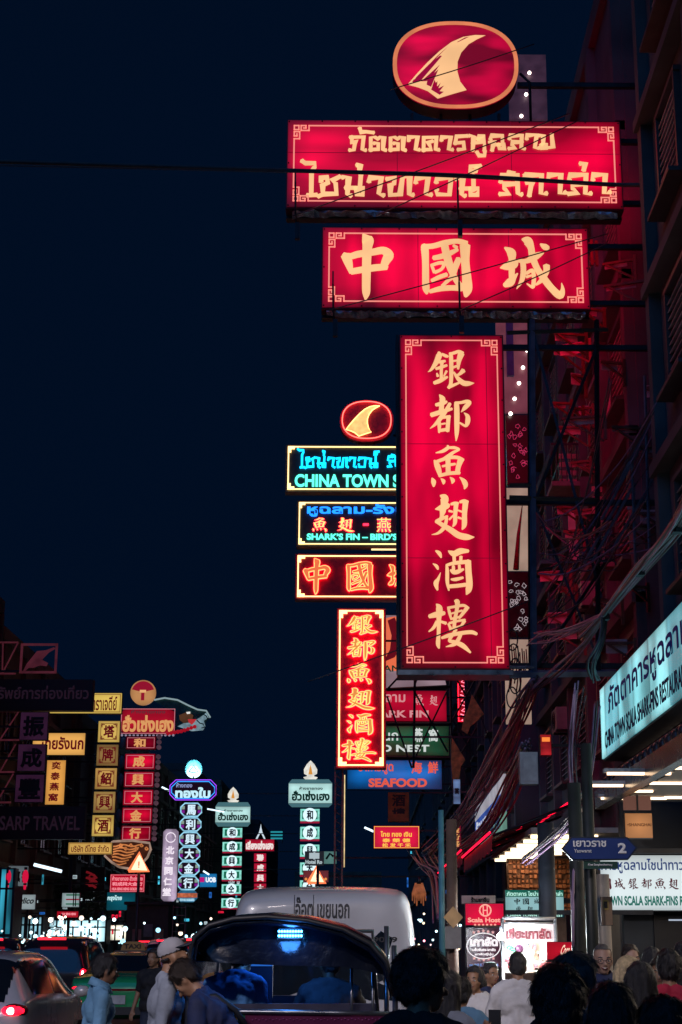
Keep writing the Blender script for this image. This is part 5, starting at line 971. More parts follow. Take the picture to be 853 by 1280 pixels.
# second slanting lamp box further along the wall, and awnings under it
t = thing('wall_lamp_box_sign', 'narrow white, blue and green banded lamp box slanting along the wall above the red awnings', 'sign', (3.75, 43, 4.6))
for nm, z0, z1, c, s_ in (('white_band', 1.0, 1.5, '#b8b8c4', .6), ('blue_band', .5, 1.0, '#3058b0', .6), ('green_band', 0, .5, '#7ab0a0', .55)):
    m = MB(); m.box((0, 0, (z0+z1)/2), (.12, 9.5, z1-z0-.02)); m.build(nm, glow('wall_'+nm, c, s_, .25, 1.5), t)
for z0, z1, body, c in ((.58, .92, 'ร้านอาหาร', '#dfe8f8'),(.08, .42, '中國城魚翅', '#20305a')):
    vs, fs = text_shape(body, .04); o = MB(); o.add([(-.07-.004*v[2], 4.3-8.4*v[0], z0+(z1-z0)*v[1]) for v in vs], fs); o.build('lettering', glow('wall_print'+c[1:], c, .7), t)
m = MB(); m.box((.3, 0, 1.6), (.7, 9.7, .12)); m.build('hood', DARK, t)
for k, (y0, y1, z, lab) in enumerate(((28, 36, 3.7, 'red-lit fabric awning above the shop with warm lamps'), (36.4, 48, 3.9, 'second red-lit fabric awning, beyond the first and below the banded lamp box'))):
    t = thing('awning', lab, 'awning', (3.4, (y0+y1)/2, z)); m = MB(); h = (y1-y0)/2
    n = 16
    for i in range(n):
        ya, yb = -h+2*h*i/n, -h+2*h*(i+1)/n; m.add([(-.9, ya, 0), (-.9, yb, 0), (1.0, yb, .75+.02*(i % 2)), (1.0, ya, .75+.02*(i % 2))], [(0,1,2,3)]); m.add([(-.9, ya, 0), (-.9, yb, 0), (-.92, yb, -.3-.04*(i % 2)), (-.92, ya, -.3-.04*(i % 2))], [(0,1,2,3)])
    m.build('canvas', mat('awning_red', (.42, .03, .06), .7, 0, .3, 2, .3), t); m = MB()
    for y in (-h, 0, h): m = MB(); m.tube([(-.9, y, -.02), (1, y, .7)], .025, 5); m.build('frame', DARK, t)
    m = MB(); m.tube([(-.95, -h, .04), (-.95, h, .04)], .025, 5); m.tube([(.6, -h, .62), (.6, h, .62)], .02, 5); m.build('neon_tube', glow('neon_red_edge', '#ff1238', 2.2), t)
shp = thing('goods_shop', 'open shop with warm tube lights and shelves of orange packets under the awning', 'shopfront', (4.2, 32, 0))
m = MB(); m.box((.2, 0, 3.75), (2.4, 9, .1)); m.build('ceiling', mat('shop_ceiling', (.5, .45, .4), .6), shp)
for k in range(7): m = MB(); m.box((-.3, -4+k*1.3, 3.66), (1.3, .12, .06)); m.build('tube', glow('shop_tube', '#ffe4bc', 3.0), shp)
m = MB(); m.box((.18, 3.2, 3.0), (1.8, .3, 1.3)); m.build('shelf', mat('shelf_wood', (.25, .12, .06), .6), shp)
m = MB(); rnd = random.Random(8)
for i in range(18):
    for j in range(11):
        if (i*7+j*5) % 9: m.box((-.66+i*.1, 3.0, 2.42+j*.115), (.05+.035*((i*3+j) % 3)/2, .12, .05+.04*((i+j*2) % 3)/2))
m.build('packets', mat('packet_orange', (.5, .17, .06), .5, 0, .6, 9), shp)
m = MB(); m.box((-.4, 3.4, 1.2), (2.2, .2, 2.4)); m.build('counter', mat('shop_counter', (.18, .12, .1), .6), shp)
d = bpy.data.lights.new('shop_tubes', 'AREA'); d.energy = 45; d.size = 1.2; d.size_y = 8; d.shape = 'RECTANGLE'; d.color = (1, .8, .6); o = bpy.data.objects.new('shop_tubes', d); COL.objects.link(o); o.location = (3.9, 32, 3.55)
S = Sign('shop_banner', 'off-white shop banner with dark blurred letters behind the red round-emblem board', 'sign', (577,1119,620,1130), 30, mat('banner_white', (.6, .58, .52), .6), .06); S.text('ร้านยาจีน', (589,1121,612,1128), INK, .05); S.arm(4.2, (.5,))
# wall units and pipes
for k, (Y, z, lab) in enumerate(((30, 5.8, 'air conditioner unit on the wall below the gantry braces'), (33, 9.4, 'air conditioner unit high on the wall behind the gantry'), (38, 7.2, 'air conditioner unit further along the wall behind the gantry'))):
    t = thing('air_conditioner', lab, 'air conditioner', (5.3, Y, z)); m = MB(); m.box((0, 0, .3), (.36, .9, .6)); m.build('casing', mat('ac_white', (.25, .25, .25), .5, 0, .3, 3), t); m = MB()
    for r_ in (.08, .14, .2, .25): m.tube([(-.19, .1+r_*math.cos(i*.45), .3+r_*math.sin(i*.45)) for i in range(15)], .008, 4)
    m.build('fan_grille', DARK, t); m = MB(); m.box((.02, -.3, -.03), (.4, .05, .05)); m.box((.02, .3, -.03), (.4, .05, .05)); m.build('bracket', DARK, t)
for k, (px, Y, za, zb, col, lab) in enumerate(((813, 20.5, 7.2, 12.6, (.3, .3, .36), 'tall grey drain pipe on the dark wall above the long lamp box'), (824, 20.2, 7.0, 11.6, (.28, .34, .4), 'second drain pipe, close beside the tall grey one'), (806, 21, 7.4, 10.6, (.3, .24, .3), 'short drain pipe leaning beside the tall grey ones'))):
    t = thing('drain_pipe', lab, 'pipe', (5.2, Y, za)); m = MB(); m.tube([(0, 0, 0), (0, 0, zb-za)] if k < 2 else [(0, -.9, 0), (0, 0, zb-za)], .035, 8); m.build('pipe', mat('pipe_%d' % k, col, .3, .3), t)
    for j in range(3): m = MB(); m.cyl((0, 0, .5+j*1.3), (0, 0, .58+j*1.3), .05, 8); m.build('collar', DARK, t)
bxs = thing('junction_box', 'pale grey steel junction box hung on the cables below the gantry beam', 'box', tuple(at(661, 981, 24)))
m = MB(); m.box((0, 0, .27), (.30, .24, .54)); m.build('casing', mat('jbox', (.32, .30, .34), .45, .3, .2, 4), bxs); m = MB(); m.box((.02, -.125, .27), (.22, .012, .44)); m.build('door', mat('jbox_door', (.36, .34, .38), .45, .3), bxs); m = MB(); m.box((0, .3, .3), (.04, .4, .04)); m.build('bracket', DARK, bxs)
S = Sign('lamp_box_sign', 'tiny red and orange lamp box on the wall beside the junction box', 'sign', (676,918,690,944), 27.2, '#d02830', .2, strength=.8, edge=.1, lo=.6, patch=.6, pscale=3.); m = MB(); m.box((0, S.front-.02, S.H*.75), (S.W*.7, .02, .08)); m.build('orange_mark', glow('orange_mark', '#ff8a3c', 1), S.root); S.arm(4.4, (.5,))
S = Sign('lamp_box_sign', 'small blue-white lamp box among the cables beside the hanging flags', 'sign', (567,974,576,1005), 48, '#7aa0d8', .2, strength=.7, edge=.2, lo=.5, patch=.7, pscale=2.); S.text('薬', (568.5,985,574.5,993), INK, .05); S.arm(4.9, (.5,))
S = Sign('lamp_box_sign', 'small red lamp box with gold characters low among the cables', 'sign', (565,1030,577,1061), 46, '#a80c34', .2, strength=.7, edge=.2, lo=.5, patch=.5, pscale=2.)
for k in range(3): S.text('金行楼'[k], (567,1033+k*9,575,1041+k*9), GC, .05)
S.arm(4.9, (.5,))
lan = thing('paper_ornament', 'hanging orange paper ornament with long strips beside the concrete pole', 'ornament', tuple(at(524, 1126, 30)))
m = MB()
for k in range(7): x = (-.09+k*.03)*1.4; m.tube([(x*.5, 0, .36), (x, 0, .15), (x*1.1, .02, -.05*(k % 3))], [.02, .025, .012], 5)
m.build('strips', glow('paper_orange', '#a8603c', .55, .4, 9.), lan); m = MB(); m.cyl((0, 0, .34), (0, 0, .5), .05, 8, .02); m.build('cap', DARK, lan)

# ------------------------------------------------------------------ cables
CAB = mat('cable_rubber', (.05, .045, .055), .35, 0, .3, 4, 0, 0, .6); CABP = mat('cable_pale', (.24, .16, .26), .35, 0, .3, 4)
def cable(pts, r, lab, m_=None, grp=None, jit=0., rnd=random):
    q = []
    for i in range(len(pts)-1):
        p0, p1, p2, p3 = pts[max(i-1, 0)], pts[i], pts[i+1], pts[min(i+2, len(pts)-1)]
        for j in range(6):
            t = j/6; q.append(tuple(.5*((2*p1[a])+(-p0[a]+p2[a])*t+(2*p0[a]-5*p1[a]+4*p2[a]-p3[a])*t*t+(-p0[a]+3*p1[a]-3*p2[a]+p3[a])*t**3) for a in range(3)))
    q.append(pts[-1]); w = [at(*p) for p in q]; b = w[0].copy()
    o = MB(); o.tube([v-b for v in w], r, 5); o = o.build('cable', m_ or CAB, None, b); return tag(o, lab, 'cable', grp)
cable([(-30,201,24.2),(360,213,24.6),(570,219,24.9),(780,231,25.3),(870,226,24)], .042, 'thick black cable strung right across the two-row Thai sign', mat('cable_dull', (.09, .09, .09), .7))
cable([(-30,206,24.1),(360,215,24.5),(560,221,24.8),(770,233,25.2)], .014, 'thin black wire running just under the thick cable')
for a, b_, lab in (((366,270),(712,142), 'thin wire rising across the two-row Thai sign from its lower corner'), ((470,270),(725,150), 'thin wire crossing the second Thai row and the sign top'), ((410,388),(760,292), 'thin wire crossing the middle of the three-character sign'), ((575,388),(760,304), 'thin wire crossing the last of the three characters'), ((385,852),(660,752), 'thin wire crossing the lowest characters of both upright signs'), ((492,72),(660,60), 'thin wire crossing the top of the fin emblem')):
    if lab.endswith('emblem'): a, b_ = (488,112), (668,55)
    cable([(a[0], a[1], 25.2), ((a[0]+b_[0])/2, (a[1]+b_[1])/2+1.5, 25.3), (b_[0], b_[1], 25.4)], .012, lab)
rnd = random.Random(21)
def bundle(base, n, r, spread, lab, grp, mats, dY=.5):
    for k in range(n):
        ox, oy = rnd.uniform(-1, 1), rnd.uniform(-1, 1); pts = []
        for i, (x, y, Y) in enumerate(base):
            s = spread[i]; pts.append((x+ox*s+rnd.uniform(-.5, .5)*s, y+oy*s*.8+rnd.uniform(-.5, .5)*s, Y+ox*dY))
        cable(pts, r*rnd.uniform(.7, 1.3), lab, mats[k % len(mats)], grp)
bundle([(900,560,11),(853,650,14),(800,712,17),(757,768,20),(730,795,22)], 24, .018, [14,9,6,4,6], 'cable in the thick bundle slanting above the long lamp box', 'cables above the long lamp box', [CAB, CABP, CABP, CAB])
bundle([(757,768,20),(720,785,21.5),(690,794,23),(668,804,24)], 7, .014, [3,6,9,14], 'loose cable end fanning out beside the gantry post', 'fanned cable ends', [CABP])
bundle([(757,768,20),(735,800,22),(705,830,24),(668,862,25.6)], 6, .018, [4,5,7,6], 'cable dropping from the thick bundle to the gantry foot', 'cables at the gantry foot', [CABP, CAB])
bundle([(757,768,20),(752,800,20),(740,832,20),(746,850,20.5)], 6, .02, [3,3,5,6], 'dark cable hanging down over the end of the gantry beam', 'cables over the beam end', [CAB])
bundle([(668,850,25.6),(655,880,27),(630,935,31),(605,985,37),(575,1030,45),(540,1068,56)], 28, .022, [6,9,13,14,13,12], 'cable sweeping down the street from the gantry foot', 'cables sweeping down the street', [CABP, CABP, CAB])
bundle([(660,930,24.5),(640,980,29),(615,1030,36),(575,1065,46),(530,1080,60)], 18, .02, [6,10,12,11,10], 'lower cable curving past the junction box', 'cables past the junction box', [CABP, CAB])
bundle([(745,880,18),(738,960,17),(725,1010,15),(700,1040,15),(655,1077,15.5)], 7, .012, [5,5,8,8,6], 'cable looping from the dark wall to the wide pole', 'cables behind the street name sign', [CAB, CABP])
bundle([(722,860,17),(716,950,17),(722,1040,14.5),(718,1100,14),(721,1180,13.9)], 6, .012, [8,8,6,5,4], 'vertical cable running down beside the olive pole', 'cables down the olive pole', [CAB, CABP])
bundle([(520,1062,60),(535,1085,50),(545,1100,40),(548,1150,30)], 9, .03, [12,12,10,6], 'tangled cable beside the concrete pole', 'tangled cables', [CABP, CAB])
for k in range(5):
    cx_, cy_ = 640+rnd.uniform(-4, 6), 800+k*18; cable([(cx_+6*math.cos(a)*1.1, cy_+13*math.sin(a), 26.4) for a in [i*.8 for i in range(9)]], .014, 'cable coiled in loops beside the gantry post', CAB, 'coiled cables')

# ------------------------------------------------------------------ vehicles
RUB = mat('tyre_rubber', (.02, .02, .02), .8); ALLOY = mat('wheel_alloy', (.4, .4, .42), .3, .8)
BRAKE = glow('brake_lamp', '#ff1028', 3.5, .5, 14.); TAIL = glow('tail_lamp', '#e8102c', 1.3, .5, 12.); HOT = glow('lamp_core', '#ffd8d0', 6.0); WRED = mat('lens_red', (.25, .008, .015), .15); WHITEP = mat('plate_white', (.6, .6, .6), .5)
CARGLASS = mat('car_glass', (.008, .012, .018), .04, 0, .2, 2, 0, .6, .8)
ST = {
 'hatch': [(0,.45,.78,.82,.70,.62),(.05,.30,.90,.95,.80,.70),(.22,.24,.98,1.12,.84,.66),(.48,.22,.99,1.42,.85,.60),(.85,.22,.97,1.51,.85,.61),(1.6,.2,.95,1.55,.85,.62),(2.3,.2,.93,1.52,.85,.62),(2.75,.2,.92,1.34,.85,.62),(3.25,.2,.93,1.0,.84,.7),(3.7,.22,.86,.90,.82,.66),(4.05,.3,.7,.74,.76,.6),(4.15,.4,.6,.62,.65,.5)],
 'sedan': [(0,.45,.78,.82,.72,.62),(.06,.3,.93,.98,.84,.74),(.3,.24,1.01,1.05,.87,.76),(.78,.22,1.0,1.09,.87,.72),(1.25,.2,.97,1.38,.87,.63),(1.65,.2,.96,1.46,.87,.62),(2.4,.2,.94,1.46,.87,.62),(2.9,.2,.93,1.32,.87,.63),(3.4,.2,.94,1.02,.86,.72),(4.0,.22,.88,.92,.84,.68),(4.38,.3,.75,.78,.78,.6),(4.5,.4,.6,.62,.66,.5)],
 'suv': [(0,.5,.95,1.0,.76,.68),(.05,.36,1.05,1.15,.86,.74),(.2,.3,1.10,1.55,.89,.70),(.45,.28,1.10,1.76,.9,.68),(1.0,.26,1.08,1.82,.9,.69),(2.0,.26,1.05,1.82,.9,.69),(2.7,.26,1.03,1.74,.9,.68),(3.2,.26,1.04,1.35,.89,.70),(3.6,.26,1.05,1.12,.88,.74),(4.2,.3,1.0,1.04,.86,.7),(4.6,.4,.85,.88,.8,.6),(4.7,.5,.7,.72,.7,.5)],
 'van': [(0,.5,1.0,2.0,.96,.84),(.05,.36,1.1,2.13,1.02,.90),(.30,.3,1.12,2.20,1.04,.92),(1.2,.28,1.12,2.24,1.04,.92),(2.5,.28,1.12,2.25,1.04,.92),(3.6,.28,1.1,2.2,1.04,.92),(4.2,.28,1.06,1.9,1.03,.88),(4.7,.28,1.02,1.25,1.0,.84),(5.1,.32,.9,.95,.95,.8),(5.25,.42,.7,.74,.8,.65)],
}
def smooth_mesh(v, f, lv):
    me = bpy.data.meshes.new('shape'); me.from_pydata(v, [], f); me.update(); o = bpy.data.objects.new('shape', me); COL.objects.link(o)
    s = o.modifiers.new('s', 'SUBSURF'); s.levels = lv; s.render_levels = lv; bpy.context.view_layer.update()
    r = bpy.data.meshes.new_from_object(o.evaluated_get(bpy.context.evaluated_depsgraph_get())); bpy.data.objects.remove(o); bpy.data.meshes.remove(me); return r
def car(name, label, cat, x, y, paint, kind, top=None, lamps=TAIL, plate=None, rz=0., taxi=False, group=None, wheels=True):
    st = ST[kind]; t = thing(name, label, cat, (x, y, 0), rz, group); v, f = [], []
    for (yy, zb, zl, zr, hb, hr) in st:
        half = [(hb*.93, zb), (hb*.99, zb+.14), (hb, (zb+zl)/2+.05), (hb*.985, zl-.02), (hb*.955, zl+.03), (hr+(hb-hr)*.12, zr-.12*(1 if zr-zl > .3 else .3)), (hr*.9, zr-.015), (hr*.45, zr+.005)]
        ring = [(-a, yy, b) for a, b in half]+[(a, yy, b) for a, b in reversed(half)]; v += ring
    n = 16
    for i in range(len(st)-1):
        for k in range(n): f.append((i*n+k, i*n+(k+1) % n, (i+1)*n+(k+1) % n, (i+1)*n+k))
    f.append(tuple(range(n-1, -1, -1))); e = (len(st)-1)*n; f.append(tuple(range(e, e+n)))
    me = smooth_mesh(v, f, 3 if kind in ('hatch', 'sedan') else 2); me.polygons.foreach_set('use_smooth', [True]*len(me.polygons)); me.materials.append(paint)
    me.name = 'body'; b = bpy.data.objects.new('body', me); COL.objects.link(b); b.parent = t
    nv = [vv.normal.copy() for vv in me.vertices]; zmax = max(vv.co.z for vv in me.vertices); L_ = st[-1][0]
    def belt(yy):
        for a, c in zip(st, st[1:]):
            if a[0] <= yy <= c[0]: u = (yy-a[0])/(c[0]-a[0]); return a[2]+(c[2]-a[2])*u, a[3]+(c[3]-a[3])*u, a[4]+(c[4]-a[4])*u
        return st[-1][2:5]
    def skin(nm, m_, pred, off=.006):
        idx, vv, ff = {}, [], []
        for p in me.polygons:
            if pred(p.center, p.normal):
                q = []
                for i in p.vertices:
                    if i not in idx: idx[i] = len(vv); vv.append(me.vertices[i].co+nv[i]*off)
                    q.append(idx[i])
                ff.append(tuple(q))
        if ff: o = MB(); o.add(vv, ff, True); return o.build(nm, m_, t)
    if top:   # two-tone taxi: the upper half in its own paint
        skin('upper_body', top, lambda c, q: c.z > belt(min(max(c.y, 0), L_))[0]-.03 and c.z > .9 and .6 < c.y < 3.5, .003)
    rear = {'hatch': (.12, .62), 'sedan': (.80, 1.45), 'suv': (.06, .36), 'van': (-1, .2)}[kind]
    zhi = 1.60 if kind == 'van' else 9
    zm = {'hatch': 1.44, 'sedan': 1.40, 'suv': 1.70, 'van': 1.66}[kind]
    skin('rear_window', CARGLASS, lambda c, q: rear[0]-.1 < c.y < rear[1] and q.y < -.1 and belt(max(0, c.y))[0]+.05 < c.z < min(zm, belt(max(0, c.y))[1]+.1) and abs(c.x) < belt(max(0, c.y))[2]*.70)
    y0, y1 = {'hatch': (.55, 2.95), 'sedan': (1.05, 3.15), 'suv': (.5, 3.3), 'van': (.5, 4.3)}[kind]; mid = (y0+y1)/2
    for s in (-1, 1):
        for a, c in ((y0, mid-.05), (mid+.05, y1)):
            skin('side_window', CARGLASS, lambda p, q: a < p.y < c and s*q.x > .5 and belt(p.y)[0]+.06 < p.z < zm-.02, .005)
    skin('windscreen', CARGLASS, lambda c, q: c.y > y1-.5 and q.y > .35 and q.z > .1 and belt(min(c.y, L_))[0]+.06 < c.z < zm and abs(c.x) < .6, .005)
    zl0 = {'hatch': .80, 'sedan': .78, 'suv': .85, 'van': .75}[kind]; zl1 = zl0+{'hatch': .14, 'sedan': .10, 'suv': .28, 'van': .35}[kind]
    zc = (zl0+zl1)/2; lx, lw, lh = {'hatch': (.68, .18, .09), 'sedan': (.66, .20, .05), 'suv': (.76, .11, .16), 'van': (.95, .07, .2)}[kind]
    for s in (-1, 1):
        m = MB(); m.ball((s*lx, .16, zc), (lw*.9, .17, lh), 16, 10); o = m.build('tail_light', lamps if lamps is TAIL else WRED, t)
        if lamps is BRAKE:
            m = MB(); m.ball((s*lx, .13, zc), (lw*.82, .17, lh*.8), 16, 10); m.build('lens', BRAKE, o)
            m = MB(); m.ball((s*lx, .0, zc), (lw*.3, .05, lh*.45), 12, 8); m.build('lamp_bulb', HOT, o)
    if kind == 'suv': m = MB(); m.box((0, .16, zmax-.07), (.62, .10, .05)); m.build('high_brake_lamp', glow('high_brake', '#ff2030', 3.), t)
    m = MB(); m.box((0, -.03, .62), (.42, .03, .16)); pl = m.build('number_plate', WHITEP, t)
    m = MB(); m.box((0, .0, .42), (1.3, .14, .14)); m.build('bumper_trim', BLACK, t)
    if wheels:
        for yy in (.72, L_-.85):
            for s in (-1, 1):
                m = MB(); m.tube([(s*.82+a*.09, yy, .31) for a in (-1, -.7, .7, 1)], [.26, .31, .31, .26], 20); w = m.build('wheel', RUB, t); m = MB(); m.cyl((s*.915, yy, .31), (s*.925, yy, .31), .2, 16); m.build('rim', ALLOY, w)
    for s in (-1, 1): m = MB(); yy = y1-.25; m.ball((s*(belt(yy)[2]+.11), yy, belt(yy)[0]+.09), (.11, .06, .075), 10, 7); m.tube([(s*(belt(yy)[2]-.03), yy, belt(yy)[0]), (s*(belt(yy)[2]+.07), yy, belt(yy)[0]+.06)], .025, 6); m.build('door_mirror', paint, t)
    if taxi:
        m = MB(); m.box((0, 2.0, zmax+.03), (.7, .2, .03)); ts = m.build('roof_rack', DARK, t)
        m = MB(); q = [(-.24, 0), (.24, 0), (.2, .15), (.12, .18), (-.12, .18), (-.2, .15)]; m.prism([(a, zmax+.04+b_) for a, b_ in q], 1.92, 2.08); m.build('taxi_sign', glow('taxi_lamp', '#5a4428', .45), ts)
        vs, fs = text_shape('TAXI', .04); m = MB(); m.add([(-.17+.34*vv[0], 1.905-.004*vv[2], zmax+.08+.09*vv[1]) for vv in vs], fs); m.build('lettering', INK, ts)
    return t
SILV = mat('silver_paint', (.62, .60, .64), .25, .15, .1, 2, 0, 1.); NAVYP = mat('dark_paint', (.02, .022, .03), .2, .2, .2, 2, 0, 1.); GRN = mat('taxi_green', (.02, .42, .14), .22, .05, .12, 2, 0, 1.); YELP = mat('taxi_yellow', (.42, .24, .04), .25, .1, .12, 2, 0, 1.); MAR2 = mat('maroon_paint', (.16, .02, .03), .2, .2, .15, 2, 0, 1.); WHP = mat('van_white', (.45, .45, .47), .3, 0, .12, 1.2, 0, .5)
car('parked_car', 'silver hatchback with its brake lamps lit, seen from behind past the dark car', 'car', -4.72, 17, SILV, 'hatch', None, BRAKE)
car('parked_car', 'dark car close by, mostly out of view, only its mirror and side showing', 'car', -3.32, 6.6, NAVYP, 'sedan', None, TAIL)
tx = car('taxi', 'green and yellow taxi with a roof sign and bright red tail lamps', 'taxi', -4.65, 27.6, GRN, 'sedan', YELP, BRAKE, taxi=True)
m = MB(); m.box((0, -.01, .80), (.86, .03, .035)); m.build('garnish', WRED, tx)
car('taxi', 'second taxi with a pale roof, further ahead of the green and yellow one', 'taxi', -4.3, 38, YELP, 'suv', None, TAIL)
car('parked_car', 'dark sport utility car with a red high brake lamp, beyond the silver hatchback', 'car', -7.05, 33, NAVYP, 'suv', None, BRAKE)
t2 = car('parked_car', 'maroon car stopped between the dark utility car and the second taxi', 'car', -6.6, 40, MAR2, 'sedan', None, TAIL)
car('parked_car', 'dark high-roofed car at the edge of the road, one lane over from the silver hatchback', 'car', -9.7, 38, NAVYP, 'suv', None, TAIL)
car('parked_car', 'tall dark van-like car farthest up the road, roof above the other cars', 'car', -5.2, 52, NAVYP, 'suv', None, TAIL)
car('parked_car', 'grey car in the farthest row beside the kiosk', 'car', -8.3, 56, mat('grey_paint', (.12, .12, .13), .22, .3, .1, 2, 0, 1.), 'suv', None, TAIL)
car('parked_car', 'red high-roofed car one lane over, between the dark utility car and the road edge', 'car', -10.4, 27, MAR2, 'suv', None, BRAKE)
car('parked_car', 'pale grey car farthest up the next lane, small between the taxi and the kiosk', 'car', -6.2, 46, SILV, 'suv', None, BRAKE)
vn = car('minibus', 'tall white minibus with black Thai words across its rounded rear top, ahead of the tuk-tuk', 'van', -.42, 15, WHP, 'van', None, TAIL)
PB = mat('van_print', (.015, .015, .02), .5)
from mathutils.bvhtree import BVHTree
vb = [c for c in vn.children if c.name.startswith('body')][0].data
tree_ = BVHTree.FromPolygons([v.co for v in vb.vertices], [tuple(p.vertices) for p in vb.polygons])
def on_van(x, z, off):
    h_ = tree_.ray_cast(Vector((x, -3, z)), Vector((0, 1, 0))); return (x, (h_[0].y if h_[0] else .05)-off, z)
def vtext(body, b, bold, sub=True):
    vs, fs = text_shape(body, bold); A, B = at(b[0], b[3], 14.98), at(b[2], b[1], 14.98)
    m = MB(); m.add([on_van(A.x+.42+(B.x-A.x)*v[0], A.z+(B.z-A.z)*v[1], .006+.002*v[2]) for v in vs], fs); m.build('lettering', PB, vn)
vtext('อ๊อต เขยนอก', (369,1121,437,1148), .02); vtext('9059', (466,1171,497,1178), .03); vtext('4-', (452,1169,465,1177), .03)
m = MB()
for px in (368, 392):
    x = at(px, 1130, 14.98).x+.42; m.tube([on_van(x, 1.75+.04*i, .004) for i in range(10)], .004, 4)
m.build('panel_seam', PB, vn)
# tuk-tuk
TY, TX = 10.0, at(366, 1182, 10).x
tk = thing('tuk_tuk', 'three-wheeled tuk-tuk with a dark arched canopy and a blue light inside, seen from behind', 'tuk-tuk', (TX, TY, 0))
VIN = mat('navy_vinyl', (.005, .007, .014), .16, 0, .3, 2, .35, .4); CHR = mat('chrome_tube', (.22, .23, .26), .3, .9)
AR_ = [at(a_, b_, 10) for a_, b_ in ((239,1225),(239,1192),(243,1168),(262,1153),(292,1145),(334,1142.5),(385,1147),(430,1158),(464,1176),(484,1198),(495,1235))]
def arch(y, dz=0., k=1.): return [((p_.x-TX)*k, y, p_.z+dz) for p_ in AR_]
m = MB(); rows = [arch(-.06, -.05, .985), arch(0), arch(.8, .03), arch(1.7, .03), arch(2.5, -.02, .97)]; n = 11
vs = [p for r_ in rows for p in r_]; m.add(vs, [(i*n+k, i*n+k+1, (i+1)*n+k+1, (i+1)*n+k) for i in range(4) for k in range(n-1)], True); o = m.build('canopy', VIN, tk); md = o.modifiers.new('t', 'SOLIDIFY'); md.thickness = .03
m = MB(); q = arch(-.07, -.02, .99); m.tube(q, .018, 6); m.build('canopy_rim', mat('rim_rubber', (.012, .012, .015), .5), tk)
m = MB(); q = arch(.12, -.03, .97); bot = [(-.68,1.50),(-.4,1.48),(0,1.465),(.35,1.46),(.66,1.40)]
up = [(a, b) for a, _, b in q]; nn = 12; row0 = []; row1 = []
for i in range(nn+1):
    u = i/nn; k = u*(len(up)-1); j = min(int(k), len(up)-2); fr_ = k-j; a = up[j][0]+(up[j+1][0]-up[j][0])*fr_; z = up[j][1]+(up[j+1][1]-up[j][1])*fr_; row0.append((a, .12, z)); k = u*4; j = min(int(k), 3); fr_ = k-j; row1.append((bot[j][0]+(bot[j+1][0]-bot[j][0])*fr_, .09+.03*math.sin(i*2.1), bot[j][1]+(bot[j+1][1]-bot[j][1])*fr_))
m.add(row0+row1, [(i, i+1, nn+2+i, nn+1+i) for i in range(nn)], True); m.build('rear_canvas', VIN, tk)
for x, nm in ((-.70, 'post'), (.70, 'post')):
    m = MB(); m.tube([(x, .0, .55), (x, .02, 1.35), (x*.99, .05, 1.6)], .02, 8); m.build(nm, CHR, tk); m = MB(); m.tube([(x*.95, 1.5, .5), (x*.95, 1.55, 1.75)], .02, 8); m.build(nm, CHR, tk)
for x in (.40, .55): m = MB(); m.tube([(x, .35, .9), (x, .35, 1.5)], .012, 6); m.build('inner_rail', CHR, tk)
BANDY = mat('band_yellow', (.20, .12, .02), .3, 0, .15, 3, 0, .6); BANDG = mat('band_green', (.01, .09, .035), .3, 0, .15, 3, 0, .6); BANDP = mat('band_magenta', (.09, .008, .045), .3, 0, .2, 3, 0, .6)
m = MB(); m.box((0, .7, .62), (1.42, 1.4, .78)); m.build('tub', mat('tub_paint', (.03, .03, .08), .25, .1, .2, 2, 0, .8), tk)
for x0, x1, mm in ((-.66, -.36, BANDY), (-.36, -.31, BANDG), (-.31, .70, BANDP)): m = MB(); m.box(((x0+x1)/2, -.02, 1.0), (x1-x0-.004, .05, .30)); m.build('tail_panel', mm, tk)
m = MB(); m.tube([(-.70, -.03, 1.165), (-.3, -.05, 1.168), (.3, -.05, 1.16), (.70, -.03, 1.15)], .018, 8); m.build('back_rail', CHR, tk)
m = MB()
for k in range(40): m.ball((-.26+k*.023, -.05, 1.115+.008*(k % 2)), .006, 5, 4)
m.build('sequin_trim', mat('sequin_pink', (.5, .12, .35), .15, .6), tk)
m = MB(); m.box((0, .5, 1.02), (1.15, .14, .36)); m.box((0, .8, .86), (1.15, .55, .14)); m.build('passenger_seat', mat('seat_vinyl', (.03, .03, .06), .35), tk)
m = MB(); m.box((0, 1.75, .85), (.9, .35, .14)); m.box((0, 1.58, 1.05), (.9, .08, .34)); m.build('driver_seat', mat('seat_vinyl', (.03, .03, .06), .35), tk)
m = MB(); m.tube([(-.38, 2.45, 1.12), (-.1, 2.55, 1.05), (0, 2.6, .95), (.1, 2.55, 1.05), (.38, 2.45, 1.12)], .018, 8); m.cyl((0, 2.6, .95), (0, 2.8, .35), .03, 8); m.build('handlebar', CHR, tk)
m = MB(); m.tube([(-.62, 2.6, .8), (-.56, 2.48, 1.72), (.56, 2.48, 1.72), (.62, 2.6, .8)], .02, 8); m.build('windscreen_frame', CHR, tk)
m = MB(); m.prism([(-.6, .5), (.6, .5), (.5, 1.0), (-.5, 1.0)], 2.55, 2.85); m.build('front_panel', mat('tub_paint', (.03, .03, .08), .25), tk)
m = MB(); m.box((-.32, 1.45, 1.25), (.2, .05, .46)); m.build('id_board', mat('board_blue', (.015, .03, .08), .4), tk); m = MB(); m.box((-.32, 1.41, 1.47), (.2, .02, .05)); m.build('board_label', glow('board_blue_glow', '#2a6ac8', .7), tk)
lp = MB(); lp.box((-.02, .05, 1.68), (.16, .02, .07)); lo = lp.build('lamp_mount', BLACK, tk)
for z in (1.695, 1.665):
    m = MB()
    for k in range(9): m.ball((-.095+k*.019, .035, z), .0085, 6, 5)
    m.build('blue_led', glow('led_blue', '#3ca0ff', 22), lo)
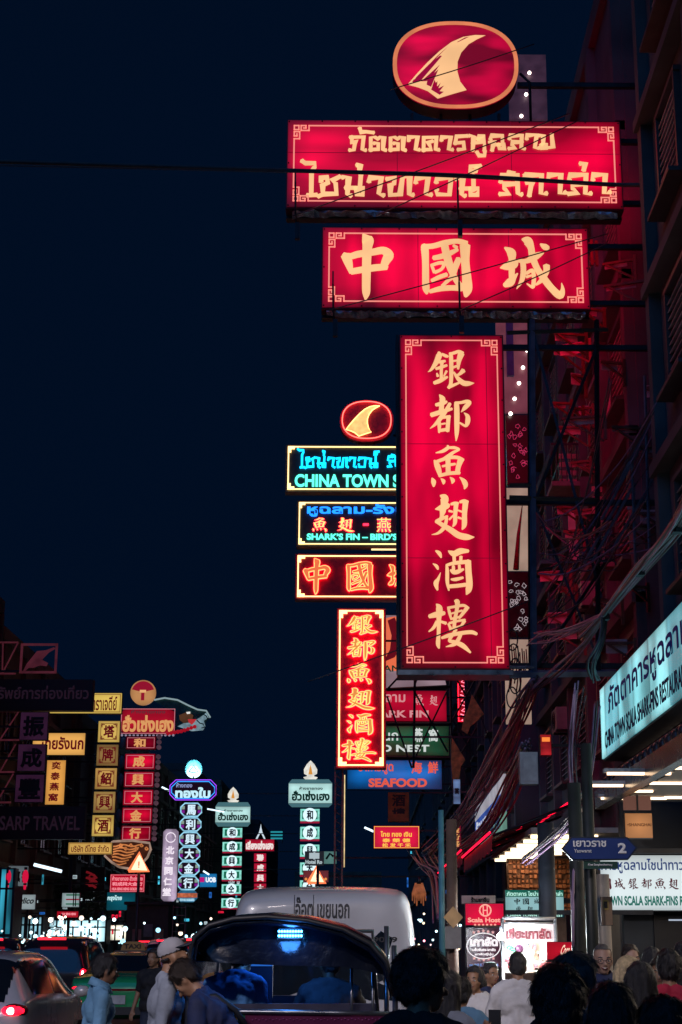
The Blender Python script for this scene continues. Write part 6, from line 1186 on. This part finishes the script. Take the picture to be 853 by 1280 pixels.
d = bpy.data.lights.new('tuk_tuk_led', 'POINT'); d.energy = 4; d.color = (.05, .28, 1); d.shadow_soft_size = .06; o = bpy.data.objects.new('tuk_tuk_led', d); COL.objects.link(o); o.location = (TX-.02, TY+.02-.06, 1.66)
d = bpy.data.lights.new('tuk_tuk_led_in', 'POINT'); d.energy = 9; d.color = (.05, .28, 1); d.shadow_soft_size = .08; o = bpy.data.objects.new('tuk_tuk_led_in', d); COL.objects.link(o); o.location = (TX-.1, TY+.75, 1.70)
for x, y in ((-.6, .6), (.6, .6), (0, 2.75)):
    m = MB(); m.tube([(x+a*.06, y, .24) for a in (-1, -.6, .6, 1)], [.19, .24, .24, .19], 18); w = m.build('wheel', RUB, tk); m = MB(); m.cyl((x-.062, y, .24), (x+.062, y, .24), .13, 14); m.build('rim', ALLOY, w)
for x in (-.58, .58): m = MB(); m.ball((x, -.05, .78), (.06, .03, .06), 10, 6); m.build('tail_light', TAIL, tk)

# clutter that hangs on the dark wall around the gantry: bare pipe frame, hanging boards, brackets
rnd = random.Random(44)
for k in range(40):
    px, py = rnd.uniform(672, 806), rnd.uniform(300, 820); Y = rnd.uniform(26.9, 33 if px < 740 else 27.6); t = thing('wall_bracket', 'rusty angle bracket jutting from the dark wall behind the gantry', 'bracket', tuple(at(px, py, Y)), rnd.uniform(-.4, .4), 'wall brackets')
    m = MB(); w = rnd.uniform(.3, .9); m.box((w/2, 0, 0), (w, .05, .05)); m.box((w/2, 0, -w*.3), (w*1.1, .04, .04), mtx=Matrix.Rotation(R(35), 3, 'Y')); m.box((w, 0, -.2), (.06, .06, .6)); m.build('arm', mat('rust_bracket', (.16, .07, .05), .6, .3, .4, 5), t)
    m = MB(); m.box((w*.4, .06, -.05), (w*.7, .015, rnd.uniform(.05, .3))); m.build('plate', mat('plate_pale', (.45, .4, .4), .6, 0, .4, 4), t)
pf = thing('pipe_frame', 'bare pipe frame of thin uprights and slanting rods beside the upper wall', 'frame', tuple(at(800, 700, 25.5)))
for a, b_ in (((806,470),(812,690)),((822,500),(826,690)),((812,520),(826,560)),((790,560),(795,720)),((776,600),(816,520)),((764,690),(840,560)),((752,650),(800,560)),((742,700),(790,610)),((730,705),(775,625))):
    o = MB(); o.tube([at(*a, 25.5)-pf.location, at(*b_, 25.5)-pf.location], .03, 5, True, False); o.build('rod', mat('rod_grey', (.25, .22, .26), .35, .6), pf)

rnd = random.Random(77)
for k in range(26):
    x0, y0, x1, y1 = rnd.uniform(668, 700), rnd.uniform(640, 800), rnd.uniform(760, 850), rnd.uniform(470, 700); Y = rnd.uniform(24.8, 26.8); s = rnd.uniform(8, 34)
    cable([(x0, y0, Y+.6), (x0*.7+x1*.3+rnd.uniform(-5, 5), y0*.7+y1*.3+s, Y), (x0*.35+x1*.65+rnd.uniform(-5, 5), y0*.35+y1*.65+s*.8, Y-.8), (x1, y1, Y-2)], rnd.uniform(.008, .018), 'thin wire tangled across the red-lit wall behind the gantry', (CAB, CAB, CABP)[k % 3], 'tangled thin wires')
for k in range(9):
    cx_, cy_, rr = rnd.uniform(725, 775), rnd.uniform(660, 730), rnd.uniform(5, 14); a0 = rnd.uniform(0, 6)
    cable([(cx_+rr*math.cos(a0+i*.75)*(1+.15*rnd.uniform(-1, 1)), cy_+rr*.55*math.sin(a0+i*.75), 26+rnd.uniform(-.1, .1)) for i in range(9)], .012, 'spare cable looped on the wall where the thick bundle bends', CAB, 'looped spare cables')
for k in range(5):
    p = at((846, 800, 757, 640, 604)[k], (657, 712, 768, 905, 985)[k], (13.9, 16.9, 19.8, 30, 37)[k]); t = thing('cable_clamp', ('steel clamp on the thick cable bundle high over the lamp box end', 'steel clamp on the thick cable bundle above the blue capitals', 'steel clamp where the thick cable bundle splits', 'steel clamp on the sweeping cables below the gantry foot', 'steel clamp low on the sweeping cables')[k], 'clamp', tuple(p))
    m = MB(); m.box((0, 0, 0), (.1, .12, .16)); m.box((0, -.07, .02), (.05, .03, .22)); m.build('jaw', DARK, t)
# ------------------------------------------------------------------ people
def capsule(bm, a, b, ra, rb, n=12):
    a, b = Vector(a), Vector(b); d = b-a; L = d.length
    if L > 1e-5:
        rot = d.to_track_quat('Z', 'Y').to_matrix().to_4x4()
        g = bmesh.ops.create_cone(bm, cap_ends=True, segments=n, radius1=ra, radius2=rb, depth=L, matrix=Matrix.Translation((a+b)/2) @ rot)
    for c, r in ((a, ra), (b, rb)): bmesh.ops.create_uvsphere(bm, u_segments=n, v_segments=8, radius=r, matrix=Matrix.Translation(c))
def ell(bm, c, r, rot=None):
    m = Matrix.Translation(Vector(c)) @ (rot.to_4x4() if rot else Matrix()) @ Matrix.Diagonal((r[0], r[1], r[2], 1)); bmesh.ops.create_uvsphere(bm, u_segments=18, v_segments=12, radius=1, matrix=m)
def fuse(bm, name, m_, parent, voxel=.012, it=6, disp=0., dscale=9., stretch=(1,1,1), cut=None, fold=False):
    me = bpy.data.meshes.new(name); bm.to_mesh(me); bm.free(); o = bpy.data.objects.new(name, me); COL.objects.link(o)
    r = o.modifiers.new('r', 'REMESH'); r.mode = 'VOXEL'; r.voxel_size = voxel; r.use_smooth_shade = True
    s = o.modifiers.new('s', 'SMOOTH'); s.iterations = it; s.factor = .5
    bpy.context.view_layer.update(); nm = bpy.data.meshes.new_from_object(o.evaluated_get(bpy.context.evaluated_depsgraph_get())); bpy.data.objects.remove(o); bpy.data.meshes.remove(me)
    if cut:
        b = bmesh.new(); b.from_mesh(nm); bmesh.ops.delete(b, geom=[v for v in b.verts if cut(v.co)], context='VERTS'); b.to_mesh(nm); b.free()
    if disp:
        ns = [v.normal.copy() for v in nm.vertices]
        for v, q in zip(nm.vertices, ns):
            p = Vector((v.co.x*stretch[0], v.co.y*stretch[1], v.co.z*stretch[2]))*dscale; v.co += q*disp*(noise.noise(p)+.5*noise.noise(p*2.3)+(1.1*(.35-abs(noise.noise(p*1.4+Vector((7, 3, 1))))) if fold else 0))
    nm.name = name; nm.polygons.foreach_set('use_smooth', [True]*len(nm.polygons)); nm.materials.clear(); nm.materials.append(m_)
    o = bpy.data.objects.new(name, nm); COL.objects.link(o); o.parent = parent; return o
SK = {'tan': mat('skin_tan', (.36, .19, .11), .5, 0, .08, 8), 'brown': mat('skin_brown', (.22, .11, .065), .5, 0, .08, 8), 'pale': mat('skin_pale', (.52, .31, .22), .5, 0, .08, 8)}
HB = mat('hair_black', (.022, .019, .020), .36, 0, .4, 40, .5, 0, .6); HBL = mat('hair_blonde', (.62, .47, .26), .45, 0, .35, 40, .5); HG = mat('hair_grey', (.10, .09, .085), .5, 0, .4, 40, .5); HBR = mat('hair_brown', (.03, .018, .012), .4, 0, .4, 40, .5)
EYEW = mat('eye_white', (.6, .58, .55), .3, 0, .02); EYED = mat('eye_dark', (.01, .008, .006), .2, 0, .1); LIP = mat('lips', (.25, .07, .06), .4, 0, .1); TEETH = mat('teeth', (.7, .68, .62), .35, 0, .05)
TROUSER = mat('denim_dark', (.03, .04, .07), .8, 0, .3, 8, .3)
def person(label, px, Y, h, face, shirt, hair, hm=None, skin='tan', sleeve='short', arms=None, lean=0., tilt=0., turn=0., female=False, smile=False, vox=.012, strands=0, neck_low=0., collar=False, px_is_head=True, extra=None, tz=0.):
    """face: 0 looks away down the street, 180 looks at the camera, 90 looks to the restaurant side"""
    if h > 3: h = (at(px, h, Y).z-tz)/1.764*1.75          # given as the row of the photograph where the hair ends
    k = h/1.75; x = at(px, 1200, Y).x; t = thing('person', label, 'person', (x, Y, tz), R(-face)); sk = SK[skin]
    V = lambda a, b, c: Vector((a*k, b*k, c*k))
    lm = Matrix.Rotation(R(-lean), 3, 'X'); hip = V(0, 0, .95)
    def U(a, b, c): return hip + lm @ (V(a, b, c)-hip)            # upper body leans forward about the hips
    sw = .165 if female else .19
    A = arms or {}
    LA = A.get('L', [(-.255, -.02, 1.13), (-.27, .09, .90)]); RA = A.get('R', [(.255, -.02, 1.13), (.27, .09, .90)])
    neck = U(0, -.005, 1.46); hc = U(0, .035, 1.625)
    hm3 = lm @ Matrix.Rotation(R(-turn), 3, 'Z') @ Matrix.Rotation(R(tilt), 3, 'X')
    def Hd(a, b, c): return hc + hm3 @ V(a, b, c)
    def torso(bm, g):
        capsule(bm, U(-.085, 0, 1.29), U(.085, 0, 1.29), (.115+g)*k, (.115+g)*k); capsule(bm, U(-.075, .01, 1.1), U(.075, .01, 1.1), (.108+g)*k, (.108+g)*k)
        capsule(bm, U(-.085, 0, .97), U(.085, 0, .97), (.115+g)*k, (.115+g)*k); capsule(bm, U(-sw+.02, -.005, 1.40), U(sw-.02, -.005, 1.40), (.06+g)*k, (.06+g)*k)
        for s in (-1, 1): capsule(bm, U(s*.03, -.01, 1.47), U(s*(sw-.02), -.005, 1.405), (.052+g)*k, (.06+g)*k)
        capsule(bm, U(0, 0, 1.05), U(0, 0, 1.34), (.112+g)*k, (.105+g)*k)
        if female:
            for s in (-1, 1): ell(bm, U(s*.07, .085, 1.27), (.065*k+g*k, .06*k+g*k, .065*k+g*k))
    bm = bmesh.new(); torso(bm, -.008)
    capsule(bm, U(0, -.012, 1.42), U(0, .005, 1.56), .056*k, .052*k)
    # head: skull, jaw, brow, nose, cheeks, ears
    r3 = hm3
    ell(bm, Hd(0, -.012, .035), (.077*k, .096*k, .088*k), r3); ell(bm, Hd(0, .012, -.03), (.066*k, .078*k, .085*k), r3); ell(bm, Hd(0, .045, -.085), (.042*k, .04*k, .035*k), r3)
    capsule(bm, Hd(-.04, .075, .012), Hd(.04, .075, .012), .016*k, .016*k, 8); capsule(bm, Hd(0, .085, .0), Hd(0, .112, -.038), .010*k, .017*k, 8)
    for s in (-1, 1):
        ell(bm, Hd(s*.042, .062, -.03), (.024*k, .022*k, .022*k), r3); ell(bm, Hd(s*.078, -.008, -.012), (.012*k, .022*k, .034*k), r3)
    capsule(bm, Hd(-.022, .082, -.066), Hd(.022, .082, -.066), .010*k, .010*k, 8)
    for s, AR in ((-1, LA), (1, RA)):
        sh = U(s*sw, -.005, 1.39); el = U(*AR[0]); wr = U(*AR[1])
        capsule(bm, sh, el, .052*k, .041*k); capsule(bm, el, wr, .041*k, .028*k)
        d = (wr-el).normalized(); sd = d.cross(Vector((0, 1, 0.3))).normalized(); up = d.cross(sd)
        pm = wr+d*.05*k; capsule(bm, wr, pm, .027*k, .034*k)
        for j, ln in enumerate((.062, .075, .07, .055)):
            o_ = sd*(j-1.5)*.021*k; b0 = pm+d*.025*k+o_; b1 = b0+d*ln*.55*k+up*.008*k*s; b2 = b1+d*ln*.45*k+up*.03*k*s
            capsule(bm, b0, b1, .0095*k, .009*k, 8); capsule(bm, b1, b2, .009*k, .0075*k, 8)
        tb = wr+d*.02*k-sd*.03*k; capsule(bm, tb, tb+d*.04*k-sd*.025*k, .012*k, .010*k, 8)
    for s in (-1, 1):
        hp, kn, an = V(s*.092, 0, .93), V(s*.1, .015, .50), V(s*.105, -.02, .09)
        if A.get('sit'): hp, kn, an = V(s*.092, 0, .95), V(s*.12, .42, .93), V(s*.12, .44, .48)
        capsule(bm, hp, kn, .085*k, .058*k); capsule(bm, kn, an, .056*k, .038*k); capsule(bm, an+V(0, -.03, -.04), an+V(0, .15, -.055), .036*k, .030*k)
    fuse(bm, 'body', sk, t, vox, 4)
    # clothes
    bm = bmesh.new(); torso(bm, .014)
    for s, AR in ((-1, LA), (1, RA)):
        sh = U(s*sw, -.005, 1.39); el = U(*AR[0]); wr = U(*AR[1])
        if sleeve == 'long': capsule(bm, sh, el, .068*k, .056*k); capsule(bm, el, el+(wr-el)*.93, .056*k, .042*k)
        elif sleeve == 'short': capsule(bm, sh, sh+(el-sh)*.72, .070*k, .064*k)
    if sleeve == 'none':
        lim = 1.33*k
        fuse(bm, 'top', shirt, t, .014, 5, .006, 9, (1, 1, .6), cut=lambda c: (c-hip).dot(lm @ Vector((0, 0, 1))) > (1.36-.95)*k)
    else: fuse(bm, 'shirt', shirt, t, .011, 3, .015, 7, (1.2, 1.2, .6), fold=True, cut=lambda c: (c-(U(0, 0, 1.505))).dot(lm @ Vector((0, .25, 1))) > 0 and (c-neck).length < .2*k)
    if collar:
        m = MB(); n = 22
        for rr, zz, nm in ((.072, 1.475, 'a'), (.085, 1.50, 'b')): pass
        a = [U(math.cos(2*math.pi*i/n)*.075, -.005+math.sin(2*math.pi*i/n)*.075, 1.535-.03*math.sin(2*math.pi*i/n)) for i in range(n)]; b = [U(math.cos(2*math.pi*i/n)*.118, -.0+math.sin(2*math.pi*i/n)*.105, 1.465-.035*math.sin(2*math.pi*i/n)) for i in range(n)]
        m.add(a+b, [(i, (i+1) % n, n+(i+1) % n, n+i) for i in range(n)], True); o = m.build('collar', collar if not isinstance(collar, bool) else shirt, t); o.modifiers.new('t', 'SOLIDIFY').thickness = .008
    bm = bmesh.new(); capsule(bm, V(-.085, 0, .95), V(.085, 0, .95), .125*k, .125*k)
    for s in (-1, 1):
        hp, kn, an = V(s*.092, 0, .93), V(s*.1, .015, .50), V(s*.105, -.02, .12)
        if A.get('sit'): hp, kn, an = V(s*.092, 0, .95), V(s*.12, .42, .93), V(s*.12, .44, .50)
        capsule(bm, hp, kn, .10*k, .075*k); capsule(bm, kn, an, .073*k, .06*k)
    fuse(bm, 'trousers', TROUSER, t, .016, 4, .008, 7)
    m = MB(); 
    for s in (-1, 1):
        an = V(s*.12, .44, .48) if A.get('sit') else V(s*.105, -.02, .09); m.ball(an+V(0, .06, -.055), (.048*k, .14*k, .035*k), 10, 6)
    m.build('shoes', BLACK, t)
    # face
    m = MB()
    for s in (-1, 1): c = Hd(s*.033, .080, -.006); m.ball(c, (.0125*k, .0105*k, .0085*k), 10, 6)
    ew = m.build('eyes', EYEW, t); m = MB()
    for s in (-1, 1): m.ball(Hd(s*.033, .0875, -.006), .0058*k, 8, 6)
    m.build('iris', EYED, ew); m = MB()
    for s in (-1, 1): m = MB(); m.tube([Hd(s*.018, .092, .018), Hd(s*.035, .089, .025), Hd(s*.054, .074, .019)], [.004*k, .005*k, .002*k], 6); m.build('eyebrow', hm or HB, t)
    m = MB()
    if smile:
        m.tube([Hd(-.03, .075, -.058), Hd(-.015, .088, -.068), Hd(0, .092, -.071), Hd(.015, .088, -.068), Hd(.03, .075, -.058)], [.004*k, .009*k, .010*k, .009*k, .004*k], 8); mo = m.build('mouth', LIP, t)
        m = MB(); m.tube([Hd(-.022, .086, -.061), Hd(0, .1, -.067), Hd(.022, .086, -.061)], [.003*k, .006*k, .003*k], 6); m.build('teeth', TEETH, mo)
    else: m.tube([Hd(-.024, .083, -.066), Hd(0, .094, -.066), Hd(.024, .083, -.066)], [.003*k, .0075*k, .003*k], 6); m.build('mouth', LIP, t)
    # hair
    hm = hm or HB; bm = bmesh.new()
    if hair in ('short', 'crop', 'tall', 'bald'):
        g = {'short': .016, 'crop': .007, 'tall': .024, 'bald': .003}[hair]
        ell(bm, Hd(0, -.018, .045), ((.077+g)*k, (.096+g)*k, (.088+g)*k), r3)
        ell(bm, Hd(0, -.055, -.005), ((.071+g*.8)*k, (.058+g*.5)*k, (.075)*k), r3)
        if hair == 'tall': ell(bm, Hd(0, .02, .09), (.078*k, .085*k, .055*k), r3); ell(bm, Hd(.0, -.04, .09), (.085*k, .08*k, .055*k), r3)
        nrm, up_ = r3 @ Vector((0, 1, 0)), r3 @ Vector((0, 0, 1))
        front = lambda c: (c-hc).dot(nrm) > (.052+.5*max(0, (c-hc).dot(up_)/k-.045))*k*(1 if hair != 'bald' else .2) and (c-hc).dot(up_) < .085*k or ((c-hc).dot(nrm) > -.012*k and (c-hc).dot(up_) < .0)
        ho = fuse(bm, 'hair', hm, t, .009, 2, .012 if hair != 'bald' else .002, 26, (1, 1, .7), cut=front)
    elif hair in ('long', 'bob', 'bun'):
        g = .018; ell(bm, Hd(0, -.018, .045), ((.077+g)*k, (.096+g)*k, (.088+g)*k), r3)
        lo = {'long': -.34, 'bob': -.15, 'bun': -.06}[hair]
        for a in range(-4, 5):
            an = math.radians(a*26); c0 = (math.sin(an)*.075, -.03-math.cos(an)*.07, .03); c1 = (math.sin(an)*.085, -.045-math.cos(an)*.06, lo*.55); c2 = (math.sin(an)*(.078 if hair == 'long' else .062), -.05-math.cos(an)*.05, lo)
            capsule(bm, Hd(*c0), Hd(*c1), .034*k, .036*k, 8); capsule(bm, Hd(*c1), Hd(*c2), .036*k, .022*k, 8)
        if hair == 'bun': ell(bm, Hd(0, -.13, .03), (.045*k, .04*k, .045*k), r3)
        nrm = r3 @ Vector((0, 1, 0)); up_ = r3 @ Vector((0, 0, 1))
        ho = fuse(bm, 'hair', hm, t, .010, 3, .012, 22, (1.5, 1.5, .35), cut=lambda c: (c-hc).dot(nrm) > .058*k and (c-hc).dot(up_) < .075*k)
    elif hair == 'cap':
        ell(bm, Hd(0, -.012, .05), (.090*k, .108*k, .092*k), r3)
        up_ = r3 @ Vector((0, 0, 1)); ho = fuse(bm, 'cap', hm, t, .009, 3, .002, 10, cut=lambda c: (c-hc).dot(up_) < .03*k)
        m = MB(); n = 14; ra, rb = [], []
        for i in range(n+1):
            a = math.radians(-80+160*i/n); ra.append(Hd(math.sin(a)*.088, math.cos(a)*.10, .062)); rb.append(Hd(math.sin(a)*.105, .075+math.cos(a)*.135, .062-.014*abs(math.sin(a))))
        m.add(ra+rb, [(i, i+1, n+2+i, n+1+i) for i in range(n)], True); o = m.build('brim', mat('brim_navy', (.03, .035, .05), .6), ho); o.modifiers.new('t', 'SOLIDIFY').thickness = .006
        m = MB(); ell_b = [Hd(math.sin(a)*.088, -.01+math.cos(a)*.092, .0) for a in [math.radians(120+i*12) for i in range(11)]]; m.tube(ell_b, .011*k, 6); m.build('hair', HB, t)
    if strands and hair != 'cap':      # combed locks laid over the hair, with a few stray ends
        rr = random.Random(int(px)); m = MB(); vs = ho.data.vertices; nv = len(vs); upv = r3 @ Vector((0, -.35, 1)); bk = r3 @ Vector((0, -1, 0))
        for i in range(strands*4):
            v = vs[rr.randrange(nv)]; p = v.co.copy(); q = v.normal.copy(); stray = i % 14 == 0
            td = bk*.55-upv+Vector((rr.gauss(0, .3), rr.gauss(0, .3), rr.gauss(0, .2))); td = td-q*td.dot(q)
            d = (td.normalized()+q*(rr.uniform(.25, .5) if stray else .06)).normalized()
            ln = (rr.uniform(.012, .024) if stray else rr.uniform(.03, .055))*k; s_ = d.cross(q).normalized()*(.0009 if stray else .0022)
            a = p+q*.001; b = p+d*ln*.5+q*.003; c = p+d*ln+q*.001
            m.add([a-s_, a+s_, b+s_, b-s_, c], [(0,1,2,3), (3,2,4)])
        m.build('locks', hm, ho)
    if extra: extra(t, Hd, U, V, k)
    return t
CL = {n: mat('cloth_'+n, c, .8, 0, .18, 6, .25) for n, c in {'sky': (.14, .30, .46), 'white': (.62, .60, .60), 'grey': (.36, .37, .40), 'navy': (.025, .035, .10), 'mustard': (.42, .20, .05), 'black': (.012, .012, .015), 'red': (.45, .015, .05), 'pink': (.45, .2, .2), 'pale': (.30, .32, .37), 'blue': (.06, .20, .48), 'stripe': (.25, .27, .32), 'lace': (.10, .10, .12)}.items()}
person('man in a light blue collared shirt and dark hair crossing between the cars', 122, 11.2, 1192, 70, CL['sky'], 'short', None, 'brown', 'long', collar=True, lean=4, strands=200)
def cap_logo(t, Hd, U, V, k):
    m = MB(); m.box(Hd(0, .102, .085), (.03, .012, .03)); m.build('cap_mark', INK, t)
person('person in a white cap with a dark brim and a pale shirt beside the tuk-tuk', 205, 10.1, 1170, 80, CL['pale'], 'cap', mat('cap_white', (.36, .34, .36), .7), 'tan', 'long', lean=4, tilt=24, extra=cap_logo)
def strap(t, Hd, U, V, k):
    m = MB(); m.tube([U(-.1, .13, 1.15), U(-.07, .14, 1.3), U(-.06, .06, 1.485), U(-.02, -.10, 1.40), U(.05, -.15, 1.25), U(.1, -.14, 1.1)], .02, 6); m.build('bag_strap', BLACK, t)
person('man in a navy T-shirt leaning out at the side of the tuk-tuk, head bowed', 300, 9.75, 1.62, -75, CL['navy'], 'short', HBR, 'tan', 'short', {'R': [(.27, .12, 1.15), (.2, .3, 1.05)], 'L': [(-.30, .14, 1.12), (-.26, .36, 1.02)]}, lean=34, tilt=-20, extra=strap, strands=200)
person('passenger in a blue shirt sitting in the tuk-tuk, back lit by the blue light', 283, 10.45, 1.60, 15, CL['blue'], 'short', None, 'tan', 'short', {'sit': 1, 'L': [(-.24, .12, 1.12), (-.14, .35, 1.02)], 'R': [(.24, .12, 1.12), (.14, .35, 1.02)]}, lean=30, tz=.10)
person('tuk-tuk driver in a dark shirt at the handlebar, edged with blue light', 412, 11.2, 1.60, 0, CL['lace'], 'short', None, 'brown', 'short', {'sit': 1, 'L': [(-.30, .2, 1.2), (-.36, .55, 1.12)], 'R': [(.30, .2, 1.2), (.36, .55, 1.12)]}, lean=8, tz=-.02, turn=-15)
person('person in black with tall tousled dark hair beside the tuk-tuk, face turned aside', 524, 5.7, 1189, 28, CL['black'], 'tall', None, 'tan', 'short', turn=38, strands=1400, vox=.01)
person('smiling person in a loose white shirt in front of the round purple board', 594, 12.6, 1208, 205, CL['white'], 'bun', None, 'tan', 'long', female=True, smile=True, tilt=2)
person('man in a white T-shirt with his back turned, facing the food stall', 647, 12.2, 1190, 8, CL['white'], 'crop', HB, 'tan', 'short', {'L': [(-.27, .02, 1.13), (-.16, .2, 1.05)], 'R': [(.27, .02, 1.13), (.16, .2, 1.05)]})
person('round black-haired head close by, seen from behind, in front of the food stall', 697, 4.7, 1209, 8, CL['black'], 'short', None, 'tan', 'short', strands=1600, vox=.01, turn=6)
person('dark-haired person with a pale forehead between the close black-haired one and the drinks cooler', 716, 6.4, 1194, 40, CL['black'], 'tall', HG, 'tan', 'short', strands=900, turn=20)
def specs(t, Hd, U, V, k):
    m = MB()
    for s in (-1, 1): m.tube([Hd(s*.034+.024*math.cos(i*.55), .098, -.008+.018*math.sin(i*.55)) for i in range(13)], .0022, 5); m.tube([Hd(s*.058, .096, -.004), Hd(s*.08, .01, -.002)], .002, 5)
    m.tube([Hd(-.011, .1, -.004), Hd(.011, .1, -.004)], .002, 5); m.build('glasses', BLACK, t)
person('tall man with receding hair, thin glasses and a dark-collared grey T-shirt, facing the camera', 752, 11.4, 1179, 168, CL['grey'], 'bald', HG, 'pale', 'short', collar=CL['navy'], extra=specs, turn=12, smile=True)
person('blonde woman with hair to her neck and bare shoulders, back turned', 785, 9.4, 1196, 25, CL['pink'], 'bob', HBL, 'pale', 'none', female=True, turn=15)
person('man with a shaved head looking over the blonde woman', 789, 12.6, 1180, 190, CL['black'], 'crop', HBR, 'pale', 'short', turn=-20)
person('woman with long black hair and a mustard blouse, back turned', 799, 8.4, 1203, 12, CL['mustard'], 'long', None, 'tan', 'short', {'L': [(-.29, .02, 1.15), (-.20, .22, 1.12)]}, female=True, strands=300)
person('person with a round black bob standing before the dark shop door', 815, 12.0, 1185, 10, CL['black'], 'bob', None, 'tan', 'short', female=True)
def bag(t, Hd, U, V, k):
    m = MB(); m.box(U(0, -.09, 1.35), (.44*k, .12*k, .07*k)); m.build('shoulder_stripe', CL['black'], t)
    m = MB(); m.tube([U(-.13, .14, 1.1), U(-.12, .1, 1.42), U(-.08, -.12, 1.42), U(.05, -.16, 1.2), U(.14, -.14, 1.0)], .016, 6); m.build('bag_strap', mat('strap_brown', (.2, .12, .08), .6), t)
person('man in a red shirt with a strap across his back, short dark hair', 836, 9.6, 1187, 6, CL['red'], 'short', None, 'tan', 'short', extra=bag, strands=200)
person('dark-haired person in black at the dark shop wall, beside the man in red', 857, 12.6, 1178, -10, CL['black'], 'tall', None, 'tan', 'short')
person('person in a grey patterned top at the end of the crowd past the red shirt', 872, 8.2, 1212, -10, CL['stripe'], 'short', None, 'tan', 'short')
person('long black-haired person low in the crowd, in front of the mustard blouse', 762, 5.4, 1229, 12, CL['black'], 'long', None, 'tan', 'short', female=True, strands=1200, vox=.01)
person('black-haired person low in the front of the crowd, before the man in red', 826, 5.0, 1248, 5, CL['black'], 'short', None, 'tan', 'short', strands=1400, vox=.01)
def phone(t, Hd, U, V, k):
    m = MB(); m.box(U(.13, .44, 1.40), (.075, .012, .15)); m.build('phone', BLACK, t)
person('person in a pale sleeve raising a phone, behind the one with tall tousled hair', 556, 8.3, 1212, 35, CL['pale'], 'long', None, 'tan', 'long', {'R': [(.27, .15, 1.2), (.13, .36, 1.33)], 'L': [(-.25, .1, 1.15), (-.1, .3, 1.3)]}, female=True, extra=phone)
person('small person in a dark shirt among the far cars near the kiosk', 179, 34, 1.66, 10, CL['black'], 'cap', mat('cap_pink', (.5, .35, .35), .7), 'tan', 'short')

person('person in a dark blue top behind the smiling person in white', 612, 14.4, 1203, 150, CL['navy'], 'short', None, 'tan', 'short')
person('woman with a brown bob looking to the street behind the mustard blouse', 826, 11.2, 1196, 200, CL['grey'], 'bob', HBR, 'tan', 'short', female=True)
person('tall person in a black top between the drinks cooler and the man with glasses', 732, 14.6, 1186, 20, CL['black'], 'short', None, 'brown', 'short')
person('person in a sky-blue top half hidden behind the raised phone', 575, 10.2, 1222, 20, CL['sky'], 'short', None, 'tan', 'short', strands=200)
person('person in a dark top walking on the road between the taxi and the tuk-tuk', 193, 19, 1186, -160, CL['black'], 'short', None, 'tan', 'short')
person('motor-taxi rider in a pale shirt far up the road beside the kiosk', 200, 40, 1178, 10, CL['white'], 'short', None, 'tan', 'short')
